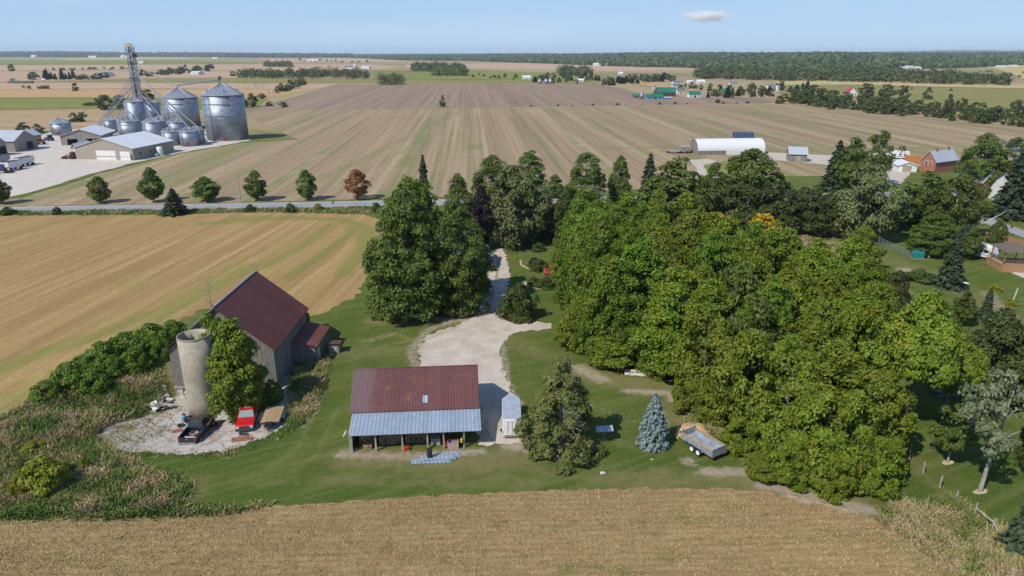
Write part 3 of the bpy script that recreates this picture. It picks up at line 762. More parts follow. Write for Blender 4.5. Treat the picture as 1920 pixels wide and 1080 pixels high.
def tufts(name, label, cat, pts, hs, mat, seed, blades=6, wid=.05, lean=.35, sprd=.25, tones=None):
    """clumps of upright stalks and blades, one object"""
    rs = np.random.RandomState(seed)
    P = np.repeat(np.array(pts), blades, 0); n = len(P)
    h = np.repeat(np.array(hs), blades) * rs.uniform(.6, 1.15, n)
    b = P.copy(); b[:, :2] += rs.normal(size=(n, 2)) * sprd
    a = rs.uniform(0, 6.283, n); wv = np.stack([np.cos(a), np.sin(a), np.zeros(n)], 1) * wid * rs.uniform(.6, 1.5, n)[:, None]
    tip = b.copy(); tip[:, :2] += np.clip(rs.normal(size=(n, 2)), -1.6, 1.6) * (lean * h)[:, None]; tip[:, 2] += h
    V = np.stack([b - wv, b + wv, tip + wv * .7, tip - wv * .7], 1).reshape(-1, 3)
    me = bpy.data.meshes.new(name)
    me.from_pydata(V.tolist(), [], np.arange(4 * n).reshape(-1, 4).tolist())
    at = me.attributes.new('tone', 'FLOAT', 'FACE')
    tn = np.repeat(np.array(tones), blades) if tones is not None else np.full(n, .5)
    at.data.foreach_set('value', np.clip(tn + rs.uniform(-.15, .15, n), 0, 1).astype(np.float32))
    me.materials.append(mat)
    return tag(link(name, me), label, cat, None, 'stuff')
# ---------------------------------------------------------------- planting
def m_tuft():
    m, t, b = mk('weed_stalks')
    a = ND(t, 'Attribute', attribute_name='tone').outputs['Fac']
    r = ND(t, 'ValToRGB', {0: a}); cr = r.color_ramp
    for i, (p, c) in enumerate(((0, (.085, .15, .028)), (.3, (.20, .21, .06)), (.55, (.33, .27, .125)), (.8, (.46, .36, .20)), (1, (.29, .20, .115)))):
        e = cr.elements[i] if i < 2 else cr.elements.new(p)
        e.position = p; e.color = (*c, 1)
    SB(t, b, r.outputs[0], .85); b.inputs['Specular IOR Level'].default_value = .15
    return m
TUFT = m_tuft()

def wild(name, label, cat, pxpoly, n, hmin, hmax, seed, tone0=.2, tone1=.85, blades=7, wid=.04):
    poly = [tuple(G(*p).xy) for p in pxpoly]
    rs = random.Random(seed); pts = []; hs = []; tn = []
    xs = [p[0] for p in poly]; ys = [p[1] for p in poly]; tries = 0
    while len(pts) < n and tries < n * 12:
        tries += 1
        q = (rs.uniform(min(xs), max(xs)), rs.uniform(min(ys), max(ys)))
        if not in_poly(q, poly): continue
        v = mn.fractal(Vector((q[0] * .14, q[1] * .14, seed)), .7, 2, 4)
        w = mn.fractal(Vector((q[0] * .35 + 50, q[1] * .35, seed)), .7, 2, 3)
        if w < -.35 and rs.random() < .6: continue
        pts.append((q[0], q[1], H(*q))); hs.append(hmin + (hmax - hmin) * max(0, min(1, .5 + v * .8)) * rs.uniform(.7, 1.2))
        tn.append(max(0, min(1, tone0 + (tone1 - tone0) * (.5 + w * 1.1) + rs.uniform(-.1, .1))))
    return tufts(name, label, cat, pts, hs, TUFT, seed, blades, wid, .75, .3, tn)

wild('tall_weeds', 'tall dry weeds and grass covering the bank left of the concrete yard', 'weeds',
     [(-30, 958), (150, 962), (345, 952), (360, 905), (300, 885), (205, 850), (170, 815), (210, 793), (262, 782), (298, 762), (310, 735), (303, 680), (335, 630), (250, 640), (140, 700), (60, 755), (-30, 800)], 8500, .15, .8, 1, -.22, .8, 7, .034)
wild('tall_weeds', 'brown weeds between the barn side wall and the mown lawn', 'weeds', [(540, 800), (548, 750), (552, 700), (600, 680), (612, 672), (600, 715), (585, 770), (560, 800), (535, 812)], 1500, .3, 1.0, 2, -.15, .8, 8, .036)
wild('tall_weeds', 'dry grass at the stubble corner below the wooden fence posts', 'weeds', [(1640, 970), (1700, 945), (1790, 940), (1830, 965), (1890, 1005), (1940, 1060), (1940, 1110), (1800, 1110), (1740, 1040)], 2300, .25, .8, 3, .15, .9, 7, .03)
wild('tall_weeds', 'rough roadside grass between the hay field and the road', 'weeds', [(-60, 404), (-60, 398), (350, 393), (720, 389), (724, 400), (690, 402), (500, 398), (250, 402)], 2200, .25, .75, 4, .0, .6, 5, .07)
wild('tall_weeds', 'weeds along the far bank of the small barnyard beside the grove', 'weeds', [(1330, 790), (1300, 770), (1290, 800), (1345, 820), (1420, 890), (1470, 905), (1410, 850)], 700, .3, .8, 5, 0, .7, 7, .035)
wild('tall_weeds', 'scrubby meadow behind the grove near the chain link fence', 'weeds', [(1470, 430), (1600, 470), (1660, 520), (1720, 560), (1700, 580), (1600, 520), (1500, 470)], 2500, .4, 1.1, 6, .05, .8, 6, .07)
wild('leafy_weeds', 'green leafy weeds lining the edge of the tan stubble field', 'weeds', [(-30, 965), (100, 952), (350, 950), (420, 955), (520, 945), (430, 962), (200, 972), (-30, 972)], 900, .2, .55, 7, -.2, .35, 9, .05)

# short standing stalks in the near stubble
_rs = random.Random(9); _p = []; _h = []; _t = []
_poly = [tuple(G(*q).xy) for q in ((-60, 958), (100, 963), (200, 969), (340, 967), (500, 951), (700, 938), (900, 927), (1200, 916), (1420, 921), (1520, 936), (1620, 966), (1700, 1011), (1770, 1075), (1770, 1130), (-60, 1120))]
while len(_p) < 17000:
    q = (_rs.uniform(-62, 45), _rs.uniform(40, 59))
    if in_poly(q, _poly):
        n = mn.fractal(Vector((q[0] * .5, q[1] * .5, 2)), .7, 2, 4); g_ = n > .42 and _rs.random() < .6
        _p.append((q[0], q[1], .02)); _h.append(_rs.uniform(.05, .13)); _t.append(.12 if g_ else (.68 + .13 * n) + _rs.uniform(-.1, .1))
tufts('stubble_stalks', 'short tan stalks standing all over the foreground stubble field', 'stubble', _p, _h, TUFT, 9, 4, .03, .8, .16, _t)
wild('yard_weeds', 'low weeds growing in the broken edge of the concrete yard', 'weeds', [(172, 815), (250, 848), (340, 852), (420, 848), (520, 812), (600, 730), (606, 740), (530, 822), (425, 857), (340, 861), (245, 856), (165, 822)], 420, .06, .28, 21, -.1, .55, 7, .035)
wild('yard_weeds', 'weed tufts sprouting through the cracked slabs left of the silo', 'weeds', [(180, 812), (262, 790), (310, 772), (330, 790), (280, 835), (230, 840)], 130, .06, .3, 22, -.1, .6, 9, .04)
GR_ = 'walnut trees crowded in the grove'
gp = [(11.5, 88), (15.5, 82.5), (22, 75), (25.5, 64), (30.5, 58.2), (38, 60), (42, 74), (49, 86), (45, 104), (36, 118), (24, 128), (12, 126)]
gs = scatter(gp, 78, 4.5, 4)
def edge_d(q): return float(seg_dist(np.array([q]), gp + gp[:1])[0])
for i, q in enumerate(sorted(gs, key=lambda q: q[1])):
    x, y = q
    front = y < 78 and edge_d(q) < 4
    n = mn.noise(Vector((x * .08, y * .08, 5)))
    hh = (10.2 if y < 70 else 12.4 if y < 90 else 14.2) + 1.6 * n + (i % 3) * .45
    if x < 19 and y > 84:
        tree('locust', (x, y, 0), hh + 1.0, 9.0, 'bright green spreading tree of the grove beside the gravel drive', 'bright trees at the drive side of the grove')
    elif front:
        tree('thicket', (x, y, 0), max(8.5, hh - 1), 8.0, 'yellow green walnut leafy to the ground at the south edge of the grove', 'low leafy walnuts at the front of the grove')
    elif n > .12 and i % 2:
        tree('ash' if i % 4 == 1 else 'locust', (x, y, 0), hh + .3, 8.4, 'deeper green tree standing among the yellow green walnuts of the grove', 'deeper green trees inside the grove')
    else:
        tree('walnut', (x, y, 0), hh + (.8 if i % 2 else -.5), 8.6 + (i % 4) * .6, 'yellow green walnut tree standing inside the dense grove', GR_)
for i, (px, py, w, t) in enumerate(((1425, 893, 70, 838), (1480, 905, 80, 820), (1560, 928, 80, 835), (1635, 920, 90, 820), (1385, 850, 80, 780), (1340, 790, 80, 700), (1290, 770, 70, 690), (1225, 700, 80, 650), (1140, 680, 110, 610), (1665, 900, 60, 820), (1085, 650, 90, 560), (1500, 890, 120, 740), (1590, 900, 130, 720))):
    treep('thicket', px, py, t, w, 'low leafy walnut bush hanging over the mown grass at the grove edge', 'low walnut growth along the grove edge', name='walnut_tree')

G_RD = None
for px, yb, yt, w, lab in ((3, 382, 331, 42, 'small round maple at the left end of the roadside row'), (190, 381, 331, 42, 'roadside maple left of the tallest one beyond the road'), (289, 379, 314, 43, 'tallest roadside maple, in front of the grain yard'),
                           (388, 378, 331, 54, 'widest roadside maple next to the utility pole, pole on its right'), (483, 376, 320, 45, 'roadside maple just right of the utility pole'), (577, 375, 319, 40, 'narrow dark maple beside the orange red tree')):
    treep('road', px, yb, yt, w, lab, 'maples planted along the road')
treep('redmaple', 671, 374, 319, 46, 'orange red maple at the end of the roadside row', 'maples planted along the road')
treep('conifer', 329, 402, 352, 54, 'squat dark cedar on the near side of the road', name='cedar_tree', var=0)
treep('road', 1040, 372, 327, 32, 'small maple seen through the gap between the big trees')
treep('maple', 768, 590, 352, 172, 'huge dark green maple left of the drive with foliage to the ground', var=0)
treep('maple', 858, 584, 372, 128, 'huge dark maple whose crown overhangs the gravel drive', var=1)
treep('ash', 812, 575, 470, 80, 'dark leafy tree filling the gap between the two huge maples')
treep('maple', 735, 575, 470, 90, 'lower maple at the left foot of the huge maple', var=1)
treep('maple', 888, 548, 408, 72, 'smaller maple screening the farmhouse on the drive side', var=0)
treep('round', 778, 470, 330, 125, 'smooth rounded tree behind the left huge maple')
treep('conifer', 797, 405, 290, 42, 'blue grey spruce rising behind the rounded tree', var=1)
treep('maple', 861, 470, 325, 70, 'slim maple top standing behind the two huge maples')
treep('purple', 902, 468, 345, 60, 'dark purple leaved maple beside the house')
treep('willow', 962, 458, 300, 135, 'tall grey green poplar at the far end of the drive')
treep('maple', 992, 410, 279, 85, 'maple crown behind the grey green poplar, right shoulder')
treep('maple', 925, 415, 290, 95, 'yellowish maple crown behind the grey green poplar, left shoulder')
treep('maple', 1097, 395, 283, 82, 'maple beyond the garden standing against the striped field')
treep('maple', 1160, 385, 291, 50, 'narrow maple right of the one against the striped field')
treep('darkmaple', 1060, 462, 352, 66, 'reddish dark tree behind the garden beds')
treep('maple', 1018, 445, 375, 70, 'dark maple behind the garden and right of the poplar')
treep('silverfull', 1105, 470, 348, 85, 'silver leaved tree between the garden and the grove')
treep('ash', 1072, 540, 440, 60, 'thin leafy tree at the right end of the garden beds')
treep('conifer', 1213, 400, 287, 60, 'pointed dark tree left of the broad tree by the road')
treep('ash', 1265, 425, 295, 140, 'broad dark tree behind the grove close to the road')
treep('ash', 1322, 440, 330, 80, 'yellow tinged tree at the back of the grove')
treep('golden', 1420, 560, 402, 78, 'golden yellow crown topping the back of the grove')
treep('golden', 1335, 520, 398, 40, 'slim yellow green crown behind the grove', var=0)
for px, yb, yt, w, lab in ((1388, 438, 335, 110, 'dark maple of the row behind the grove, left end'), (1450, 440, 336, 100, 'dark maple of the row behind the grove, second one'), (1508, 440, 345, 95, 'dark maple of the row with the blue playset under it'), (1552, 442, 355, 70, 'dark maple of the row touching the tall grey green tree')):
    treep('darkmaple', px, yb, yt, w, lab, 'dark maples in a row behind the grove')
treep('willow', 1612, 448, 298, 130, 'tall grey green tree at the right end of the dark maple row', name='ash_tree')
treep('ash', 1400, 400, 274, 120, 'leafy tree in front of the white hoop barn')
treep('ash', 1335, 400, 305, 70, 'small tree left of the one before the hoop barn')
treep('conifer', 1562, 360, 262, 60, 'dark ragged spruce right of the small grey barn', var=0)
treep('ash', 1590, 365, 258, 70, 'tree behind the tall grey green tree near the grey barn')
treep('birch', 1640, 350, 245, 62, 'airy pale trunked tree left of the parked motorhomes')
treep('ash', 1722, 436, 322, 112, 'wide tree in front of the brick house')
treep('birch', 1782, 452, 328, 110, 'white trunked birch on the neighbouring lawn', var=0)
bl = treep('birch', 1806, 446, 340, 84, 'birch with a white limb leaning to the right', rz=0)
mb = MB(); mb.tube([(.2, -.3, 2.5), (2.2, -3.2, 4.6), (5.2, -4.2, 7.2)], [.17, .14, .04], 7); mb.tube([(2.8, -3.4, 5.1), (4.6, -3.9, 5.6)], [.08, .02], 5); mb.tube([(2.2, -3.2, 4.6), (3.8, -3.6, 4.2)], [.08, .02], 5); mb.build('leaning_limb', BIRCH, bl)
treep('ash', 1688, 430, 348, 70, 'green tree between the grey green tree and the brick house')
treep('maple', 1830, 365, 249, 90, 'dense tree beyond the brick house')
treep('maple', 1885, 365, 255, 70, 'bright topped tree at the right edge beyond the brick house')
treep('conifer', 1888, 410, 285, 74, 'tall spruce hiding the small red gable')
treep('conifer', 1918, 408, 340, 50, 'short dark spruce at the right edge by the side road')
treep('maple', 1748, 478, 398, 95, 'round maple in front of the chain link fence corner')
treep('conifer', 1778, 538, 438, 62, 'dark spruce standing alone on the neighbouring lawn', var=1)
treep('ash', 1813, 486, 425, 44, 'small tree beside the white camper')
treep('ash', 1862, 470, 410, 34, 'slender tree between the camper and the gazebo')
treep('thicket', 1610, 500, 424, 66, 'bushy tree at the end of the chain link fence', name='bushy_tree')
treep('conifer', 1845, 600, 538, 34, 'little blue green spruce behind the dark trees at right')
treep('ash', 1803, 610, 545, 48, 'small dark round tree behind the spreading walnut')
treep('darkmaple', 1848, 745, 575, 125, 'dark broad tree at right above the picnic table')
treep('darkmaple', 1915, 760, 600, 90, 'dark tree at the right edge behind the silver tree')
treep('darkmaple', 1660, 640, 505, 80, 'dark crown between the grove and the spreading walnut')
treep('ash', 1760, 700, 590, 90, 'shaded tree behind the spreading walnut trunk')
treep('ash', 1880, 700, 640, 60, 'shrubby tree behind the dark broad tree')
treep('sapling', 1777, 866, 755, 78, 'small maple with reddish top in a mulch ring')
treep('silver', 1838, 920, 690, 130, 'silvery leaved tree leaning right over the lawn', rz=0.2)
treep('conifer', 1915, 1030, 912, 78, 'young spruce at the lower right corner', var=0)
treep('ash', 1925, 890, 770, 50, 'leafy tree cut by the right edge of the lawn')
# the spreading walnut with a bare bole on the right lawn
kind('bole', 'walnut_tree', crown('high_crown', p_bush, 5.6, 12, 4.8, 130, 19000, 1.05, .125, L_WAL, 120, 1.8, .75, .45, 0, .5), trunk_mesh('bole', 10.5, .3, 5, 4.2, 9, BARK, 120, (.5, 0)), 12, 4.8)
treep('bole', 1697, 802, 545, 165, 'spreading walnut with a bare straight trunk at the right of the grove', rz=0)
treep('bole', 1765, 790, 620, 110, 'shaded walnut trunk with a mulch ring left of the silver tree', rz=1)
# walnut leaning on the concrete silo
kind('column', 'walnut_tree', crown('column_crown', p_col, .3, 11.5, 3.4, 130, 19000, 1.0, .125, L_WAL, 121, 1.8, .75, .45, 0, .6), trunk_mesh('column_trunk', 10, .22, 2, 2.6, 9, BARK, 121), 11.5, 3.4)
g = G(441, 790); tree('column', g + Vector((.3, 1.1, 0)), 12.2, 6.0, 'walnut tree growing between the concrete silo and the barn', rz=.7)
tree('thicket', Vector((PX(392, 76.2, 8), 76.2, H(-37, 76))), 12.2, 5.4, 'leaning walnut crown behind the concrete silo rim', name='walnut_tree')
treep('wbush', 470, 775, 715, 66, 'shaded leafy bush against the barn gable')
treep('wbush', 512, 752, 712, 50, 'dark bush at the front corner of the barn')
treep('wbush', 571, 632, 572, 34, 'vine covered bush on the far corner of the barn')
treep('bare', 397, 580, 515, 40, 'bare grey tree behind the barn roof')
# ragged cedar with dead wood
kind('cedar', 'cedar_tree', crown('cedar_crown', lambda t: max(.1, 1.0 - .26 * (t / .5) ** 2 if t < .5 else .74 - 1.05 * (t - .5)), .1, 9.0, 4.0, 92, 11000, .9, .105, L_CED, 122, 2.0, .7, .5, 0, .8, .3, .75), trunk_mesh('cedar_trunk', 9, .2, 1, 3.6, 14, BARKP, 122), 9.4, 4.0)
ced = treep('cedar', 1050, 843, 655, 150, 'ragged brownish green cedar with dead branches in a mulch bed')
rs = random.Random(5); mb = MB()
for k in range(44):
    a = rs.uniform(-1.9, .7); z = rs.uniform(1.5, 6); L = rs.uniform(2.6, 4.5) * (1 - z / 11); p = Vector((0, 0, z)); e = p + Vector((math.cos(a) * L, math.sin(a) * L, rs.uniform(-.3, .9)))
    m = p.lerp(e, .55) + Vector((0, 0, .2)); mb.tube([p, m, e], [.07, .045, .015], 5)
    for s in (-.6, .6): mb.tube([m, m + Vector((math.cos(a + s) * L * .4, math.sin(a + s) * L * .4, .25))], [.025, .006], 4)
mb.build('dead_branches', BARKP, ced)
tree('spruce', G(1223, 834), 6.1, 3.6, 'blue spruce standing alone beside the wood chip pile')
treep('bush', 972, 597, 533, 72, 'large round bush between the drive and the lawn')
for i, (px, yb, yt, w) in enumerate(((92, 745, 712, 70), (135, 722, 678, 80), (180, 726, 690, 70), (195, 690, 640, 80), (240, 672, 622, 90), (215, 700, 665, 60), (285, 650, 606, 86), (325, 632, 600, 60), (255, 690, 650, 60), (160, 700, 665, 60), (300, 672, 632, 50))):
    treep('wbush', px, yb, yt, w, 'dark leafy sumac bush in the thicket on the bank left of the barn', 'sumac bushes on the bank')
treep('ybush', 88, 912, 852, 92, 'broad yellow green shrub among the weeds')
treep('ybush', 46, 920, 880, 44, 'low yellow shrub left of the broad yellow green one')
treep('ybush', 63, 846, 826, 50, 'low green shrub above the broad yellow one')
treep('ybush', 160, 880, 857, 20, 'tiny yellow flowering bush among the weeds')
treep('ybush', 1660, 522, 506, 34, 'yellow flowering bush near the vegetable patch')
treep('ybush', 1890, 612, 585, 16, 'tall yellow plant behind the dark trees')
for px, yb, yt, w, k, lab in ((1010, 506, 486, 42, 'bush', 'clipped hedge bush in the far garden bed'), (1003, 496, 482, 24, 'pbush', 'dark purple shrub in the far garden bed'), (1000, 537, 518, 26, 'bush', 'round shrub at the left of the near garden bed'), (1024, 540, 519, 38, 'bush', 'wide hedge shrub in the near garden bed'),
                           (1045, 520, 470, 36, 'ybush', 'thin brownish shrub at the right end of the garden'), (925, 508, 496, 12, 'bush', 'small shrub beside the house porch'), (1010, 470, 455, 30, 'bush', 'low bush under the trees behind the garden'), (1725, 525, 505, 60, 'bush', 'leafy vegetable patch on the neighbouring lawn'), (1865, 545, 532, 26, 'ybush', 'flowering bush in front of the wooden deck'),
                           (1895, 572, 560, 24, 'ybush', 'flower clump around the leaning post'), (545, 398, 381, 22, 'bush', 'dark bush in front of the road marker'), (470, 397, 383, 22, 'bush', 'low bush on the verge right of the squat cedar'), (597, 394, 381, 20, 'ybush', 'pale bush on the roadside verge'), (706, 397, 380, 24, 'bush', 'roadside bush left of the rounded tree'),
                           (108, 402, 388, 18, 'bush', 'small weed bush on the roadside verge'), (15, 402, 388, 30, 'bush', 'roadside bush at the left edge'), (1870, 640, 600, 50, 'bush', 'tangled bush behind the dark trees at right')):
    treep(k, px, yb, yt, w, lab)

# ---------------------------------------------------------------- distance
def row(key, p0, p1, n, hp, wp, label, group, seed, jx=4, jy=1.2, cat='tree'):
    rs = random.Random(seed)
    for i in range(n):
        u = (i + rs.uniform(.1, .9)) / n
        px = p0[0] + (p1[0] - p0[0]) * u + rs.uniform(-jx, jx) * .5; py = p0[1] + (p1[1] - p0[1]) * u + rs.uniform(-jy, jy)
        k = key if isinstance(key, str) else rs.choice(key)
        s = rs.uniform(.6, 1.2)
        treep(k, px, py, py - hp * s, wp * s * rs.uniform(.8, 1.2), label, group, cat=cat)
row(('far', 'farg', 'far'), (1455, 192), (1925, 236), 46, 26, 24, 'tree of the thick hedgerow bordering the striped field on the right', 'hedgerow trees right of the striped field', 1, 10, 4)
row(('farg', 'far'), (1470, 186), (1930, 222), 26, 24, 24, 'tree in the back line of the thick hedgerow on the right', 'hedgerow trees right of the striped field', 2, 10, 4)
for px, yb, yt, w, lab in ((1540, 200, 165, 36, 'round dark tree in the right hedgerow left of the red roof'), (1622, 188, 156, 30, 'dark tree right of the red roofed house'), (1658, 186, 155, 32, 'broad tree at the edge of the green pasture'), (1738, 187, 163, 18, 'lone tree in the green pasture'), (1690, 190, 160, 24, 'tree beside the broad pasture tree'),
                           (1772, 222, 172, 22, 'tall thin tree above the right hedgerow'), (1806, 212, 186, 16, 'small round tree near the far road'), (1905, 207, 187, 24, 'tree at the right edge by the far road'), (1848, 232, 200, 16, 'bare trunked tree in the right hedgerow'),
                           (830, 201, 178, 13, 'lone tree on the line between the two big fields'), (22, 134, 120, 13, 'lone round tree far off at the left'), (63, 150, 133, 20, 'far tree left of the spruce grove'), (142, 171, 153, 12, 'lone leaning tree in the tan field'), (198, 206, 178, 34, 'bushy tree left of the tall elevator'), (228, 203, 176, 26, 'tree just behind the elevator'),
                           (140, 229, 211, 22, 'small tree behind the lone grain bin'), (156, 228, 210, 18, 'second small tree behind the lone grain bin'), (48, 250, 227, 26, 'tree behind the grey sheds'), (72, 249, 232, 22, 'brownish tree beside the grey sheds'), (278, 196, 168, 34, 'tree between the elevator and the tall bins'), (358, 196, 172, 18, 'tree between the two largest bins'),
                           (456, 202, 178, 22, 'tree right of the largest bin'), (474, 200, 175, 20, 'second tree right of the largest bin'), (490, 185, 174, 16, 'third tree right of the largest bin'), (505, 199, 190, 18, 'bush beside the tilled field corner'), (531, 201, 191, 18, 'round bush at the tilled field corner'), (165, 198, 191, 26, 'low dark bush in front of the green field'), (437, 143, 132, 12, 'round tree left of the long far wood'), (1346, 193, 185, 11, 'bush on the field line near the green roofed farm')):
    treep('far' if w > 12 else 'farg', px, yb, yt, w, lab)
row(('far', 'farg', 'bare'), (503, 180), (575, 158), 14, 15, 15, 'greyish tree in the slanting hedge left of the tilled field', 'trees of the slanting hedge', 3, 5, 2)
row('bare', (448, 166), (500, 166), 7, 14, 12, 'bare dead tree in the hedge above the largest bin', 'bare hedge trees', 4)
row('farc', (82, 149), (140, 148), 12, 16, 9, 'dark spruce of the far left grove', 'spruces of the far left grove', 5)
row('far', (138, 149), (206, 147), 12, 10, 11, 'low tree right of the far left spruces', 'trees beside the far left spruces', 6)
row('far', (258, 143), (405, 131), 26, 11, 12, 'tree in the far belt behind the elevator', 'trees of the belt behind the elevator', 7, 5, 3)
row(('far', 'farbush'), (80, 131), (245, 130), 14, 5, 7, 'small tree on the far left field line', 'small trees on the far left field line', 8, 6, 1)
row(('far', 'farbush'), (40, 165), (92, 167), 5, 6, 9, 'small bush on the far left track', 'bushes on the far left track', 9, 6, 1)
row('farbush', (975, 200), (1440, 193), 12, 4, 6, 'small bush on the line between the two big fields', 'bushes on the big field line', 10, 20, .6, 'bush')
row(('far', 'farc'), (1000, 150), (1130, 154), 24, 13, 11, 'tree around the white farm beyond the tilled field', 'trees around the far white farm', 11, 6, 5)
row(('far', 'farc'), (1050, 143), (1110, 142), 10, 9, 9, 'tree behind the far white farm', 'trees around the far white farm', 12, 6, 2)
row(('far', 'farc', 'far'), (1130, 158), (1270, 150), 26, 13, 12, 'tree behind the green roofed farm', 'trees behind the green roofed farm', 13, 6, 4)
row(('farc', 'far'), (1325, 182), (1450, 178), 20, 17, 11, 'dark tree beside the brick farmhouse with the green roof', 'trees beside the far brick farmhouse', 14, 6, 3)
row(('far', 'farg'), (1270, 168), (1440, 168), 16, 11, 12, 'tree among the far village houses', 'trees among the far village houses', 15, 8, 5)
row(('far', 'farc'), (1440, 172), (1520, 172), 8, 16, 14, 'tree beside the far houses left of the red roof', 'trees among the far village houses', 16, 6, 5)
row('far', (880, 142), (985, 148), 10, 7, 8, 'small tree along the green field edge', 'small trees at the green field edge', 17, 6, 3)
row(('far', 'farbush'), (560, 114), (690, 117), 14, 4, 5, 'tiny far tree along the horizon fields', 'tiny horizon trees', 18, 6, 2)
row('far', (1600, 166), (1790, 172), 6, 6, 8, 'small tree on the edge of the green pasture', 'small pasture trees', 19, 10, 2)
row('far', (1850, 150), (1930, 140), 6, 6, 8, 'small tree on the far right stubble', 'small trees on the far right stubble', 20, 10, 4)

def wpx(poly): return [tuple(G(*p).xy) for p in poly]
def woodp(label, poly, n, h, ls, seed, rad, mat=L_FAR, per=46, group=None):
    sp = scatter(wpx(poly), n, rad * .8, seed, 6)
    wood('far_wood', label, 'wood', [(x, y, 0) for x, y in sp], h, ls, mat, seed, per, rad, group)
woodp('long dark wood beyond the olive field in the left centre', [(449, 147), (690, 149), (688, 144), (600, 140), (452, 141)], 170, 13, 1.1, 1, 6)
woodp('dense dark clump of trees on the edge of the tilled field', [(712, 160), (756, 160), (754, 155), (714, 155)], 34, 15, .8, 2, 5)
woodp('far wood in the middle of the pink fields', [(772, 135), (870, 137), (868, 129), (774, 127)], 120, 16, 1.6, 3, 8)
woodp('lighter wood beside the green field', [(812, 143), (876, 143), (874, 138), (812, 138)], 60, 14, 1.2, 4, 6, L_MID)
woodp('small far wood above the long dark wood', [(496, 126), (548, 127), (545, 122), (498, 122)], 50, 14, 1.6, 5, 8)
woodp('dark wood belt in front of the right hills', [(1300, 147), (1440, 152), (1600, 154), (1790, 159), (1885, 162), (1890, 155), (1760, 145), (1500, 135), (1310, 137)], 620, 13, 1.5, 6, 8)
woodp('dark wood in front of the far village', [(1050, 140), (1110, 142), (1106, 135), (1052, 134)], 50, 14, 1.5, 7, 8)

def m_forest():
    m, t, b = mk('forest_floor')
    n = NO(t, CO(t, True), .02, 6, .7)
    SB(t, b, MX(t, MR(t, n, .35, .65), (.02, .032, .014), (.055, .07, .025)), .95); b.inputs['Specular IOR Level'].default_value = .1
    return m
FOREST = m_forest()
def hill(name, label, cols, k, th, ntree, ls, rad, seed, mat=L_FAR, per=26):
    """wooded rise: cols = (column, near row, crest row); k = how much farther the crest lies"""
    pxs = np.linspace(cols[0][0], cols[-1][0], 90)
    ca = np.array(cols, float)
    yn = np.interp(pxs, ca[:, 0], ca[:, 1]); yt = np.interp(pxs, ca[:, 0], ca[:, 2])
    T = [0, .12, .3, .5, .7, .85, 1, 1.15, 1.4, 1.8]
    rs = np.random.RandomState(seed); grid = []
    for px, a, c in zip(pxs, yn, yt):
        g = G(px, a); colv = []
        zt = max(0.5, ZT(g.y * (1 + k), c) - th * .85) * (1 + .22 * mn.noise(Vector((px * .006, seed, 0))) + .08 * mn.noise(Vector((px * .03, seed, 0))))
        for t in T:
            f = 1 + k * t
            z = zt * (t * t * (3 - 2 * t) if t <= 1 else max(0, 1 - (t - 1) * 1.2))
            colv.append((g.x * f, g.y * f, z + .3 if t > 0 else .3))
        grid.append(colv)
    Gd = np.array(grid); nx, ny = Gd.shape[:2]
    idx = np.arange(nx * ny).reshape(nx, ny)
    fc = np.stack([idx[:-1, :-1], idx[1:, :-1], idx[1:, 1:], idx[:-1, 1:]], -1).reshape(-1, 4)
    me = bpy.data.meshes.new(name); me.from_pydata(Gd.reshape(-1, 3).tolist(), [], fc.tolist()); me.materials.append(FOREST)
    tag(link(name, me), kind='structure')
    u = rs.uniform(0, nx - 1.001, ntree); v = np.interp(rs.uniform(0, 1, ntree) ** .8, [0, 1], [0, 6.9])
    i0 = u.astype(int); j0 = np.minimum(v.astype(int), ny - 2); fu = (u - i0)[:, None]; fv = (v - j0)[:, None]
    P = (Gd[i0, j0] * (1 - fu) + Gd[i0 + 1, j0] * fu) * (1 - fv) + (Gd[i0, j0 + 1] * (1 - fu) + Gd[i0 + 1, j0 + 1] * fu) * fv
    wood('forest', label, 'forest', P, th, ls, mat, seed, per, rad)
hill('hills', 'forest covering the far hills along the right horizon', [(640, 108, 101), (760, 114, 100.5), (870, 114, 100), (1000, 119, 99.5), (1150, 125, 98.5), (1300, 128, 97.5), (1420, 136, 97.5), (1560, 140, 98.5), (1680, 130, 99), (1800, 128, 99.2), (1930, 123, 98.6), (2200, 120, 98)], 1.5, 15, 3400, 4.0, 15, 11)
hill('hills', 'thin forest band along the left horizon', [(-400, 108, 97), (0, 107, 96.5), (150, 107.5, 96.5), (250, 106.5, 97.5), (400, 107.5, 98.5), (520, 108.5, 100), (660, 108, 101)], .5, 16, 1300, 6.0, 24, 12)
hill('hills', 'forest on the distant ridge at the far right horizon', [(1480, 103.2, 100), (1640, 103, 97), (1720, 103, 95.3), (1800, 103, 93.8), (1860, 103, 94.6), (1930, 103, 94.2), (2300, 103, 96)], .25, 14, 900, 9, 34, 13, per=16)
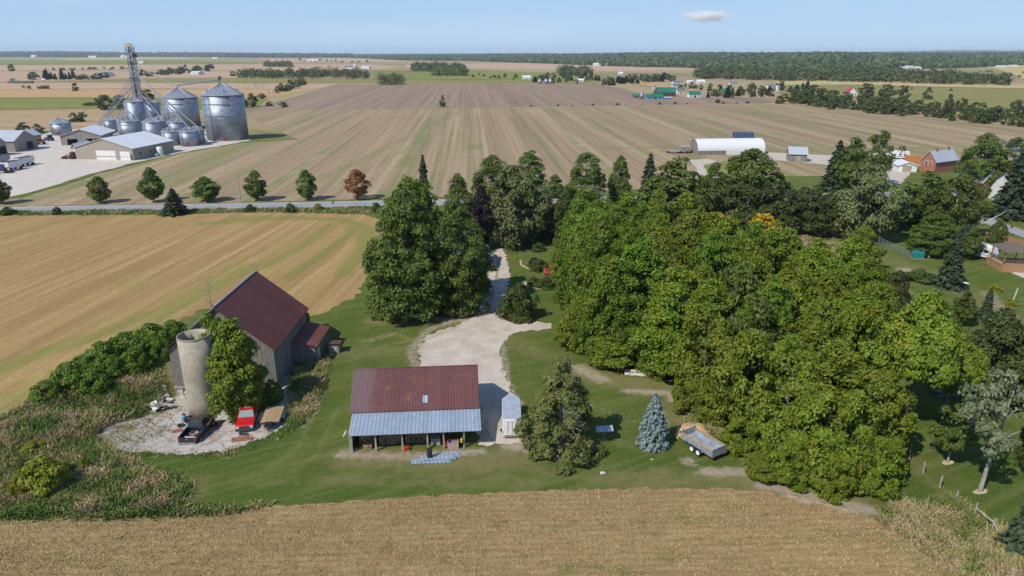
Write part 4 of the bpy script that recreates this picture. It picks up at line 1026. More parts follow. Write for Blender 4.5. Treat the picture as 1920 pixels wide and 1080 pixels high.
# ---------------------------------------------------------------- materials of the buildings
GREYB = boards('weathered_grey_boards', (.11, .098, .088), (.24, .21, .185), (.33, .30, .265), .27, 'xy')
GREYB2 = boards('faded_grey_boards', (.20, .185, .165), (.30, .28, .25), (.38, .35, .31), .3, 'xy')
RUST = corrug('rusted_sheet_roof', (.115, .036, .032), (.165, .052, .042), (.21, .078, .04), .55, 'y', .75, .1, .4, 2.2)
RUSTX = corrug('rusted_ribbed_roof', (.095, .036, .036), (.155, .053, .048), (.21, .075, .042), .30, 'x', .75, .1, .5, .75, .25, .75, .35)
def worn(m):
    """the left sheets of the shed roof have kept a purple grey coat; a rust line runs along the slope"""
    t = m.node_tree; b = t.nodes['Principled BSDF']; old = b.inputs['Base Color'].links[0].from_socket
    co = CO(t); s = ND(t, 'SeparateXYZ', {0: co}).outputs; n = NO(t, co, .7, 5, .7)
    c = MX(t, MA(t, 'MULTIPLY', MR(t, MA(t, 'ADD', s[0], MA(t, 'MULTIPLY', n, 2.0)), -4.3, -2.9, 1, 0), .6), old, (.15, .105, .115))
    k = MR(t, MA(t, 'ABSOLUTE', MA(t, 'SUBTRACT', s[1], 5.6)), 0, .5, 1, 0)
    c = MX(t, MA(t, 'MULTIPLY', k, MR(t, NO(t, co, .9, 6, .75), .54, .68)), c, (.27, .095, .045))
    c = MX(t, MR(t, NO(t, CO(t, scale=(3, .25, 1)), 1.5, 4), .55, .7, 0, .5), c, (.09, .04, .042))
    t.links.new(c, b.inputs['Base Color'])
worn(RUSTX)
GALVX = corrug('galvanised_roof', (.30, .36, .42), (.42, .49, .56), (.36, .36, .36), .42, 'x', .45, .35, .5, .95, .3, .7)
GALVY = corrug('dull_galvanised_roof', (.34, .36, .42), (.42, .44, .50), (.26, .20, .19), .5, 'y', .5, .3, .3, 2)
WROOF = corrug('white_ribbed_roof', (.62, .63, .65), (.72, .73, .75), None, 1.0, 'y', .5, .05, .3, 4)
PROOF = corrug('pale_grey_roof', (.42, .44, .48), (.52, .54, .58), None, .8, 'y', .5, .2, .3, 3)
GREENR = corrug('green_metal_roof', (.015, .14, .085), (.022, .18, .11), None, 1.5, 'x', .5, .1, .2, 4)
SHING = noisy('grey_shingles', (.10, .105, .12), (.16, .165, .19), 4, .9)
BLUESH = noisy('blue_grey_shingles', (.12, .14, .18), (.17, .19, .24), 4, .9)
REDR = noisy('crimson_roof', (.38, .03, .05), (.46, .045, .07), 2, .7)
BRICK = noisy('red_brick', (.27, .10, .06), (.37, .15, .09), 6, .9)
WPAINT = noisy('white_paint', (.62, .61, .58), (.76, .75, .72), 2, .7)
CREAM = noisy('tan_siding', (.30, .26, .20), (.36, .31, .25), 1.5, .7, stretch=(1, 1, 8))
DARK = noisy('painted_shade', (.016, .015, .014), (.03, .028, .026), 2, .95)  # interior shade painted as near black, for the barn floor and shed doors
STONE = noisy('whitewashed_stone', (.42, .39, .35), (.60, .57, .52), 1.8, .95, bump=.5, c3=(.25, .22, .19), s3=1.2)
WOOD = boards('tan_deck_planks', (.30, .20, .10), (.42, .29, .15), (.36, .25, .14), .24, 'x')
FWOOD = noisy('split_firewood', (.20, .13, .075), (.38, .27, .16), 4, .95, c3=(.09, .065, .045), s3=3)
OLDW = noisy('old_grey_wood', (.26, .23, .19), (.38, .34, .29), 3, .95, bump=.3, stretch=(1, 1, .3))
PALEW = noisy('pale_weathered_wood', (.36, .37, .28), (.52, .52, .42), 3, .95, bump=.3, c3=(.25, .28, .16), s3=2)
STEEL = plain('grey_steel', (.33, .35, .38), .45, .5); DSTEEL = plain('dark_steel', (.06, .06, .065), .5, .3)
BLACKP = plain('black_car_paint', (.010, .011, .013), .25, 0, .8); REDP = plain('red_car_paint', (.52, .012, .012), .3, 0, .8)
GLASS = plain('tinted_glass', (.03, .04, .045), .08); GLASSL = plain('painted_sky_glass', (.22, .30, .30), .08)  # the second glass is a paler copy, sky reflection painted into its colour
RUBBER = plain('tyre_rubber', (.022, .022, .022), .85); RIM = plain('alloy_rim', (.45, .46, .48), .35, .6); WRIM = plain('white_rim', (.75, .75, .75), .5)
CHROME = plain('chrome', (.5, .5, .52), .2, .9); TLIGHT = plain('red_lens', (.45, .01, .01), .3); HLIGHT = plain('clear_lens', (.6, .62, .65), .15)
ORANGE = plain('orange_paint', (.62, .20, .02), .6); BROWNR = noisy('rusty_blade', (.16, .06, .025), (.29, .105, .035), 4, .8)
BLUEP = plain('blue_plastic', (.12, .32, .55), .5); BLACKPL = plain('black_plastic', (.018, .018, .02), .5); REDPL = plain('red_plastic', (.5, .02, .02), .5)
CHIP = noisy('wood_chips', (.42, .25, .11), (.60, .40, .20), 5, .95, bump=.8, c3=(.34, .22, .12), s3=1)
MULCH = noisy('brown_mulch', (.17, .11, .075), (.30, .21, .15), 5, .95, bump=.8, c3=(.36, .27, .2), s3=1.5)
SAND = noisy('pale_mulch', (.36, .28, .18), (.48, .38, .26), 4, .95, bump=.5)
BLUEG = plain('blue_grey_wood', (.12, .14, .22), .8); TEAL = plain('teal_tarp', (.01, .20, .19), .6); BLUET = plain('blue_tarp', (.02, .03, .35), .6)

def m_conc_silo():
    m, t, b = mk('cast_concrete')
    co = CO(t); z = ND(t, 'SeparateXYZ', {0: co}).outputs[2]
    n = NO(t, co, .8, 6, .6); st = NO(t, CO(t, scale=(1.6, 1.6, .12)), 1.5, 4)
    c = MX(t, MR(t, n, .35, .65), (.31, .27, .20), (.40, .355, .27))
    c = MX(t, MR(t, st, .5, .7, 0, .6), c, (.29, .25, .19))
    f = MA(t, 'FRACT', MA(t, 'DIVIDE', z, .85))
    c = MX(t, MR(t, f, .0, .07, .7, 0), c, (.20, .17, .13))
    c = MX(t, MR(t, NO(t, co, 2.5, 4), .6, .7, 0, .5), c, (.52, .48, .40))
    SB(t, b, c, .9); BU(t, b, MA(t, 'ADD', n, f), .25, .04)
    return m
CONC = m_conc_silo()

def m_bin():
    """galvanised grain bin: rings of corrugated sheets, upright stiffeners, slightly different plates"""
    m, t, b = mk('galvanised_bin_wall')
    co = CO(t); s = ND(t, 'SeparateXYZ', {0: co}).outputs
    ang = MA(t, 'ARCTAN2', s[1], s[0])
    ring = MA(t, 'FLOOR', MA(t, 'DIVIDE', s[2], 1.12)); fr = MA(t, 'FRACT', MA(t, 'DIVIDE', s[2], 1.12))
    pl = MA(t, 'FLOOR', MA(t, 'MULTIPLY', ang, 3.2))
    wn = ND(t, 'TexWhiteNoise', {'Vector': ND(t, 'CombineXYZ', {0: ring, 1: pl}).outputs[0]}, noise_dimensions='2D').outputs[0]
    wr = ND(t, 'TexWhiteNoise', {'W': ring}, noise_dimensions='1D').outputs[0]
    stf = MR(t, MA(t, 'SINE', MA(t, 'MULTIPLY', ang, 44)), .8, .98)
    c = MX(t, wn, (.24, .27, .32), (.36, .39, .44))
    c = MX(t, MA(t, 'MULTIPLY', wr, .35), c, (.25, .28, .33))
    c = MX(t, MR(t, fr, 0, .07, .5, 0), c, (.18, .2, .24))
    c = MX(t, MA(t, 'MULTIPLY', stf, .5), c, (.20, .22, .26))
    SB(t, b, c, MA(t, 'ADD', .36, MA(t, 'MULTIPLY', wn, .16)), .6)
    BU(t, b, MA(t, 'ADD', MA(t, 'SINE', MA(t, 'MULTIPLY', s[2], 30)), MA(t, 'MULTIPLY', stf, 3)), .25, .05)
    return m
BINW = m_bin()
BINR = noisy('galvanised_bin_roof', (.24, .26, .30), (.34, .36, .40), 1, .5, .4)

# ---------------------------------------------------------------- generic gabled building
def house(label, cat, a, b, depth, hw, hr, wm, rm, ridge='y', name='building', over=.4, group=None, found=None):
    """a, b = front base corners left and right; local x runs along the front, y away from it"""
    a = Vector(a[:2]); b = Vector(b[:2]); d = b - a; L = d.length
    o = thing(name, label, cat, (a.x, a.y, 0), math.atan2(d.y, d.x), group)
    o['_'] = 0; del o['_']
    mb = MB()
    if ridge == 'y':
        mb.prism([(0, 0, -.3), (L, 0, -.3), (L, 0, hw), (L / 2, 0, hr), (0, 0, hw)], (0, depth, 0))
        sl = (hr - hw) / (L / 2)
        quad = [[(-over, hw - sl * over), (L / 2, hr)], [(L / 2, hr), (L + over, hw - sl * over)]]
        rb = MB()
        for (x0, z0), (x1, z1) in quad:
            rb.prism([(x0, -over, z0 + .02), (x1, -over, z1 + .02), (x1, -over, z1 + .16), (x0, -over, z0 + .16)], (0, depth + 2 * over, 0))
    else:
        mb.prism([(0, 0, -.3), (0, depth, -.3), (0, depth, hw), (0, depth / 2, hr), (0, 0, hw)], (L, 0, 0))
        sl = (hr - hw) / (depth / 2); rb = MB()
        for (y0, z0), (y1, z1) in (((-over, hw - sl * over), (depth / 2, hr)), ((depth / 2, hr), (depth + over, hw - sl * over))):
            rb.prism([(-over, y0, z0 + .02), (-over, y1, z1 + .02), (-over, y1, z1 + .16), (-over, y0, z0 + .16)], (L + 2 * over, 0, 0))
    mb.build('wall', wm, o); rb.build('roof', rm, o)
    return o, L

def onf(o, name, x0, x1, z0, z1, m, y=0.0, th=.08, frame=None):
    """a door or window set proud on the front face (y = 0)"""
    p = MB().b2(x0, x1, y - th, y - .003, z0, z1).build(name, m, o)
    if frame:
        f = MB(); w = .1
        f.b2(x0 - w, x1 + w, y - th - .02, y - .003, z1, z1 + w); f.b2(x0 - w, x0, y - th - .02, y - .003, z0, z1); f.b2(x1, x1 + w, y - th - .02, y - .003, z0, z1)
        f.build('frame', frame, p)
    return p

def onr(o, name, L, y0, y1, z0, z1, m, th=.08):
    return MB().b2(L + .003, L + th, y0, y1, z0, z1).build(name, m, o)

# ---------------------------------------------------------------- the old barn
def board_wall(mb, p0, p1, zb, zt, step=.3, th=.06, seed=0, skip=None, nrm=(0, -1)):
    rs = random.Random(seed); p0 = Vector(p0); p1 = Vector(p1); L = (p1 - p0).length; n = int(L / step); d = (p1 - p0) / n
    for i in range(n):
        u0 = p0 + d * (i + .02); u1 = p0 + d * (i + .96)
        off = Vector(nrm) * rs.uniform(0, .035)
        b0 = zb(i / n) + rs.uniform(-.12, .1)
        spans = [(b0, None)]
        if skip:
            s = skip((i + .5) / n, rs)
            if s: spans = s
        for lo, hi in spans:
            h0 = zt(i / n) if hi is None else hi; h1 = zt((i + 1) / n) if hi is None else hi
            q = [(u0.x + off.x, u0.y + off.y, lo), (u1.x + off.x, u1.y + off.y, lo), (u1.x + off.x, u1.y + off.y, h1), (u0.x + off.x, u0.y + off.y, h0)]
            mb.prism(q, (-nrm[0] * th, -nrm[1] * th, 0))

barn = thing('barn', 'big weathered grey barn with a dark red rusted roof', 'barn', (-36.1, 77.5, 0))
W2, BL, EZ, RZ = 6.5, 13.9, 5.3, 10.8
gz = lambda u: EZ + (RZ - EZ) * (1 - abs(2 * u - 1)) - .12
def slots(u, rs):
    if .10 < u < .135: return [(.1, 1.2), (1.5, 1.9), (4.4, None)]
    if .17 < u < .20: return [(.1, 1.0), (3.2, None)]
    if rs.random() < .05: return [(rs.uniform(.3, .8), None)]
mb = MB()
board_wall(mb, (-W2, 0), (W2, 0), lambda u: .0, gz, .3, .06, 1, slots)
board_wall(mb, (-W2, BL), (W2, BL), lambda u: 0, gz, .3, .06, 2, None, (0, 1))
board_wall(mb, (W2, 0), (W2, BL), lambda u: 0, lambda u: EZ, .3, .06, 3, None, (1, 0))
board_wall(mb, (-W2, 0), (-W2, BL), lambda u: 0, lambda u: EZ, .3, .06, 4, None, (-1, 0))
mb.build('wall', GREYB, barn)
mb = MB()
mb.b2(-W2, -5.6, .02, .5, -2.2, -.12); mb.b2(-4.0, W2, .1, .5, -2.2, -.12); mb.b2(-W2, -W2 + .4, .5, BL, -2.2, -.1); mb.b2(W2 - .4, W2, .5, BL, -1.5, -.1)
mb.build('foundation', STONE, barn, bevel=.04)
MB().b2(-W2 - .05, W2 + .05, -.12, .25, -.14, .12).build('sill_beam', OLDW, barn)
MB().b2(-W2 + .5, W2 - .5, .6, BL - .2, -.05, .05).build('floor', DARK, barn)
sl = (RZ - EZ) / 6.7
for s, m, u0, u1 in ((1, RUST, 0, 6.9), (-1, GALVY, 0, 3.4), (-1, RUST, 3.4, 6.9)):
    rb = MB(); rb.prism([(s * u0, -.45, RZ - sl * u0), (s * u1, -.45, RZ - sl * u1), (s * u1, -.45, RZ - sl * u1 + .1), (s * u0, -.45, RZ - sl * u0 + .1)], (0, BL + .8, 0))
    r = rb.build('roof', m, barn); 
    if m is GALVY: r['label'] = 'grey galvanised roof slope'
MB().tube([(0, -.5, RZ + .09), (0, BL + .4, RZ + .09)], .11, 6).build('ridge_cap', GALVY, barn)
lr = MB(); lr.tube([(0, BL + .3, RZ), (0, BL + .3, RZ + .9)], .02, 5); lr.lathe([(.01, .9), (.07, .97), (.01, 1.05)], (0, BL + .3, RZ), 8); lr.build('lightning_rod', STEEL, barn)
# lean-to on the right side
ax0, ax1, ay0, ay1 = 6.62, 9.5, 7.0, 13.6
mb = MB()
board_wall(mb, (ax0, ay0), (ax1, ay0), lambda u: -.2, lambda u: 3.25 - .75 * u, .26, .05, 5)
board_wall(mb, (ax1, ay0), (ax1, ay1), lambda u: -.2, lambda u: 2.5, .26, .05, 6, None, (1, 0))
board_wall(mb, (ax0, ay1), (ax1, ay1), lambda u: -.2, lambda u: 3.25 - .75 * u, .26, .05, 7, None, (0, 1))
an = mb.build('lean_to', GREYB, barn)
rb = MB(); rb.prism([(ax0 - .1, ay0 - .35, 3.34), (ax1 + .35, ay0 - .35, 2.5), (ax1 + .35, ay0 - .35, 2.58), (ax0 - .1, ay0 - .35, 3.42)], (0, ay1 - ay0 + .6, 0)); rb.build('roof', RUST, an)
onr(an, 'door', ax1 + .05, ay0 + .6, ay0 + 1.7, -.1, 1.9, plain('faded_blue_paint', (.36, .48, .52), .8))
h = thing('hutch', 'small roofed wooden hutch beside the barn lean-to', 'hutch', (-25.0, 88.3, 0))
MB().b2(-.7, .7, -.6, .6, 0, 1.25).build('box', GREYB2, h); MB().prism([(-.95, -.85, 1.5), (-.95, .85, 1.3), (-.95, .85, 1.36), (-.95, -.85, 1.56)], (1.9, 0, 0)).build('roof', RUST, h)
MB().b2(-.5, .5, -.63, -.603, .2, 1.1).build('door', OLDW, h)

# concrete silo, open at the top
g = G(376, 783)
silo = thing('silo', 'round open topped concrete silo in front of the old barn', 'silo', (g.x, g.y + 1.6, 0))
MB().lathe([(1.88, -1.9), (1.88, 0), (1.88, 4), (1.88, 8.5), (1.72, 8.5), (1.72, 4), (1.7, -1.7), (1.0, -1.75)], (0, 0, 0), 48).build('wall', CONC, silo, True)
MB().lathe([(1.883, 8.3), (1.9, 8.32), (1.9, 8.5), (1.883, 8.53)], (0, 0, 0), 48, False).build('rim', CONC, silo, True)

# ---------------------------------------------------------------- drive shed with the open lean-to
sa, sb = G(658, 848), G(892, 838)
ang = math.atan2(sb.y - sa.y, sb.x - sa.x)
shed = thing('shed', 'long open fronted shed with rust red roof and galvanised lean-to', 'shed', ((sa.x + sb.x) / 2, (sa.y + sb.y) / 2, 0), ang)
X0, X1 = -6.95, 7.15
mb = MB()
mb.prism([(X0 + .25, 3.3, -.1), (X0 + .25, 12.6, -.1), (X0 + .25, 12.6, 2.9), (X0 + .25, 8, 5.6), (X0 + .25, 3.3, 2.9)], (.12, 0, 0))
mb.prism([(X1 - .4, 3.3, -.1), (X1 - .4, 12.6, -.1), (X1 - .4, 12.6, 2.9), (X1 - .4, 8, 5.6), (X1 - .4, 3.3, 2.9)], (.12, 0, 0))
mb.b2(X0 + .37, X1 - .4, 12.48, 12.6, -.1, 2.9); mb.b2(X0 + .37, X1 - .4, 3.3, 3.4, -.1, 2.86)
mb.prism([(X0 + .27, .1, -.1), (X0 + .27, 3.3, -.1), (X0 + .27, 3.3, 2.85), (X0 + .27, .1, 2.2)], (.06, 0, 0))
mb.build('wall', boards('white_boards', (.55, .54, .51), (.66, .65, .62), (.48, .46, .42), .3, 'xy'), shed)
for (y0, z0, y1, z1) in ((3.0, 2.99, 8.0, 5.78), (8.0, 5.78, 13.0, 2.9)):
    MB().prism([(X0, y0, z0), (X0, y1, z1), (X0, y1, z1 + .07), (X0, y0, z0 + .07)], (X1 - X0, 0, 0)).build('roof', RUSTX, shed)
MB().tube([(X0, 8, 5.83), (X1, 8, 5.83)], .09, 6).build('ridge_cap', RUSTX, shed)
MB().b2(.92, 1.5, -.02, .02, -.48, .48).build('roof_patch', GALVX, shed).matrix_local = Matrix.Translation((0, 4.15, 3.75)) @ Matrix.Rotation(R(29.2) - R(90), 4, 'X')
lt = MB(); lt.prism([(X0 + .35, -.45, 2.2), (X0 + .35, 3.28, 2.9), (X0 + .35, 3.28, 2.95), (X0 + .35, -.45, 2.25)], (X1 - X0 - .3, 0, 0)); lt.build('lean_to_roof', GALVX, shed)
bm_ = MB(); bm_.b2(X0 + .4, X1 - .05, -.08, .08, 2.0, 2.24)
for x in np.linspace(X0 + .6, X1 - .3, 14): bm_.prism([(x, -.3, 2.08), (x, 3.2, 2.74), (x, 3.2, 2.86), (x, -.3, 2.2)], (.06, 0, 0))
bm_.build('beam', OLDW, shed)
for x in (-6.45, -3.95, -1.15, 1.5, 3.2, 5.35): MB().b2(x - .09, x + .09, -.085, .085, -.1, 2.0).build('post', OLDW, shed)
MB().b2(X0 + .14, X0 + .24, 1.6, 2.1, 1.0, 1.7).build('meter_box', STEEL, shed)
dsh = MB(); dsh.lathe([(.02, 0), (.2, .03), (.36, .12), (.38, .14)], n=16); dsh.build('dish', WPAINT, shed).matrix_local = Matrix.Translation((X0 - .25, 1.2, 1.5)) @ Matrix.Rotation(R(-60), 4, 'Y')
def sh(x, y, z=0): return shed.matrix_basis @ Vector((x, y, z)) if False else Matrix.Translation(shed.location) @ Matrix.Rotation(ang, 4, 'Z') @ Vector((x, y, z))

def firewood(label, x0, x1, y0, y1, h, seed, cut=.14):
    o = thing('firewood_stack', label, 'firewood', sh((x0 + x1) / 2, (y0 + y1) / 2), ang, 'firewood stacked under the lean-to')
    rs = random.Random(seed); mb = MB(); w = x1 - x0; z = cut / 2
    while z < h:
        x = -w / 2
        while x < w / 2:
            r = rs.uniform(.05, .095)
            if z < h * (1 - .35 * abs(x / w) - rs.uniform(0, .15)):
                j = rs.uniform(-.07, .07); n = rs.choice((3, 4, 5, 6))
                mb.tube([(x, (y0 - y1) / 2 + j, z + rs.uniform(-.02, .02)), (x + rs.uniform(-.03, .03), (y1 - y0) / 2 + j, z)], r, n)
            x += r * 1.8
        z += cut * .85
    mb.build('logs', FWOOD, o)
firewood('heap of split firewood at the left end under the lean-to', -5.8, -4.1, 1.4, 2.6, 1.25, 1)
firewood('wide firewood stack left of the middle under the lean-to', -3.7, -1.4, 1.2, 2.4, 1.5, 2)
firewood('firewood stack right of the middle post under the lean-to', -.9, 1.3, 1.3, 2.4, 1.45, 3)
firewood('short firewood stack under the right part of the lean-to', 1.7, 2.9, 1.6, 2.6, 1.1, 4)
def crate(label, x, y, w, d, h, m, cat='crate', name='wooden_crate'):
    o = thing(name, label, cat, sh(x, y), ang); mb = MB(); k = max(2, int(h / .18))
    for i in range(k):
        z = h * (i + .5) / k; t = h / k * .8
        for s in (-1, 1): mb.b2(-w / 2, w / 2, s * d / 2 - .02, s * d / 2 + .02, z - t / 2, z + t / 2); mb.b2(s * w / 2 - .02, s * w / 2 + .02, -d / 2 + .021, d / 2 - .021, z - t / 2, z + t / 2)
    mb.build('slats', m, o); MB().b2(-w / 2 + .03, w / 2 - .03, -d / 2 + .03, d / 2 - .03, .02, .06).build('floor', m, o)
    c = MB()
    for sx in (-1, 1):
        for sy in (-1, 1): c.b2(sx * (w / 2 - .07) - .04, sx * (w / 2 - .07) + .04, sy * (d / 2 - .07) - .04, sy * (d / 2 - .07) + .04, .0, h + .03)
    c.build('corner_post', m, o)
crate('wooden crate among firewood near the left post', -4.9, .8, .9, .7, .55, FWOOD)
crate('slatted pallet crate standing right of the middle under the lean-to', 2.3, .9, 1.0, .6, .85, OLDW)
crate('pale slatted bin full of boards at the right end of the lean-to', 4.2, .1, 1.15, .8, .8, noisy('pinkish_boards', (.34, .20, .18), (.48, .36, .33), 8, .9))
for x, y, lab, s in ((-.75, -.05, 'red jerry can on the dirt at the front of the shed', 1.0), (3.55, .9, 'red fuel drum standing between the right posts', 1.5)):
    o = thing('fuel_can', lab, 'fuel can', sh(x, y), ang + .2)
    MB().b2(-.3 * s, .3 * s, -.16 * s, .16 * s, 0, .42 * s).build('body', REDPL, o, bevel=.05)
    hb = MB(); hb.tube([(-.16 * s, 0, .42 * s), (-.12 * s, 0, .52 * s), (.1 * s, 0, .52 * s), (.14 * s, 0, .42 * s)], .025 * s, 6); hb.build('handle', REDPL, o); MB().tube([(.2 * s, 0, .41 * s), (.3 * s, 0, .56 * s)], .03 * s, 6).build('spout', BLACKPL, o)
o = thing('workbench', 'dark bench with a pale top at the back of the lean-to', 'bench', sh(4.6, 2.6), ang)
MB().b2(-1, 1, -.3, .3, .85, .92).build('top', PALEW, o)
for sx in (-.9, .9):
    for sy in (-.22, .22): MB().b2(sx - .04, sx + .04, sy - .04, sy + .04, 0, .85).build('leg', OLDW, o)
o = thing('water_jug', 'yellow jug hanging on the last post of the shed', 'jug', sh(5.1, -.2, .75), ang); MB().lathe([(.05, 0), (.14, .04), (.14, .4), (.06, .5), (.05, .56)], n=12).build('body', plain('yellow_plastic', (.5, .36, .03), .5), o); MB().tube([(0, 0, .54), (0, .1, .62)], .02, 6).build('handle', BLACKPL, o)
for i, (x0, x1, y, z, lab) in enumerate(((-.1, 4.0, -2.35, .05, 'lowest galvanised sheet pile in front of the shed'), (.75, 4.5, -1.95, .14, 'upper galvanised sheets with the black barrel on them'), (3.0, 4.95, -1.35, .05, 'short galvanised sheet behind the larger ones'))):
    o = thing('metal_sheet', lab, 'metal sheets', sh((x0 + x1) / 2, y, z - .05), ang + (.01, .03, -.06)[i], 'loose galvanised sheets by the shed')
    for k in range(3):
        mb = MB(); n = 14; w = .95
        pts = [((x1 - x0) * (-.5) , -w / 2 + w * q / n, .02 + k * .045 + (.02 if q % 2 else 0)) for q in range(n + 1)]
        mb.prism(pts + [(p[0], p[1], p[2] + .008) for p in reversed(pts)], ((x1 - x0) - .1 * k, 0, 0)); mb.build('sheet', GALVX, o).rotation_euler = (0, 0, .012 * (k - 1))
o = thing('barrel', 'black plastic barrel standing on the galvanised sheets', 'barrel', sh(1.75, -1.9, .3), 0)
MB().lathe([(.26, 0), (.29, .04), (.29, .28), (.305, .3), (.29, .33), (.29, .58), (.305, .6), (.29, .63), (.29, .86), (.26, .9), (.24, .88), (.05, .88)], n=20).build('drum', BLACKPL, o, True)
MB().lathe([(.05, .88), (.05, .92), (.01, .92)], (.12, 0, 0), 8).build('bung', BLACKPL, o)

# ---------------------------------------------------------------- vehicles
def wheel(parent, x, y, r, w, rimm=RIM, side=1):
    o = MB().lathe([(r * .6, -w / 2), (r * .92, -w / 2), (r, -w / 3), (r, w / 3), (r * .92, w / 2), (r * .6, w / 2)], n=24, cap=False).build('wheel', RUBBER, parent)
    o.location = (x, y, r); o.rotation_euler = (0, R(90), 0)
    MB().lathe([(.03, w * .3 * side), (r * .2, w * .36 * side), (r * .3, w * .28 * side), (r * .55, w * .34 * side), (r * .62, w * .48 * side), (r * .62, -w * .4 * side)], n=20).build('rim', rimm, o, True)
    return o

def arch(cy, r, z0, n=7):
    return [(cy - r * math.cos(math.pi * k / (n - 1)), z0 + r * math.sin(math.pi * k / (n - 1))) for k in range(n)]

def pickup(label, loc, rz, paint, glass):
    o = thing('pickup_truck', label, 'pickup truck', loc, rz)
    yr, yf, zb = -1.75, 1.75, .48
    prof = [(-2.8, .55)] + [(y, z) for y, z in arch(yr, .47, zb)] + [(y, z) for y, z in arch(yf, .47, zb)] + [(2.72, .5), (2.82, .7), (2.8, .98), (2.62, 1.1), (1.35, 1.22), (1.2, 1.25), (-.62, 1.25), (-.64, .82), (-2.72, .82), (-2.8, .8)]
    mb = MB(); mb.prism([(-.96, y, z) for y, z in prof], (1.92, 0, 0)); mb.build('body', paint, o, bevel=.03)
    for s in (-1, 1):
        MB().prism([(s * .985, -2.8, .8), (s * .985, -.63, .8), (s * .985, -.63, 1.3), (s * .985, -2.8, 1.28)], (-s * .12, 0, 0)).build('bed_side', paint, o, bevel=.02)
        wheel(o, s * .86, yr, .41, .27, RIM, s); wheel(o, s * .86, yf, .41, .27, RIM, s)
        MB().box((s * 1.1, .95, 1.32), (.2, .1, .2)).build('mirror', DSTEEL, o, bevel=.03)
        MB().b2(s * .92 - .06, s * .92 + .06, -2.83, -2.78, .9, 1.25).build('taillight', TLIGHT, o); MB().b2(s * .74 - .17, s * .74 + .17, 2.74, 2.85, .78, .97).build('headlight', HLIGHT, o)
    tg = MB().b2(-.84, .84, -2.82, -2.74, .8, 1.28).build('tailgate', paint, o); MB().b2(-.13, .13, -2.84, -2.8, 1.0, 1.1).build('badge', CHROME, tg)
    # cab with windows
    B = [(-.93, -.62), (.93, -.62), (.93, 1.3), (-.93, 1.3)]; T = [(-.74, -.42), (.74, -.42), (.74, .62), (-.74, .62)]
    vs = [(x, y, 1.24) for x, y in B] + [(x, y, 1.88) for x, y in T]
    cab = MB().add(vs, [(3, 2, 1, 0), (4, 5, 6, 7), (0, 1, 5, 4), (1, 2, 6, 5), (2, 3, 7, 6), (3, 0, 4, 7)]).build('cab', paint, o, bevel=.05)
    def pane(nm, idx, u0, u1, v0, v1, gl):
        a, b, c, d = [Vector(vs[i]) for i in idx]; n = (b - a).cross(d - a).normalized()
        P = [(a.lerp(b, u)).lerp(d.lerp(c, u), v) + n * .012 for u, v in ((u0, v0), (u1, v0), (u1, v1), (u0, v1))]
        MB().prism(P, n * .008).build(nm, gl, cab)
    pane('rear_window', (0, 1, 5, 4), .1, .9, .18, .86, GLASS); pane('windshield', (2, 3, 7, 6), .06, .94, .08, .92, glass)
    for ix in ((1, 2, 6, 5), (3, 0, 4, 7)): pane('side_window', ix, .08, .44, .16, .86, GLASS); pane('side_window', ix, .5, .84, .16, .86, GLASS)
    MB().b2(-.95, .95, -2.98, -2.81, .5, .72).build('bumper', CHROME, o, bevel=.03); MB().b2(-.97, .97, 2.8, 3.0, .45, .74).build('bumper', DSTEEL, o, bevel=.04)
    MB().b2(-.55, .55, 2.76, 2.83, .76, .98).build('grille', DSTEEL, o)
    MB().prism([(-.62, 1.4, 1.225), (.62, 1.4, 1.225), (.55, 2.55, 1.13), (-.55, 2.55, 1.13)], (0, 0, .02)).build('hood', paint, o, bevel=.02)
    MB().b2(-.85, .85, -2.72, -.66, .815, .83).build('bed_liner', BLACKPL, o)
    return o
a, b = G(352, 834), G(393, 796)
d = b - a; bt = pickup('black pickup truck parked with its tailgate toward the lawn', ((a + b) / 2), math.atan2(d.y, d.x) - math.pi / 2, BLACKP, GLASS)
rs = random.Random(3); jk = MB()
for k in range(11): jk.box((rs.uniform(-.4, .5), rs.uniform(-1.9, -1.0), .88 + rs.uniform(0, .06)), (rs.uniform(.06, .2), rs.uniform(.1, .4), .05), rs.uniform(0, 3), rs.uniform(-.3, .3))
bt.rotation_euler.z += 0
lo = jk.build('scrap_load', OLDW, None); tag(lo, 'scraps of grey wood lying in the bed of the black pickup', 'scrap wood'); lo.location = bt.location; lo.rotation_euler = bt.rotation_euler
a, b = G(460, 810), G(474, 772)
d = a - b; rt = pickup('bright red pickup truck facing the lawn', ((a + b) / 2), math.atan2(d.y, d.x) - math.pi / 2, REDP, GLASSL)
MB().b2(-.35, .35, 0, .16, 1.9, 1.98).build('beacon', plain('amber_lens', (.7, .45, .2), .3), rt)
def blade(label, p, rz, w, m, h=.62):
    o = thing('snow_plow', label, 'snow plow', p, rz); mb = MB(); n = 7
    pr = [(0, -.28 + .34 * (1 - math.cos(1.4 * k / n)) * 1.2, h * k / n) for k in range(n + 1)]
    mb.prism([(-w / 2, y, z) for _, y, z in pr] + [(-w / 2, y + .03, z) for _, y, z in reversed(pr)], (w, 0, 0)); mb.build('blade', m, o)
    f = MB(); f.tube([(-.5, .1, .25), (-.2, .9, .3)], .05, 6); f.tube([(.5, .1, .25), (.2, .9, .3)], .05, 6); f.b2(-.5, .5, .85, .95, .2, .4); f.build('frame', DSTEEL, o)
    for x in np.linspace(-w / 2 + .2, w / 2 - .2, 5): MB().b2(x - .02, x + .02, -.1, .12, .08, h - .1).build('rib', DSTEEL, o)
    return o
g = G(455, 826); blade('long rusty orange snow plow blade lying before the red pickup', g, .17, 2.25, BROWNR, .42)
g = G(400, 797); blade('bright orange snow plow standing at the nose of the black pickup', g, -.55 + math.pi, 1.7, ORANGE, .8)
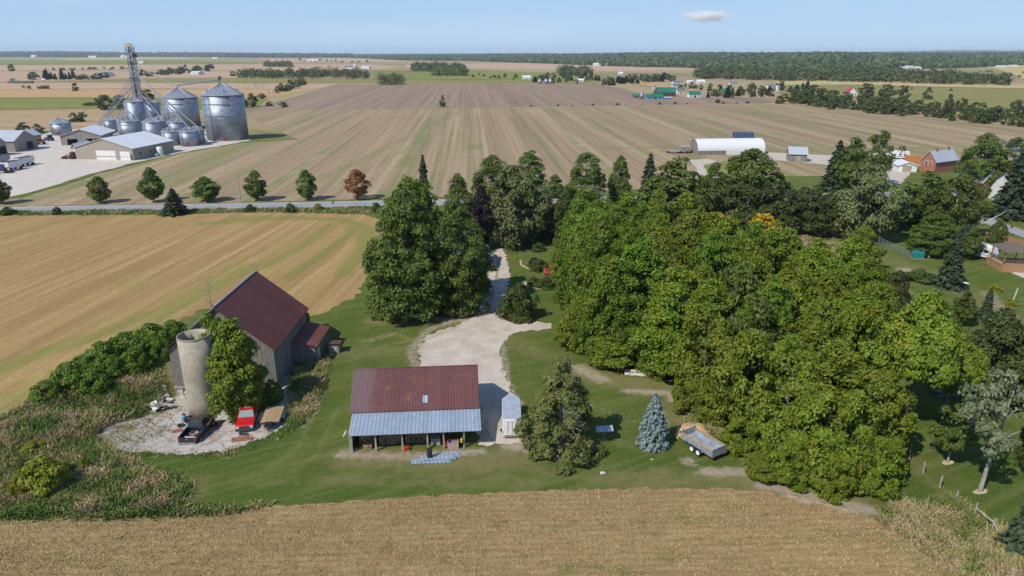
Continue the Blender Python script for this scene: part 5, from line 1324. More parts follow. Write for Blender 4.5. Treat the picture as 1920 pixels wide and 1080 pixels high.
# flat deck trailer beside the red pickup
a, b = G(505, 806), G(519, 772); d = a - b
ft = thing('flatbed_trailer', 'small flatbed trailer with a tan plank deck beside the red pickup', 'trailer', (a + b) / 2, math.atan2(d.y, d.x) - math.pi / 2)
MB().b2(-1.02, 1.02, -1.9, 1.75, .72, .79).build('deck', WOOD, ft); fm = MB()
for s in (-1, 1): fm.b2(s * 1.03, s * 1.1, -1.95, 1.8, .6, .8); fm.tube([(s * .8, 1.75, .62), (0, 3.0, .55)], .05, 6)
fm.b2(-1.03, 1.03, 1.751, 1.82, .6, .8); fm.b2(-1.03, 1.03, -1.97, -1.901, .6, .8); fm.build('frame', DSTEEL, ft)
for s in (-1, 1):
    wheel(ft, s * 1.3, -.35, .36, .22, WRIM, s); wheel(ft, s * 1.3, .45, .36, .22, WRIM, s); MB().b2(s * 1.3 - .15, s * 1.3 + .15, -.8, .9, .76, .8).build('fender', DSTEEL, ft)
MB().b2(-.42, .42, 1.95, 2.5, .5, 1.0).build('tool_box', BLACKPL, ft, bevel=.03); MB().tube([(0, 2.75, 0), (0, 2.75, .9)], .05, 6).build('jack', DSTEEL, ft)

# enclosed V-nose trailer beside the shed
a, b = G(960, 823), G(958, 772); d = b - a
ct = thing('cargo_trailer', 'white enclosed cargo trailer with a grey V nosed roof beside the shed', 'trailer', (a.x, a.y, 0), math.atan2(d.y, d.x) - math.pi / 2)
CW, CL, CN, Z0, Z1 = 1.05, 4.6, 5.9, .42, 2.45
pl = [(-CW, 0), (CW, 0), (CW, CL), (.25, CN), (-.25, CN), (-CW, CL)]
MB().prism([(x, y, Z0) for x, y in pl], (0, 0, Z1 - Z0)).build('body', WPAINT, ct, bevel=.02)
MB().prism([(x * .965, .06 + y * .975, Z1 + .004) for x, y in pl], (0, 0, .05)).build('roof', noisy('grey_roof_skin', (.30, .33, .39), (.37, .40, .46), 1.2, .5), ct)
rd = MB().b2(-.93, .93, -.05, -.003, Z0 + .1, Z1 - .12).build('rear_door', WPAINT, ct)
for x in (-.45, .0, .45): MB().tube([(x, -.08, Z0 + .15), (x, -.08, Z1 - .2)], .02, 6).build('lock_bar', STEEL, rd)
for s in (-1, 1):
    MB().b2(s * .97 - .05, s * .97 + .05, -.03, -.003, .7, .95).build('taillight', TLIGHT, ct)
    wheel(ct, s * 1.16, 1.7, .36, .2, WRIM, s); wheel(ct, s * 1.16, 2.5, .36, .2, WRIM, s)
    MB().prism([(s * 1.05, 1.2, .55), (s * 1.05, 1.35, .82), (s * 1.05, 2.85, .82), (s * 1.05, 3.0, .55), (s * 1.05, 2.95, .52), (s * 1.05, 2.8, .77), (s * 1.05, 1.4, .77), (s * 1.05, 1.25, .52)], (s * .26, 0, 0)).build('fender', OLDW, ct)
MB().b2(-1.0, 1.0, -.12, 0.0, .36, .418).build('bumper', STEEL, ct); tb = MB(); tb.tube([(-.6, CL, .4), (0, CN + 1.1, .4)], .05, 6); tb.tube([(.6, CL, .4), (0, CN + 1.1, .4)], .05, 6); tb.tube([(0, CN + .9, .02), (0, CN + .9, .7)], .04, 6); tb.build('tongue', DSTEEL, ct)

# dump trailer by the wood chips
a, b = G(1344, 860), G(1293, 828); d = a - b
dt = thing('dump_trailer', 'grey tandem axle dump trailer with a barred rear gate on the grass', 'trailer', ((a + b) / 2) , math.atan2(d.y, d.x) - math.pi / 2)
LW, L0, L1 = 1.0, -2.15, 2.15
dsd = noisy('scuffed_grey_paint', (.24, .265, .30), (.36, .39, .43), 2.5, .6, .2); rail = noisy('tan_stake_rail', (.36, .20, .09), (.46, .29, .14), 3, .8)
MB().b2(-LW, LW, L0, L1, .72, .78).build('floor', noisy('worn_bed_floor', (.28, .31, .33), (.44, .47, .48), 1.2, .55, .3), dt)
for s in (-1, 1):
    w_ = MB(); w_.b2(s * LW, s * (LW + .06), L0, L1, .6, 1.28)
    for y in np.linspace(L0 + .2, L1 - .2, 7): w_.b2(s * (LW + .06), s * (LW + .11), y - .04, y + .04, .62, 1.25)
    w_.build('side_wall', dsd, dt); MB().b2(s * LW - .06, s * LW + .12, L0, L1, 1.282, 1.34).build('side_rail', rail, dt)
    wheel(dt, s * 1.27, -.36, .41, .24, WRIM, s); wheel(dt, s * 1.27, .52, .41, .24, WRIM, s)
    MB().prism([(s * 1.115, -.9, .66), (s * 1.115, -.75, .9), (s * 1.115, .92, .9), (s * 1.115, 1.08, .66), (s * 1.115, 1.03, .64), (s * 1.115, .89, .86), (s * 1.115, -.72, .86), (s * 1.115, -.85, .64)], (s * .2, 0, 0)).build('fender', STEEL, dt)
    MB().b2(s * .9 - .08, s * .9 + .08, L1 + .062, L1 + .1, .48, .6).build('taillight', TLIGHT, dt)
MB().b2(-LW - .06, LW + .06, L0 - .07, L0 - .003, .6, 1.55).build('front_wall', dsd, dt)
gt = MB(); gt.b2(-LW - .05, LW + .05, L1 + .002, L1 + .06, 1.44, 1.5); gt.b2(-LW - .05, LW + .05, L1 + .002, L1 + .06, .6, .68)
for x in np.linspace(-LW, LW, 8): gt.b2(x - .035, x + .035, L1 + .005, L1 + .055, .68, 1.44)
gt.build('rear_gate', STEEL, dt); MB().b2(-LW, LW, L1 + .02, L1 + .035, .7, 1.4).build('gate_mesh', noisy('expanded_mesh', (.17, .19, .20), (.3, .32, .33), 12, .7), dt)
fr_ = MB(); fr_.b2(-.6, -.5, L0, L1, .46, .6); fr_.b2(.5, .6, L0, L1, .46, .6); fr_.tube([(-.5, L0, .5), (0, L0 - 1.3, .5)], .06, 6); fr_.tube([(.5, L0, .5), (0, L0 - 1.3, .5)], .06, 6); fr_.tube([(0, L0 - .9, 0), (0, L0 - .9, 1.0)], .05, 6); fr_.build('frame', DSTEEL, dt)

def heap(name, label, cat, poly, h, m, seed, lump=.3, sp=.22, flat=1.0):
    """irregular mound with a ragged foot"""
    P = [tuple(G(*q).xy) for q in poly]; c = np.mean(P, 0)
    A = np.array(P); lo, hi = A.min(0), A.max(0); nx = int((hi[0] - lo[0]) / sp) + 1; ny = int((hi[1] - lo[1]) / sp) + 1
    vs = []; idx = {}; fs = []
    for j in range(ny + 1):
        for i in range(nx + 1):
            q = (lo[0] + i * sp, lo[1] + j * sp)
            if not in_poly(q, P): continue
            e = float(seg_dist(np.array([q]), P + P[:1])[0]); n = mn.fractal(Vector((q[0] * 1.3, q[1] * 1.3, seed)), .8, 2, 4)
            z = h * min(1, e / (flat * 1.2)) ** .8 * (1 + lump * n) + .05 * n
            idx[i, j] = len(vs); vs.append((q[0] - c[0], q[1] - c[1], z + .0 if e > sp * .7 else -.06))
    for (i, j), k in idx.items():
        if (i + 1, j) in idx and (i, j + 1) in idx and (i + 1, j + 1) in idx: fs.append((k, idx[i + 1, j], idx[i + 1, j + 1], idx[i, j + 1]))
    mb = MB(); mb.add(vs, fs); o = mb.build(name, m, smooth=True); o.location = (c[0], c[1], H(*c)); tag(o, label, cat); return o
heap('wood_chip_pile', 'orange tan wood chip pile behind the dump trailer', 'wood chips', [(1262, 815), (1270, 797), (1292, 793), (1320, 797), (1336, 815), (1340, 826), (1322, 824), (1300, 816), (1284, 820), (1266, 828)], .7, CHIP, 1)
heap('mulch_bed', 'brown mulch bed around the ragged cedar', 'mulch', [(995, 840), (1005, 822), (1060, 810), (1110, 820), (1115, 838), (1100, 852), (1060, 860), (1010, 854)], .12, MULCH, 2, .6)
for px, py, r, lab in ((1777, 867, 15, 'pale mulch ring under the young reddish maple'), (1838, 921, 18, 'pale mulch ring at the foot of the silver tree'), (1838, 788, 12, 'mulch ring around the shaded trunk'), (1697, 803, 12, 'thin mulch ring at the foot of the bare walnut bole'), (1715, 818, 6, 'little pale patch with a dead stick left of the fence posts')):
    heap('mulch_ring', lab, 'mulch', [(px + r * math.cos(k * .785), py + r * .42 * math.sin(k * .785)) for k in range(8)], .08, SAND, px, .5, .12, .5)
heap('brush_pile', 'brown brush pile at the grove edge above the dump trailer', 'brush', [(1312, 798), (1325, 782), (1350, 782), (1360, 800), (1350, 812), (1325, 808)], .6, noisy('dry_brush', (.13, .09, .07), (.26, .19, .15), 6, .95, bump=.9), 7, .9)

# timbers, stone, little shelter
for i, (p0, p1, r, z, lab) in enumerate((((1171, 704), (1222, 708), .24, 0, 'front pale weathered timber lying on the grass by the grove'), ((1171, 699), (1219, 702), .24, .06, 'rear pale weathered timber lying behind the front one'))):
    a, b = G(*p0), G(*p1); mb = MB(); mb.tube([a + Vector((0, 0, r + z)), a.lerp(b, .5) + Vector((0, .02, r + z)), b + Vector((0, 0, r + z))], [r, r * .97, r * .94], 12)
    tag(mb.build('timber', PALEW, bevel=.02), lab, 'timber', 'timbers by the grove')
def rock(p, s, label, seed, m, name='stone'):
    bm = bmesh.new(); bmesh.ops.create_icosphere(bm, subdivisions=3, radius=1)
    for v in bm.verts: v.co *= 1 + .28 * mn.noise(v.co * 1.4 + Vector((seed, 0, 0))); v.co.x *= s[0]; v.co.y *= s[1]; v.co.z *= s[2]
    me = bpy.data.meshes.new(name); bm.to_mesh(me); bm.free(); me.materials.append(m); o = link(name, me); o.location = p + Vector((0, 0, s[2] * .5)); return tag(o, label, 'stone')
rock(G(1130, 888), (.3, .18, .16), 'lone pale stone lying on the lawn near the stubble', 1, STONE)
rock(G(1222, 262 + 600), (.12, .1, .08), 'small stone on the grass below the blue spruce', 4, STONE)
o = thing('bird_feeder', 'small feeder roof with a shiny sheet on a post beside the cedar', 'feeder', G(1131, 826), .12)
MB().box((0, -.25, 1.62), (1.9, .75, .04), 0, R(28)).build('roof', GALVX, o); MB().box((0, .42, 1.55), (1.8, .8, .04), 0, R(-32)).build('roof', RUST, o).__setitem__('label', 'rusty rear roof slope')
MB().tube([(.1, 0, -.1), (.1, 0, 1.5)], .06, 8).build('post', OLDW, o); MB().b2(-.7, .7, -.3, .4, 1.2, 1.26).build('tray', OLDW, o)
for px, py in ((1704, 862), (1731, 887), (1762, 914), (1792, 943)):
    p = G(px, py); r_ = random.Random(px); o = tag(MB().tube([(0, 0, -.2), (r_.uniform(-.05, .05), 0, .7), (r_.uniform(-.1, .1), .04, 1.3)], [.085, .08, .07], 8).build('fence_post', OLDW), {1704: 'farthest grey fence post of the line by the silver tree', 1731: 'second grey fence post from the grove', 1762: 'third grey fence post from the grove', 1792: 'fourth grey fence post before the railed corner'}[px], 'fence post', 'grey fence posts on the lawn'); o.location = p
a, b = G(1826, 968), G(1859, 996); c = G(1873, 1004)
o = thing('wooden_fence', 'railed fence corner with two posts at the lower right', 'fence', a)
for p, h in ((a, 1.45), (b, 1.25)): MB().tube([p - a + Vector((0, 0, -.2)), p - a + Vector((.05, 0, h))], [.1, .085], 8).build('post', OLDW, o)
MB().tube([Vector((0, 0, .9)), b - a + Vector((0, 0, .95))], .05, 6).build('rail', PALEW, o); MB().tube([b - a + Vector((0, 0, .95)), c - a + Vector((0, 0, .15))], .05, 6).build('rail', PALEW, o)
o = thing('picnic_table', 'blue grey picnic table in the shade behind the walnut bole', 'picnic table', G(1772, 742), .05)
MB().b2(-1.55, 1.55, -.42, .42, .73, .78).build('table_top', BLUEG, o)
for s in (-1, 1): MB().b2(-1.55, 1.55, s * .78 - .14, s * .78 + .14, .43, .47).build('bench', BLUEG, o)
for x in (-1.1, 1.1):
    f = MB(); f.tube([(x, -.75, 0), (x, .3, .73)], .05, 6); f.tube([(x, .75, 0), (x, -.3, .73)], .05, 6); f.b2(x - .03, x + .03, -.85, .85, .36, .43); f.build('trestle', BLUEG, o)

# clutter on the yard
p = G(346, 790); o = thing('barrel', 'light blue plastic barrel standing by the silo', 'barrel', p); MB().lathe([(.26, 0), (.29, .05), (.29, .3), (.305, .32), (.29, .35), (.29, .6), (.305, .62), (.29, .65), (.27, .9), (.1, .92)], n=20).build('drum', BLUEP, o, True); MB().lathe([(.2, .9), (.22, .95), (.1, .97)], n=14).build('lid', BLACKPL, o)
def tyre(p, label, r=.42, tilt=0, z=.13):
    mb = MB(); mb.lathe([(r * .55, -.1), (r * .9, -.13), (r, -.08), (r, .08), (r * .9, .13), (r * .55, .1), (r * .5, 0), (r * .55, -.1)], n=24, cap=False); o = mb.build('tyre', RUBBER, smooth=True); o.location = p + Vector((0, 0, z)); o.rotation_euler = (tilt, 0, .3); return tag(o, label, 'tyre', 'old tyres by the silo')
tyre(G(340, 800), 'black tyre lying flat on the concrete left of the black pickup'); tyre(G(354, 793), 'black tyre leaning upright beside the blue barrel', .46, R(75), .42); tyre(G(356, 790), 'second upright tyre leaning against the silo foot', .4, R(80), .4); tyre(G(182, 812), 'black tyre half hidden in weeds at the left end of the yard', .45, .3, .2)
o = tag(MB().lathe([(.0, 0), (.62, 0), (.62, .05), (.55, .07), (.0, .07)], n=28, cap=False).build('lid', noisy('maroon_rust', (.17, .06, .05), (.25, .1, .085), 3, .85)), 'round maroon lid lying flat on the concrete by the tyres', 'lid'); o.location = G(333, 810) + Vector((0, 0, .05))
rs = random.Random(11); base = G(304, 765)
for k in range(16):
    L = rs.uniform(.8, 2.2); o = MB().box((0, 0, 0), (rs.uniform(.2, .8), L, .05)).build('board', WPAINT if k % 2 else OLDW); o.location = base + Vector((rs.uniform(-.9, .9), rs.uniform(-.8, .9), .2 + rs.uniform(0, .5))); o.rotation_euler = (rs.uniform(-.4, .4), rs.uniform(-.35, .35), rs.uniform(0, 3))
    tag(o, 'loose white or grey board in the heap beside the barn corner', 'board', 'scrap boards beside the barn corner')
for k, (px, py) in enumerate(((308, 735), (300, 745), (312, 745), (306, 728), (318, 752))): rock(G(px, py), (.35 + .05 * k, .3, .3), 'rubble stone heaped at the barn corner by the white boards', 20 + k, STONE, 'rubble_stone')['group'] = 'rubble at the barn corner'
o = thing('forklift', 'yellow and white machine parked in the dark barn doorway', 'machine', G(344, 752) + Vector((0, 1.2, 0)))
MB().b2(-.5, .5, 0, 1.3, .35, .95).build('body', plain('yellow_paint', (.55, .38, .03), .5), o, bevel=.04); MB().b2(-.45, .45, -.05, -.003, .4, .7).build('grille', WPAINT, o)
for s in (-1, 1): wheel(o, s * .5, .2, .3, .2); wheel(o, s * .5, 1.1, .3, .2)
cg = MB()
for sx in (-.42, .42):
    for sy in (.1, 1.15): cg.tube([(sx, sy, .9), (sx, sy, 1.75)], .03, 6)
cg.b2(-.46, .46, .06, 1.2, 1.75, 1.8); cg.build('roll_cage', DSTEEL, o)
# ---------------------------------------------------------------- grain yard
def dist(g): return g.y * CP + (HC - g.z) * SP
def gbin(label, px, yb, ye, yp, w, vents=0, hopper=0.0, group='grain bins of the grain yard', ladder=True, door=True, seed=0):
    g = G(px, yb); r = w / F * dist(g) / 2; g = g + Vector((0, r * .9, 0))
    he = ZT(g.y, ye) ; hp = ZT(g.y, yp)
    o = thing('grain_bin', label, 'grain bin', g, seed * .7, group)
    z0 = hopper
    if z0:
        lg = MB()
        for k in range(8): a = k * .785; lg.tube([(r * .92 * math.cos(a), r * .92 * math.sin(a), 0), (r * .95 * math.cos(a), r * .95 * math.sin(a), z0 + .3)], .1, 6)
        lg.build('leg', STEEL, o); MB().lathe([(.3, .6), (r * .97, z0)], n=28).build('hopper', BINW, o, True)
    MB().lathe([(r, z0), (r, he)], n=56).build('wall', BINW, o, True)
    rf = MB(); rf.lathe([(r * 1.03, he - .06), (r * 1.02, he + .03), (r * .09, hp - .2), (r * .09, hp), (.05, hp + .05)], n=56)
    n = 28 if r > 5 else 18
    for k in range(n):
        a = 6.283 * k / n; p = Vector((math.cos(a), math.sin(a), 0)); rf.tube([p * r * 1.02 + Vector((0, 0, he + .06)), p * r * .1 + Vector((0, 0, hp - .14))], .05 + r * .006, 4)
    rf.build('roof', BINR, o)
    rg = MB(); rg.lathe([(r * 1.0, he - .35), (r * 1.035, he - .3), (r * 1.035, he - .1), (r, he - .05)], n=56, cap=False); rg.build('eave_ring', STEEL, o)
    if r > 5:
        for f in (.55, .8): MB().lathe([(r * 1.001, he * f), (r * 1.02, he * f + .1), (r * 1.02, he * f + .25), (r, he * f + .35)], n=56, cap=False).build('wind_ring', STEEL, o)
        MB().lathe([(r * 1.06, -.2), (r * 1.06, .25), (r * .9, .26)], n=56).build('footing', STONE, o)
    for k in range(vents):
        a = 6.283 * (k + .3) / vents; q = r * .72; z = he + (hp - he) * .3
        v = MB(); v.lathe([(.28, -.2), (.3, .5), (.42, .52), (.42, .7), (.05, .85)], (q * math.cos(a), q * math.sin(a), z), 10); v.build('roof_vent', STEEL, o)
    if ladder:
        a = -1.9 - seed * .7; l = MB()
        for s in (-.25, .25): l.tube([((r + .25) * math.cos(a) + s, (r + .25) * math.sin(a), .8), ((r + .25) * math.cos(a) + s, (r + .25) * math.sin(a), he)], .05, 4)
        for z in np.arange(1, he, .6): l.tube([((r + .25) * math.cos(a) - .25, (r + .25) * math.sin(a), z), ((r + .25) * math.cos(a) + .25, (r + .25) * math.sin(a), z)], .03, 4)
        l.build('ladder', DSTEEL, o)
    if door:
        a = -1.35 - seed * .7; d = MB(); d.box(((r + .12) * math.cos(a), (r + .12) * math.sin(a), z0 + 1.0), (.3, 1.0, 1.4), a); d.build('hatch', plain('rusty_red_hatch', (.22, .05, .04), .6), o)
    return o, g, r, he, hp
BINS = {}
for key, lab, px, yb, ye, yp, w, ve, hop in (
    ('big', 'largest grain bin with a conical roof standing at the right of the yard', 415, 265, 177, 155.5, 75, 4, 0), ('second', 'second largest bin left of the largest one', 332, 244, 182, 164, 63, 0, 0),
    ('back', 'flat looking grey bin half hidden behind the second largest one', 285, 238, 192, 187, 27, 0, 0), ('tall', 'tall narrow bin standing in front of the elevator tower', 254, 258, 190, 184, 34, 0, 0),
    ('a', 'small raised bin on legs at the left of the bin cluster', 205, 256, 225, 218, 22, 0, 2.2), ('a2', 'small bin roof peeking out behind the raised bin', 223, 248, 224, 216, 22, 0, 0), ('b', 'squat wide bin with vents behind the tan shop', 238, 264, 226, 217, 40, 9, 0),
    ('c', 'bin with a yellow stain on its roof in the middle of the cluster', 283, 266, 228, 220, 36, 0, 0), ('d', 'vented bin half hidden behind the one with the yellow stain', 299, 262, 226, 216, 28, 6, 0), ('e', 'dark small bin in front of the second largest bin', 328, 263, 228, 220, 32, 6, 0),
    ('f', 'front small vented bin, left one of the last three', 317, 274, 246, 237, 33, 8, 0), ('g', 'front small vented bin between two others', 350, 275, 246, 237, 33, 8, 0), ('h', 'front small bin nearest the largest bin', 366, 271, 243, 235, 27, 6, 0), ('lone', 'lone grain bin away from the others behind the grey sheds', 107, 254, 230, 220, 35, 0, 0)):
    BINS[key] = gbin(lab, px, yb, ye, yp, w, ve, hop, seed=len(BINS))
# bucket elevator tower with its spouts
g = G(268, 236); Yt = g.y
o = thing('grain_elevator', 'tall lattice grain elevator tower with spouts fanning down to the bins', 'grain elevator', g)
TT = ZT(Yt, 88); tw = MB(); S = 1.5
for sx in (-S, S):
    for sy in (-S, S): tw.tube([(sx, sy, 0), (sx, sy, TT)], .26, 5)
for k in range(int(TT / 3)):
    z = k * 3.0
    for (x0, y0), (x1, y1) in (((-S, -S), (S, -S)), ((S, -S), (S, S)), ((S, S), (-S, S)), ((-S, S), (-S, -S))):
        tw.tube([(x0, y0, z), (x1, y1, z + 3)], .13, 4); tw.tube([(x0, y0, z + 3), (x1, y1, z + 3)], .13, 4)
tw.build('tower', STEEL, o)
for x in (-.55, .55): MB().b2(x - .42, x + .42, -.5, .5, 0, TT + .8).build('leg_casing', BINR, o)
pf = MB(); pf.b2(-3.6, 2.4, -1.9, 1.9, TT, TT + .12)
for (x0, y0), (x1, y1) in (((-3.6, -1.9), (2.4, -1.9)), ((2.4, -1.9), (2.4, 1.9)), ((2.4, 1.9), (-3.6, 1.9)), ((-3.6, 1.9), (-3.6, -1.9))):
    for z in (.6, 1.15): pf.tube([(x0, y0, TT + z), (x1, y1, TT + z)], .05, 4)
    for q in (0, .33, .66): pf.tube([(x0 + (x1 - x0) * q, y0 + (y1 - y0) * q, TT), (x0 + (x1 - x0) * q, y0 + (y1 - y0) * q, TT + 1.2)], .05, 4)
pf.build('platform', WPAINT, o)
MB().prism([(-2.6, -.7, TT + .3), (1.0, -.7, TT + .3), (1.2, -.7, TT + 1.3), (.4, -.7, TT + 1.9), (-1.6, -.7, TT + 1.8), (-2.6, -.7, TT + 1.1)], (0, 1.4, 0)).build('head', plain('tan_machine_paint', (.42, .30, .20), .6), o, bevel=.08)
an_ = MB(); rs = random.Random(2)
for k in range(7): x = -3.4 + k * .95; an_.tube([(x, rs.uniform(-1.6, 1.6), TT), (x, 1, TT + rs.uniform(2.4, 3.6))], .035, 4)
an_.build('antenna', STEEL, o)
for f, s in ((.80, 1), (.62, -1), (.45, 1)): MB().b2(-2.3, 2.3, -2.2, 2.2, TT * f, TT * f + .1).build('landing', DSTEEL, o)
MB().b2(1.7, 2.9, -1, 1, TT * .87, TT * .87 + 2.2).build('distributor', DSTEEL, o, bevel=.1)
def spout(z0, x0, y0, tgt, rad=.26):
    e = Vector(tgt) - g; s = Vector((x0, y0, z0)); MB().tube([s, s.lerp(e, .5) + Vector((0, 0, -.15)), e, e + Vector((0, 0, -.6))], rad, 6).build('spout', STEEL, o)
def tip(k): b = BINS[k]; return Vector((b[1].x, b[1].y, b[4] + .3))
for k, zf, x0 in (('second', .78, 1.6), ('back', .5, 1.4), ('a', .52, -1.5), ('a2', .50, -1.4), ('b', .5, -1.0), ('tall', .42, -.6), ('c', .45, .9), ('d', .47, 1.1), ('g', .70, 1.5), ('h', .66, 1.5)): spout(TT * zf, x0, -1.2, tip(k))
for k in range(4): spout(TT * (.56 + .03 * k), -1.5, -1 + k * .4, G(196 - k * 5, 252 + k * 2) + Vector((0, 0, 5)), .12)
a, b = tip('second'), tip('big')
o = thing('conveyor', 'inclined catwalk conveyor running to the roof of the largest bin', 'conveyor', a)
cv = MB(); d = b - a; p0 = Vector((.3, 0, .8)); p1 = d + Vector((0, 0, 1.4)); cv.tube([p0, p1], .38, 4)
cv.build('trough', BINR, o); tr = MB()
for s in (0, .9): tr.tube([p0 + Vector((0, -.5, .5 + s)), p1 + Vector((0, -.5, .5 + s))], .05, 4)
for k in range(13): q = p0.lerp(p1, k / 12); tr.tube([q + Vector((0, -.5, 0)), q + Vector((0, -.5, 1.4))], .04, 4)
tr.build('railing', STEEL, o); sp = MB()
for q in (.0, .97): c = p0.lerp(p1, q); sp.tube([c, c + Vector((0, 0, -1.4))], .2, 5)
MB().box(p1 + Vector((-.3, 0, .6)), (1.2, .9, 1.4)).build('drive_head', DSTEEL, o); sp.build('chute', DSTEEL, o)

# the tan shop
a, b, c = G(144, 298.5), G(251.5, 301), G(291, 286)
dep = (c - b).length
hw = ZT(a.y, 277) ; o, L = house('tan workshop with a white roof and two white doors', 'workshop', a, b, 26, 4.6, 8.2, CREAM, WROOF)
onf(o, 'overhead_door', L * .36, L * .70, 0, 3.6, WPAINT); onf(o, 'overhead_door', L * .775, L * .945, 0, 3.4, WPAINT); onf(o, 'entry_door', L * .958, L * .985, 0, 2.3, DSTEEL)
for q in (.36, .775):
    w_ = L * (.34 if q < .5 else .17); st = MB()
    for k in range(10 if q < .5 else 5): x = L * q + w_ * (k + .5) / (10 if q < .5 else 5); st.b2(x - w_ * .03, x + w_ * .03, -.1, -.083, 1.15, 1.5)
    st.build('door_window', DSTEEL, o)
for y in (4, 10, 16): onr(o, 'window', L, y, y + 1, 1.8, 2.8, DSTEEL)
o, L2 = house('small white roofed annex at the left side of the tan workshop', 'annex', G(136, 290), G(147, 290), 10, 3.2, 4.4, CREAM, WROOF); onf(o, 'door', .5, 2, 0, 2.2, WPAINT)
# pole shed with open bays
a, b = G(116, 273), G(192, 271)
o = thing('pole_shed', 'long grey pole shed with dark open bays and a pale roof', 'shed', a, math.atan2(b.y - a.y, b.x - a.x)); L = (b - a).length
wl = MB(); H1 = 4.2
wl.b2(0, .3, 0, 16, -.2, H1); wl.b2(L - .3, L, 0, 16, -.2, H1); wl.b2(.3, L - .3, 15.7, 16, -.2, H1)
for x0, x1 in ((0, .14), (.42, .62), (.98, 1.0)): wl.b2(L * x0, L * x1, -.05, .25, -.2, H1)
wl.prism([(0, -.06, H1 - 1.4), (L, -.06, H1 - 1.4), (L, -.06, H1), (L / 2, -.06, 7.0), (0, -.06, H1)], (0, .25, 0)); wl.build('wall', GREYB2, o)
for q in ((-.5, H1 - .15, L / 2, 7.05), (L / 2, 7.05, L + .5, H1 - .15)): MB().prism([(q[0], -.5, q[1]), (q[2], -.5, q[3]), (q[2], -.5, q[3] + .14), (q[0], -.5, q[1] + .14)], (0, 22, 0)).build('roof', WROOF, o)
for x in (.14, .42, .62, .8): MB().b2(L * x - .15, L * x + .15, -.04, .26, 0, H1 - 1.42).build('post', OLDW, o)
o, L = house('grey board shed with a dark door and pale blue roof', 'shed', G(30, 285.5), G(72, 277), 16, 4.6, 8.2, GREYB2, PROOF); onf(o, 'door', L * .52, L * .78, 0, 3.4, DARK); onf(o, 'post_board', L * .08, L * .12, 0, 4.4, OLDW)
o, L = house('grey board shed at the left edge with a dark doorway', 'shed', G(-14, 294), G(15, 289), 16, 4.8, 8, GREYB2, PROOF); onf(o, 'door', L * .5, L * .95, 0, 3.4, DARK)  # the doorway is a flat panel with its inner shade painted on
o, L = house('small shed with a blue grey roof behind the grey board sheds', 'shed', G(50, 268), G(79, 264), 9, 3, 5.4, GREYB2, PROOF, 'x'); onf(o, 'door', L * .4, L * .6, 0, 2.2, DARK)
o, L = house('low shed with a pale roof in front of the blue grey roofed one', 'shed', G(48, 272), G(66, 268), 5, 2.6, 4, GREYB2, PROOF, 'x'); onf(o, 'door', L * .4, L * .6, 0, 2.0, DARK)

def grain_trailer(label, p, q, col):
    a, b = G(*p), G(*q); d = b - a; L = d.length
    o = thing('grain_trailer', label, 'trailer', a, math.atan2(d.y, d.x), 'grain trailers in the gravel yard'); mb = MB()
    mb.prism([(0, -1.25, 1.6), (L * .18, -1.25, 1.2), (L * .32, -1.25, .7), (L * .45, -1.25, 1.2), (L * .6, -1.25, 1.2), (L * .72, -1.25, .7), (L * .85, -1.25, 1.2), (L, -1.25, 1.6), (L, -1.25, 3.2), (0, -1.25, 3.2)], (0, 2.5, 0)); mb.build('body', col, o)
    MB().b2(.1, L - .1, -1.2, 1.2, 3.2, 3.3).build('tarp', DSTEEL, o)
    for x in (.12, .2, .8, .9):
        for s in (-1, 1): w_ = MB().lathe([(.2, -.15), (.5, -.15), (.5, .15), (.2, .15)], n=16).build('wheel', RUBBER, o); w_.location = (L * x, s * 1.1, .5); w_.rotation_euler = (R(90), 0, 0)
    return o
grain_trailer('white grain trailer behind the dark truck tractor', (12, 322), (38, 316), WPAINT); grain_trailer('silver white grain trailer at the right end of the road train', (33, 314), (61, 308), WPAINT); grain_trailer('dark tarped trailer parked behind the white ones', (-16, 311), (16, 305), plain('grey_trailer_side', (.3, .3, .32), .6))
a = G(-4, 325); o = thing('semi_truck', 'dark purple semi truck in front of the white grain trailers', 'truck', a, .25)
MB().b2(0, 2.2, -1.1, 1.1, .8, 3.0).build('cab', plain('purple_paint', (.07, .03, .16), .4), o, bevel=.12); MB().b2(-1.7, 0, -.8, .8, .7, 1.8).build('hood', plain('purple_paint', (.07, .03, .16), .4), o, bevel=.1); MB().b2(2.2, 5, -.5, .5, .7, .95).build('frame', DSTEEL, o)
MB().b2(.05, .9, -1.13, -1.103, 1.9, 2.6).build('window', GLASS, o); MB().b2(-1.8, -1.7, -.7, .7, .7, 1.6).build('grille', CHROME, o)
for x in (-1, 2.8, 4.2):
    for s in (-1, 1): w_ = MB().lathe([(.2, -.15), (.5, -.15), (.5, .15), (.2, .15)], n=16).build('wheel', RUBBER, o); w_.location = (x, s * 1.0, .5); w_.rotation_euler = (R(90), 0, 0)
def tractor(label, px, py, rz, col, name='tractor'):
    o = thing(name, label, name.replace('_', ' '), G(px, py), rz); MB().b2(-.45, .45, .2, 2.4, .9, 1.7).build('hood', col, o, bevel=.08); MB().b2(-.8, .8, -1.6, .1, .9, 1.5).build('body', col, o, bevel=.05)
    MB().b2(-.75, .75, -1.4, .0, 1.52, 2.7).build('cab', GLASS, o, bevel=.06); MB().b2(-.85, .85, -1.5, .1, 2.7, 2.85).build('cab_roof', col, o)
    for s in (-1, 1):
        for y, r in ((-.8, .85), (1.8, .55)): w_ = MB().lathe([(.3 * r, -.22), (r, -.22), (r, .22), (.3 * r, .22)], n=18).build('wheel', RUBBER, o); w_.location = (s * 1.0, y, r); w_.rotation_euler = (0, R(90), 0)
    return o
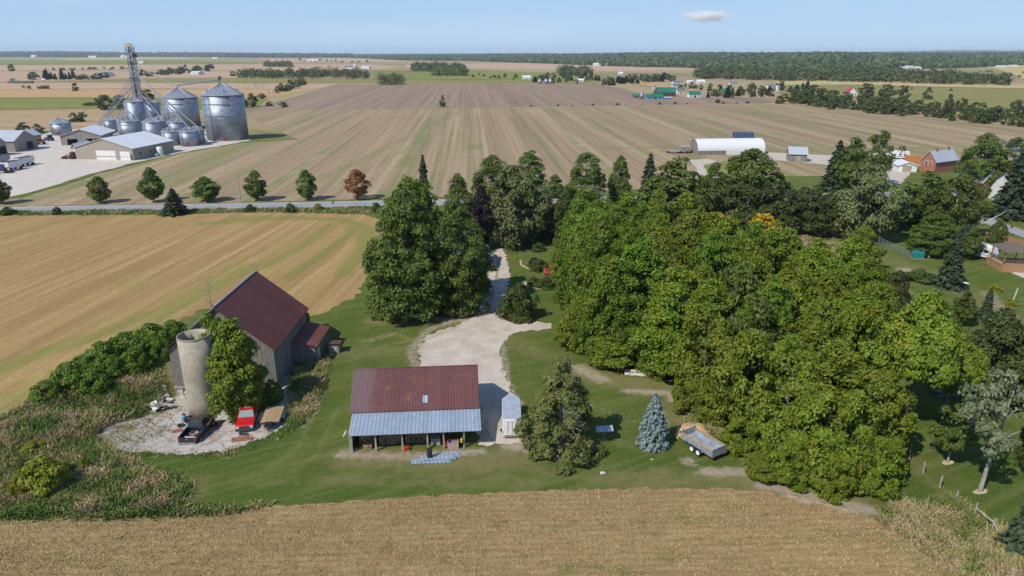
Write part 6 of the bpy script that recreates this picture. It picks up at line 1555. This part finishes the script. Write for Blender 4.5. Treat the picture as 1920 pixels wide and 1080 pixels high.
o = tractor('red wheel loader parked at the corner of the tan workshop', 135, 298, R(80), plain('faded_red_paint', (.42, .10, .07), .6), 'wheel_loader'); MB().prism([(-1.2, 3.0, .1), (-1.2, 4.0, .1), (-1.2, 4.1, .3), (-1.2, 3.3, 1.1), (-1.2, 3.0, 1.1)], (2.4, 0, 0)).build('bucket', BROWNR, o); MB().b2(-.5, .5, 2.41, 3.0, .6, .9).build('arm', DSTEEL, o)
tractor('dark blue tractor between the sheds and the pole shed', 93, 264, R(70), plain('dark_blue_paint', (.04, .09, .2), .5)); tractor('red tractor next to the grey board sheds', 78, 271, R(20), plain('faded_red_paint', (.42, .10, .07), .6))
for i, (px, py) in enumerate(((283, 292.5), (289, 291.5), (295, 290.5), (293, 294))): o = thing('water_tote', 'pale blue plastic tote stacked beside the tan workshop', 'tote', G(px, py), .2, 'totes beside the workshop'); MB().b2(-.6, .6, -.5, .5, .15, 1.2).build('tank', plain('pale_blue_plastic', (.45, .58, .66), .5), o, bevel=.1); MB().b2(-.62, .62, -.52, .52, 0, .14).build('pallet', OLDW, o)
o = thing('fuel_tank', 'white upright tank at the rear corner of the workshop', 'tank', G(301, 292)); MB().lathe([(1.2, 0), (1.25, .2), (1.25, 3.2), (.9, 3.6), (.1, 3.7)], n=24).build('shell', WPAINT, o, True); MB().lathe([(.2, 3.7), (.22, 3.85), (.05, 3.9)], n=10).build('cap', DSTEEL, o)

# poles and fences along the road
g = G(452, 381); h = ZT(g.y, 323); o = thing('utility_pole', 'tall bare utility pole beside the road', 'pole', g); MB().tube([(0, 0, -.3), (0, 0, h)], [.16, .1], 8).build('pole', OLDW, o); MB().tube([(0, 0, h - .5), (.5, 0, h - .2)], .04, 5).build('bracket', STEEL, o)
o = thing('road_marker', 'small dark marker post on the road shoulder', 'post', G(625, 388)); MB().tube([(0, 0, 0), (0, 0, 1.6)], .05, 6).build('post', DSTEEL, o); MB().b2(-.25, .25, -.06, -.051, 1.0, 1.6).build('plate', DSTEEL, o)
for px in (668, 684, 700): o = tag(MB().tube([(0, 0, 0), (0, 0, 1.4)], .06, 6).build('fence_post', OLDW), {668: 'first verge post by the hay field corner', 684: 'middle verge post by the hay field corner', 700: 'last verge post by the rounded tree'}[px], 'fence post'); o.location = G(px, 393)

# house between the trees, garden, wire fence
a, b = G(842, 516), G(906, 509)
o, L = house('white farmhouse with grey roof mostly hidden by the huge maples', 'house', a, b, 9, 4.0, 6.8, WPAINT, SHING, 'x'); onf(o, 'window', 1, 2, 1, 2.4, GLASS, frame=WPAINT); onf(o, 'window', L - 2.5, L - 1.5, 1, 2.4, GLASS, frame=WPAINT)
ch = MB().b2(L * .78, L * .78 + .7, 4.2, 4.9, 6.2, 8.4).build('chimney', BRICK, o); MB().b2(L * .78 - .08, L * .78 + .78, 4.12, 4.98, 8.4, 8.55).build('chimney_cap', WPAINT, o)
a, b = G(898, 501), G(921, 500)
o, L = house('small porch with dark roof and white trim beside the drive', 'porch', a, b, 6.5, 2.5, 3.3, WPAINT, SHING, 'y', over=.3); onf(o, 'door', L * .4, L * .65, 0, 2.1, GLASS); MB().prism([(-.35, -.45, 2.2), (L / 2, -.45, 3.2), (L + .35, -.45, 2.2), (L + .35, -.45, 2.45), (L / 2, -.45, 3.5), (-.35, -.45, 2.45)], (0, .1, 0)).build('fascia', WPAINT, o)
o = tag(MB().box((0, 0, .35), (2.0, 1.2, .7)).build('tarped_pile', BLUET, bevel=.2), 'blue tarp over a low pile under the overhanging maple', 'tarp'); o.location = G(881, 583)
for i, px in enumerate((1023, 1031)):
    o = thing('garden_chair', ('left red garden chair by the near garden bed', 'right red garden chair by the near garden bed')[i], 'chair', G(px, 516), .3 + .3 * i, 'red garden chairs'); q = plain('faded_red_wood', (.42, .09, .08), .7)
    MB().box((0, 0, .4), (.6, .6, .05), rx=-.2).build('seat', q, o); MB().box((0, .38, .85), (.6, .05, .9), rx=-.35).build('backrest', q, o)
    for s in (-.32, .32): MB().box((s, -.05, .6), (.12, .75, .04)).build('armrest', q, o); MB().b2(s - .04, s + .04, -.3, -.22, 0, .58).build('leg', q, o); MB().b2(s - .04, s + .04, .22, .3, 0, .58).build('leg', q, o)
for lab, pts in (('tan stone edging curving around the far garden bed', [(976, 490), (978, 498), (990, 504), (1010, 505), (1025, 505), (1034, 512), (1042, 520), (1050, 522)]), ('tan stone edging around the near garden bed', [(984, 530), (990, 540), (1012, 543), (1046, 540)])):
    P = [G(*p) for p in pts]; mb = MB(); rs = random.Random(4)
    for p, q in zip(P[:-1], P[1:]):
        n = max(2, int((q - p).length / .42))
        for k in range(n): mb.box(p.lerp(q, k / n) + Vector((0, 0, .1)), (.4, .34, .28), rs.uniform(0, 3))
    tag(mb.build('stone_edging', SAND, bevel=.05), lab, 'edging')
o = thing('wire_gate', 'short black wire fence at the left foot of the huge maple', 'fence', G(696, 588)); wf = MB(); P = [Vector((0, 0, 0)), G(704, 578) - G(696, 588), G(716, 584) - G(696, 588)]
for p in P: MB().tube([p, p + Vector((0, 0, 1.3))], .04, 6).build('post', DSTEEL, o)
for a, b in zip(P[:-1], P[1:]):
    for z in (.1, .4, .7, 1.0, 1.25): wf.tube([a + Vector((0, 0, z)), b + Vector((0, 0, z))], .015, 4)
wf.build('wire', DSTEEL, o)

# ---------------------------------------------------------------- farmstead and neighbours on the right
a, b = G(1308, 291), G(1434, 289); d = b - a; L = d.length
o = thing('hoop_barn', 'long white fabric hoop barn at the edge of the striped field', 'hoop barn', a, math.atan2(d.y, d.x)); n = 14; Rr = 5.2
pr = [(Rr - Rr * math.cos(math.pi * k / n), 1.6 + 4.4 * math.sin(math.pi * k / n)) for k in range(n + 1)]
cvr = MB(); cvr.prism([(0, y, z) for y, z in pr] + [(0, y * .985 + .08, z - .08) for y, z in reversed(pr)], (L, 0, 0)); cvr.build('cover', plain('white_fabric', (.66, .66, .65), .6), o)
ew = MB(); ew.prism([(.25, y * .98 + .1, z - .1) for y, z in pr] + [(.25, 2 * Rr, 0), (.25, 0, 0)], (.12, 0, 0)); ew.build('end_wall', GREYB, o); ew = MB(); ew.prism([(L - .35, y * .98 + .1, z - .1) for y, z in pr] + [(L - .35, 2 * Rr, 0), (L - .35, 0, 0)], (.12, 0, 0)); ew.build('end_wall', GREYB, o)
MB().b2(0, L * .42, -.06, .1, -.1, 1.75).build('side_wall', GREYB, o); MB().b2(L * .42, L, -.06, .1, -.1, 1.75).build('side_wall', plain('white_fabric', (.66, .66, .65), .6), o)
g = G(1392, 272); o = thing('solar_array', 'tilted dark solar panel array behind the white hoop barn', 'solar panel', g, -.1); hz = ZT(g.y, 250)
pn = MB(); pn.box((0, 0, hz - 1.2), (9.6, 4.6, .12), 0, R(40)); pn.build('panel', plain('solar_blue', (.03, .05, .11), .15), o); MB().tube([(0, .5, 0), (0, .5, hz - 1.2)], .25, 8).build('mast', STEEL, o)
gl = MB()
for k in range(9): gl.box(((k - 4) * 1.18, -.08, hz - 1.13), (.06, 4.6, .05), 0, R(40))
for k in range(4): gl.box((0, -.08 + (k - 1.5) * .88, hz - 1.13 + (k - 1.5) * .74), (9.6, .05, .05))
gl.build('frame', STEEL, o)
o, L = house('little grey board barn with a pale roof right of the hoop barn', 'barn', G(1479, 303), G(1512, 304), 7, 3.0, 5.2, GREYB, PROOF, 'x'); onf(o, 'door', L * .4, L * .65, 0, 2.2, OLDW); 
def wagon(label, px, py, rz, L, box):
    o = thing('farm_wagon', label, 'wagon', G(px, py), rz, 'wagons beside the hoop barn'); MB().b2(-L / 2, L / 2, -1.2, 1.2, .9, 1.05).build('deck', OLDW, o)
    for x in (-L * .35, L * .35):
        for s in (-1, 1): w_ = MB().lathe([(.1, -.12), (.42, -.12), (.42, .12), (.1, .12)], n=14).build('wheel', RUBBER, o); w_.location = (x, s * 1.0, .42); w_.rotation_euler = (R(90), 0, 0)
    MB().tube([(-L / 2, 0, .7), (-L / 2 - 1.8, 0, .3)], .06, 5).build('tongue', DSTEEL, o)
    if box:
        r = MB()
        for s in (-1.15, 1.15):
            for z in (1.3, 1.7, 2.1, 2.5): r.b2(-L / 2, L / 2, s - .04, s + .04, z, z + .16)
            for x in np.linspace(-L / 2, L / 2, 6): r.b2(x - .05, x + .05, s - .08, s + .08, 1.05, 2.7)
        r.build('rack', OLDW, o); MB().b2(-L / 2, L / 2, -1.3, 1.3, 2.71, 2.8).build('cover', PROOF, o)
wagon('low flat grey wagon left of the white hoop barn', 1262, 287, -.35, 6, 0); wagon('boxed hay wagon next to the end of the hoop barn', 1284, 287, .1, 4.2, 1)
def rv(label, px, py, rz, L, h, name='motorhome'):
    o = thing(name, label, name, G(px, py), rz); MB().prism([(-L / 2, -1.2, .5), (L / 2, -1.2, .5), (L / 2 + .1, -1.2, 1.3), (L / 2 - .4, -1.2, h), (-L / 2, -1.2, h)], (0, 2.4, 0)).build('body', WPAINT, o, bevel=.12)
    MB().b2(-L / 2 + .2, L / 2 - .4, -1.225, -1.203, 1.0, 1.16).build('stripe', plain('grey_blue_stripe', (.16, .2, .28), .5), o)
    for x in (-L * .32, -L * .05, L * .18): MB().b2(x, x + .9, -1.225, -1.203, 1.5, 2.1).build('window', GLASS, o)
    MB().b2(L * .34, L * .34 + .6, -1.225, -1.203, .6, 2.2).build('door', plain('off_white_door', (.5, .5, .48), .6), o); MB().b2(-.6, .1, -.4, .4, h, h + .25).build('roof_unit', WPAINT, o)
    for x in (-L * .25, L * .3):
        for s in (-1, 1): w_ = MB().lathe([(.1, -.12), (.36, -.12), (.36, .12), (.1, .12)], n=14).build('wheel', RUBBER, o); w_.location = (x, s * 1.08, .36); w_.rotation_euler = (R(90), 0, 0)
rv('white motorhome parked left of the orange container', 1684, 298, -.15, 7.5, 3.2); rv('white travel trailer behind the airy pale tree', 1650, 301, -.1, 6, 2.8, 'camper'); rv('white camper parked on the neighbouring lawn beside the gazebo', 1838, 483, -1.05, 5.2, 2.9, 'camper')
o = thing('container', 'orange container left of the brick house', 'container', G(1711, 304), -.1); MB().b2(-2.8, 2.8, -1.2, 1.2, .1, 2.5).build('shell', corrug('orange_sheet', (.46, .17, .045), (.52, .21, .06), None, .3, 'x', .7, 0, .5), o); MB().b2(2.803, 2.86, -1.15, 1.15, .15, 2.4).build('door', plain('orange_door', (.40, .15, .05), .7), o)
o, L = house('orange brick house with a pale grey roof and red chimneys', 'house', G(1724, 321.5), G(1751, 325.5), 13, 4.2, 7.3, BRICK, PROOF); onf(o, 'window', L * .3, L * .45, 2.6, 4.0, GLASS, frame=WPAINT); onf(o, 'window', L * .58, L * .7, 2.6, 4.0, GLASS, frame=WPAINT)
for y in (3.0, 10.0): MB().b2(L / 2 - .3, L / 2 + .3, y, y + .7, 6.9, 8.5).build('chimney', BRICK, o)
o, L = house('low white roofed garage left of the brick house', 'garage', G(1684, 322), G(1718, 323), 8, 2.2, 3.3, WPAINT, WROOF); onf(o, 'door', L * .2, L * .7, 0, 2.3, CREAM)
o, L = house('small red gable house with white trim behind the tall spruce', 'house', G(1836, 372), G(1866, 371), 10, 4.6, 8.0, BRICK, SHING); onf(o, 'window', L * .4, L * .6, 4.6, 6.0, GLASS, frame=WPAINT)
for s in (0, 1):
    x0, x1 = (-.45, L / 2) if s == 0 else (L + .45, L / 2); MB().prism([(x0, -.48, 4.35), (x1, -.48, 7.9), (x1, -.48, 8.2), (x0, -.48, 4.65)], (0, .08, 0)).build('bargeboard', WPAINT, o)
MB().b2(L * .62, L * .62 + .8, 5, 5.8, 6.5, 9.4).build('chimney', BRICK, o)
o, L = house('house with a blue grey shingle roof at the right edge', 'house', G(1897, 385), G(1945, 385), 10, 4.4, 8.0, WPAINT, BLUESH, 'x'); onf(o, 'window', 1, 2.2, 1.2, 2.6, GLASS, frame=WPAINT)
o, L = house('grey roofed building behind the bright topped tree', 'building', G(1896, 300), G(1945, 300), 10, 4, 6.5, CREAM, BLUESH, 'x'); onf(o, 'door', 2, 4, 0, 2.4, WPAINT)
# playset under the dark maples
o = thing('playset', 'blue and orange playset under the dark maple row', 'playset', G(1503, 412)); fr = MB()
for x in (-1.2, 1.2):
    for y in (-1, 1): fr.tube([(x, y, 0), (x, y, 3.2)], .08, 6)
fr.build('frame', FWOOD, o); MB().b2(-1.3, 1.3, -1.1, 1.1, 1.4, 1.5).build('deck', FWOOD, o); MB().prism([(-1.4, -1.2, 3.2), (1.4, -1.2, 3.2), (0, -1.2, 4.2)], (0, 2.4, 0)).build('canopy', plain('orange_canvas', (.6, .24, .03), .7), o); MB().prism([(1.3, -.35, 1.5), (3.6, -.35, .2), (3.7, -.35, .3), (1.4, -.35, 1.62)], (0, .7, 0)).build('slide', plain('bright_blue_plastic', (.03, .28, .5), .4), o)
# chain link fence, tarp box, car
a, b = G(1634, 452), G(1708, 486); o = thing('chain_link_fence', 'grey chain link fence running down to the teal covered box', 'fence', a); d = b - a; n = 10
for k in range(n + 1): p = d * (k / n); MB().tube([p, p + Vector((0, 0, 1.6))], .04, 6).build('post', STEEL, o)
ms = MB()
for k in range(64):
    for s in (1, -1): p = d * (k / 64); q = d * min(1, max(0, (k + s * 3.2) / 64)); ms.tube([p + Vector((0, 0, .05)), q + Vector((0, 0, 1.5))], .011, 3)
ms.tube([Vector((0, 0, 1.55)), d + Vector((0, 0, 1.55))], .03, 5); ms.build('mesh', STEEL, o)
o = thing('covered_crate', 'teal tarp covered box at the end of the chain link fence', 'box', G(1720, 484), .05); MB().box((0, 0, .75), (2.1, 1.3, 1.5), rx=0).build('cover', TEAL, o, bevel=.12); MB().b2(-1.1, 1.1, -.72, .72, 0, .1).build('pallet', OLDW, o)
pk = pickup('dark car parked in the shade beside the teal covered box', G(1750, 482), R(95), BLACKP, GLASS); pk.name = 'parked_car'; pk['category'] = 'car'
o = tag(MB().tube([(0, 0, -.2), (.5, .1, 3.0)], [.13, .11], 10).build('wooden_post', PALEW), 'leaning pale post in a flower clump on the neighbouring lawn', 'post'); o.location = G(1896, 572)
o = thing('birdbath', 'white birdbath beside the dark lone spruce', 'birdbath', G(1809, 540)); MB().lathe([(.22, 0), (.12, .1), (.1, .7), (.16, .8)], n=16).build('pedestal', WPAINT, o, True); MB().lathe([(.1, .8), (.45, .86), (.48, .98), (.42, .94), (.0, .88)], n=20, cap=False).build('basin', WPAINT, o, True)
# deck with gazebo
o = thing('gazebo', 'wooden deck gazebo with brown roof at the right edge', 'gazebo', G(1876, 510), -.16); RW = noisy('red_brown_wood', (.26, .11, .05), (.38, .18, .09), 3, .8)
MB().b2(0, 7.5, 0, 6, 1.2, 1.35).build('deck', WOOD, o); sk = MB(); sk.b2(0, 7.5, -.02, .08, 0, 1.2); sk.b2(-.02, .08, .081, 6, 0, 1.2); sk.build('skirting', boards('cedar_boards', (.36, .19, .08), (.46, .26, .12), (.30, .16, .08), .2, 'xy'), o)
for x in (.4, 4.8):
    for y in (.5, 5.2): MB().b2(x - .08, x + .08, y - .08, y + .08, 1.35, 4.0).build('post', RW, o)
MB().add([(-.2, -.2, 4.0), (5.4, -.2, 4.0), (5.4, 5.9, 4.0), (-.2, 5.9, 4.0), (1.6, 1.8, 4.9), (3.6, 1.8, 4.9), (3.6, 3.9, 4.9), (1.6, 3.9, 4.9)], [(3, 2, 1, 0), (4, 5, 6, 7), (0, 1, 5, 4), (1, 2, 6, 5), (2, 3, 7, 6), (3, 0, 4, 7)]).build('roof', noisy('brown_roof', (.10, .075, .06), (.15, .115, .095), 3, .8), o)
rl = MB(); rl.b2(0, 5.0, -.03, .05, 2.25, 2.33); rl.b2(-.03, .05, .06, 6, 2.25, 2.33)
for x in np.arange(.1, 5, .3): rl.b2(x - .02, x + .02, -.01, .03, 1.35, 2.25)
rl.build('railing', RW, o); stp = MB()
for k in range(6): stp.b2(5.1, 7.0, -.35 * (k + 1), -.35 * k - .03, 1.2 - .2 * (k + 1), 1.28 - .2 * (k + 1))
for x in (5.05, 7.05): stp.tube([(x, 0, 2.2), (x, -2.1, 1.0)], .05, 5); stp.tube([(x, -2.1, 0), (x, -2.1, 1.0)], .05, 5)
stp.build('stairs', WOOD, o)
a, b = G(1846, 447), G(1945, 470); d = b - a; o = thing('wooden_fence', 'reddish board fence between the lawn and the side road', 'fence', a, math.atan2(d.y, d.x)); L = d.length
MB().b2(0, L, -.03, .03, .1, 1.6).build('boards', boards('fence_boards', (.24, .13, .07), (.34, .2, .11), (.28, .17, .1), .18, 'x'), o)
for x in np.linspace(.1, L - .1, 8): MB().b2(x - .06, x + .06, -.1, -.032, 0, 1.7).build('post', RW, o)
o = thing('stop_sign', 'dark back of a road sign by the side road', 'sign', G(1893, 443)); MB().tube([(0, 0, 0), (0, 0, 2.4)], .05, 6).build('post', STEEL, o); mb = MB(); mb.prism([(.45 * math.cos(.393 + k * .785), -.05, 2.4 + .45 * math.sin(.393 + k * .785)) for k in range(8)], (0, .03, 0)); mb.build('plate', plain('brown_red_plate', (.2, .07, .05), .6), o)

# ---------------------------------------------------------------- far farms
def fh(label, cat, px0, px1, yb, hpx, rm, wm=WPAINT, ridge='x', roofpart=.5, depth=10, group=None, door=True, name='building'):
    a, b = G(px0, yb), G(px1, yb); h = hpx / F * dist(a)
    o, L = house(label, cat, a, b, depth, h * (1 - roofpart), h, wm, rm, ridge, name, .3, group)
    if door: onf(o, 'door', L * .4, L * .58, 0, h * .34, DSTEEL, th=.3); onf(o, 'window', L * .12, L * .22, h * .15, h * .35, GLASS, th=.3); onf(o, 'window', L * .75, L * .85, h * .15, h * .35, GLASS, th=.3)
    return o
DRED = noisy('dark_red_boards', (.09, .03, .03), (.13, .05, .045), 1, .9)
fh('big dark red barn with a green roof beyond the tilled field', 'barn', 1233, 1267, 181, 16, GREENR, DRED, 'x', .55, 14, name='barn')
fh('long low shed with a green roof in front of the dark red barn', 'shed', 1213, 1244, 186, 9, GREENR, BLUEP, 'x', .6, 9, name='shed'); fh('little green roofed shed left of the lone silver bin', 'shed', 1187, 1199, 184, 7, GREENR, GREYB2, 'x', .5, 6, name='shed'); fh('grey low addition right of the long green roofed shed', 'shed', 1245, 1260, 186, 4, PROOF, BLUEP, 'x', .4, 5, name='shed')
fh('white house with three gables and a green roof beyond the tilled field', 'house', 1292, 1314, 183, 11, GREENR, WPAINT, 'x', .5, 9, name='house'); fh('red brick farmhouse with a green roof', 'house', 1354, 1370, 180, 13, GREENR, BRICK, 'x', .4, 9, name='house'); fh('low brick wing left of the farmhouse with the green roof', 'house', 1342, 1353, 180, 8, GREENR, BRICK, 'x', .4, 8, name='house')
def fbin(label, px, yb, yt, w, m=BINW, group=None, name='grain_bin'):
    g = G(px, yb); r = w / F * dist(g) / 2; h = ZT(g.y, yt); o = thing(name, label, 'silo' if name == 'silo' else 'grain bin', g, 0, group)
    MB().lathe([(r, 0), (r, h * .8)], n=20).build('wall', m, o, True); MB().lathe([(r * 1.04, h * .79), (r * .6, h * .92), (.1, h)], n=20).build('roof', BINR, o, True)
fbin('lone silver bin left of the long green roofed shed', 1203, 185, 172, 8); fbin('grey silo touching the dark red barn', 1225, 178, 158, 6, CONC, None, 'silo')
for px, w, lab in ((1012, 8, 'left far bin of three beside the white farm'), (1024, 8, 'middle far bin of three beside the white farm'), (1032, 8, 'right far bin of three beside the white farm')): fbin(lab, px, 157, 147, w, BINW, 'far bins beside the white farm')
fh('white farm building left of the three far bins', 'building', 980, 995, 150, 8, WROOF, WPAINT, 'x', .4, 14); fh('white far house among the trees beyond the tilled field', 'house', 1082, 1095, 154, 6, WROOF, WPAINT, 'x', .4, 12, name='house')
VG = 'far village houses'
for px0, px1, yb, hp, rm, lab in ((1160, 1168, 141, 6, WROOF, 'white far house behind the tree belt'), (1262, 1282, 158, 6, SHING, 'long grey roofed far house at the left of the village'), (1290, 1300, 156, 5, WROOF, 'white far house left of the long white shed'), (1262, 1276, 166, 8, SHING, 'far house above the dark red barn'), (1308, 1322, 157, 7, WROOF, 'white far house in the middle of the village'), (1270, 1284, 176, 9, SHING, 'white house right of the dark red barn'),
                                  (1440, 1452, 168, 9, SHING, 'far house left of the right hedgerow'), (1458, 1470, 170, 9, WROOF, 'white walled far house near the right hedgerow'), (1492, 1504, 172, 9, GREENR, 'far house with a green roof by the right hedgerow'), (1510, 1524, 178, 8, SHING, 'far house half hidden in the right hedgerow'), (1370, 1384, 160, 6, SHING, 'small far house right of the village centre')):
    fh(lab, 'house', px0, px1, yb, hp, rm, WPAINT, 'x', .45, 10, VG, name='house')
o = fh('house with a bright crimson roof behind the right hedgerow', 'house', 1589, 1606, 181, 16, REDR, WPAINT, 'y', .6, 9, name='house')
for i, (px0, px1, yb, hp, lab) in enumerate(((166, 180, 108.4, 3.5, 'long white far shed on the left horizon'), (58, 66, 107.5, 4, 'pale far building at the left edge of the horizon'), (226, 241, 108, 4, 'white far farm shed left of the elevator top'), (259, 268, 119, 4, 'white far shed right of the elevator tower'), (357, 372, 140, 6, 'white farmhouse in the belt behind the elevator'), (578, 596, 115, 3.5, 'white far shed near the centre left horizon'), (647, 668, 129, 5, 'dark grey far barn of the silo farm'), (677, 692, 129, 4.5, 'white roofed far barn of the silo farm'), (398, 408, 110, 2.5, 'pale far shed above the largest bin'),
                                      (1113, 1127, 123.5, 5, 'white far farm in front of the right forest'), (1680, 1690, 127, 5, 'white far house in the right forest clearing'), (1700, 1716, 129, 5, 'long white far shed in the right forest clearing'), (1718, 1728, 130, 5, 'pale far house in the middle of the clearing'), (1764, 1780, 125, 4.5, 'white far hall at the right of the clearing'), (1876, 1890, 126, 3, 'white far roof on the right stubble'), (1895, 1912, 125, 3, 'second white far roof on the right stubble'), (187, 201, 144, 8, 'far house with a green roof right of the spruce grove'))):
    fh(lab, 'building', px0, px1, yb, hp, GREENR if i == 16 else SHING if i == 6 else WROOF, WPAINT, 'x', .4, 25, None, False)
fbin('white far silo of the farm above the tilled field', 665, 129, 118, 3, WPAINT, None, 'silo'); fbin('second far silo beside the white one', 669, 129, 119, 3, CONC, None, 'silo'); fbin('far white silo left of the elevator top', 232, 108, 101.5, 2, WPAINT, None, 'silo')
def lorry(label, px0, px1, yb, hpx, col, group=None):
    a, b = G(px0, yb), G(px1, yb); L = (b - a).length; h = hpx / F * dist(a); o = thing('truck', label, 'truck', a, 0, group)
    MB().b2(0, L * .78, -1.3, 1.3, h * .25, h).build('box', col, o); MB().b2(L * .8, L, -1.2, 1.2, h * .2, h * .75).build('cab', WPAINT, o)
    for x in (.1, .2, .7, .9):
        w_ = MB().lathe([(.2, -1.2), (.55, -1.2), (.55, 1.2), (.2, 1.2)], n=12).build('wheel', RUBBER, o); w_.location = (L * x, 0, .55); w_.rotation_euler = (R(90), 0, 0)
lorry('white truck on the far road above the right hedgerow', 1732, 1744, 203, 4.5, WPAINT); lorry('pale truck following the white one on the far road', 1747, 1758, 203.5, 4, PROOF); lorry('green far truck on the road at the left', 20, 33, 152, 4.5, plain('green_box', (.02, .14, .12), .6)); lorry('white far van near the spruce grove', 80, 86, 151, 4, WPAINT)
o = thing('hay_bales', 'long dark row of stacked bales by the far left road', 'bales', G(20, 156.5)); L = (G(66, 155) - G(20, 156.5)).length; MB().b2(0, L, -2, 2, 0, 3.6).build('stack', noisy('dark_bales', (.09, .085, .05), (.16, .14, .09), .5, .95), o, bevel=.3); MB().b2(-3, -.2, -1.5, 1.5, 0, 3).build('red_end', plain('faded_red_end', (.3, .06, .05), .8), o)
sheet('far_road', [(-300, 152.6), (80, 151.6), (80, 150.9), (-300, 151.6)], GR, .35, 30, .2, edge=30)
sheet('far_highway', [(1600, 196), (1730, 203.4), (1960, 209.5), (1960, 208.2), (1730, 202.2), (1600, 195)], m_gravel('far_road_surface', (.42, .41, .40), (.48, .47, .46), (.38, .36, .34), False), .6, 10, .1, edge=10)
HAZE = 5e-5
# ---------------------------------------------------------------- camera, light, sky
cam = bpy.data.cameras.new('camera'); co_ = link('camera', cam)
cam.sensor_width = 36; cam.lens = 24; cam.clip_start = .5; cam.clip_end = 120000
co_.location = (0, 0, HC); co_.rotation_euler = (R(90) - PT, 0, 0)
sc.camera = co_
EL = R(47); SD = Vector((-.72 * math.cos(EL), -.69 * math.cos(EL), math.sin(EL))).normalized()
sun = bpy.data.lights.new('sun', 'SUN'); so = link('sun', sun)
sun.energy = 4.3; sun.angle = R(.5); sun.color = (1, .955, .88)
so.rotation_euler = SD.to_track_quat('Z', 'Y').to_euler(); so.location = (-60, -60, 120)
w = bpy.data.worlds.new('World'); sc.world = w; w.use_nodes = True
t = w.node_tree; bg = t.nodes['Background']
sky = ND(t, 'TexSky', sky_type='NISHITA', sun_disc=False, sun_elevation=EL, sun_rotation=math.atan2(SD.x, SD.y), altitude=0, air_density=1.0, dust_density=0.0, ozone_density=3.0)
tc = ND(t, 'TexCoord').outputs['Generated']
el_ = ND(t, 'SeparateXYZ', {0: tc}).outputs[2]
blue = MX(t, MR(t, el_, 0, .35), (3.9, 5.9, 8.6), (1.5, 3.3, 7.4))
base = MX(t, MR(t, el_, 0, .6, .85, .35), sky.outputs[0], blue)
cn = NO(t, ND(t, 'Mapping', {'Vector': tc, 'Scale': (1.2, 1.2, 9), 'Rotation': (0, .06, .3)}).outputs[0], 2.2, 7, .6, .4)
cf = MA(t, 'MULTIPLY', MR(t, cn, .48, .78), .4)
t.links.new(MX(t, cf, base, (6.2, 7.2, 8.4)), bg.inputs[0])
bg.inputs[1].default_value = .1
# one small fair weather cloud
cl = MB().b2(-1, 1, -1, 1, -1, 1).build('cloud', [], None); cy = 9000
cl.location = (PX(1322, cy, ZT(cy, 32)), cy, ZT(cy, 31)); cl.scale = (420, 260, 110)
cm = bpy.data.materials.new('cloud'); cm.use_nodes = True; ct_ = cm.node_tree; ct_.nodes.remove(ct_.nodes['Principled BSDF'])
oc = ND(ct_, 'TexCoord').outputs['Object']; ln = ND(ct_, 'VectorMath', {0: oc}, operation='LENGTH').outputs['Value']
nn = NO(ct_, ND(ct_, 'Mapping', {'Vector': oc, 'Scale': (2.6, 1.6, 1.0)}).outputs[0], 1.6, 6, .6)
zz = ND(ct_, 'SeparateXYZ', {0: oc}).outputs[2]
dn = MA(ct_, 'SUBTRACT', MA(ct_, 'ADD', MA(ct_, 'MULTIPLY', nn, 1.5), -.02), ln)
dn = MA(ct_, 'MULTIPLY', MR(ct_, dn, .0, .5), MR(ct_, zz, -.75, -.1))
cv_ = ND(ct_, 'VolumePrincipled', {'Color': (.97, .98, 1, 1), 'Density': MA(ct_, 'MULTIPLY', dn, .022), 'Anisotropy': 0.0})
ct_.links.new(cv_.outputs[0], ct_.nodes['Material Output'].inputs['Volume']); cl.data.materials.append(cm)
tag(cl, None, None, None, 'structure'); sc.cycles.volume_bounces = 10
# the air of the plain
hb = MB().b2(-26000, 26000, -500, 26000, -4, 135).build('haze', [], None)
hm = bpy.data.materials.new('air'); hm.use_nodes = True; ht = hm.node_tree; ht.nodes.remove(ht.nodes['Principled BSDF'])
pv = ND(ht, 'VolumePrincipled', {'Color': (.66, .82, 1.0, 1), 'Density': HAZE, 'Anisotropy': 0.0})
ht.links.new(pv.outputs[0], ht.nodes['Material Output'].inputs['Volume']); hb.data.materials.append(hm)
tag(hb, 'thin pale blue haze lying over the whole plain', 'haze', None, 'stuff')
vs = sc.view_settings
vs.view_transform = 'Standard'; vs.look = 'None'; vs.gamma = 1; vs.use_curve_mapping = False; vs.exposure = .1
sc.cycles.max_bounces = 5; sc.cycles.diffuse_bounces = 2; sc.cycles.glossy_bounces = 2; sc.cycles.transmission_bounces = 2; sc.cycles.transparent_max_bounces = 4
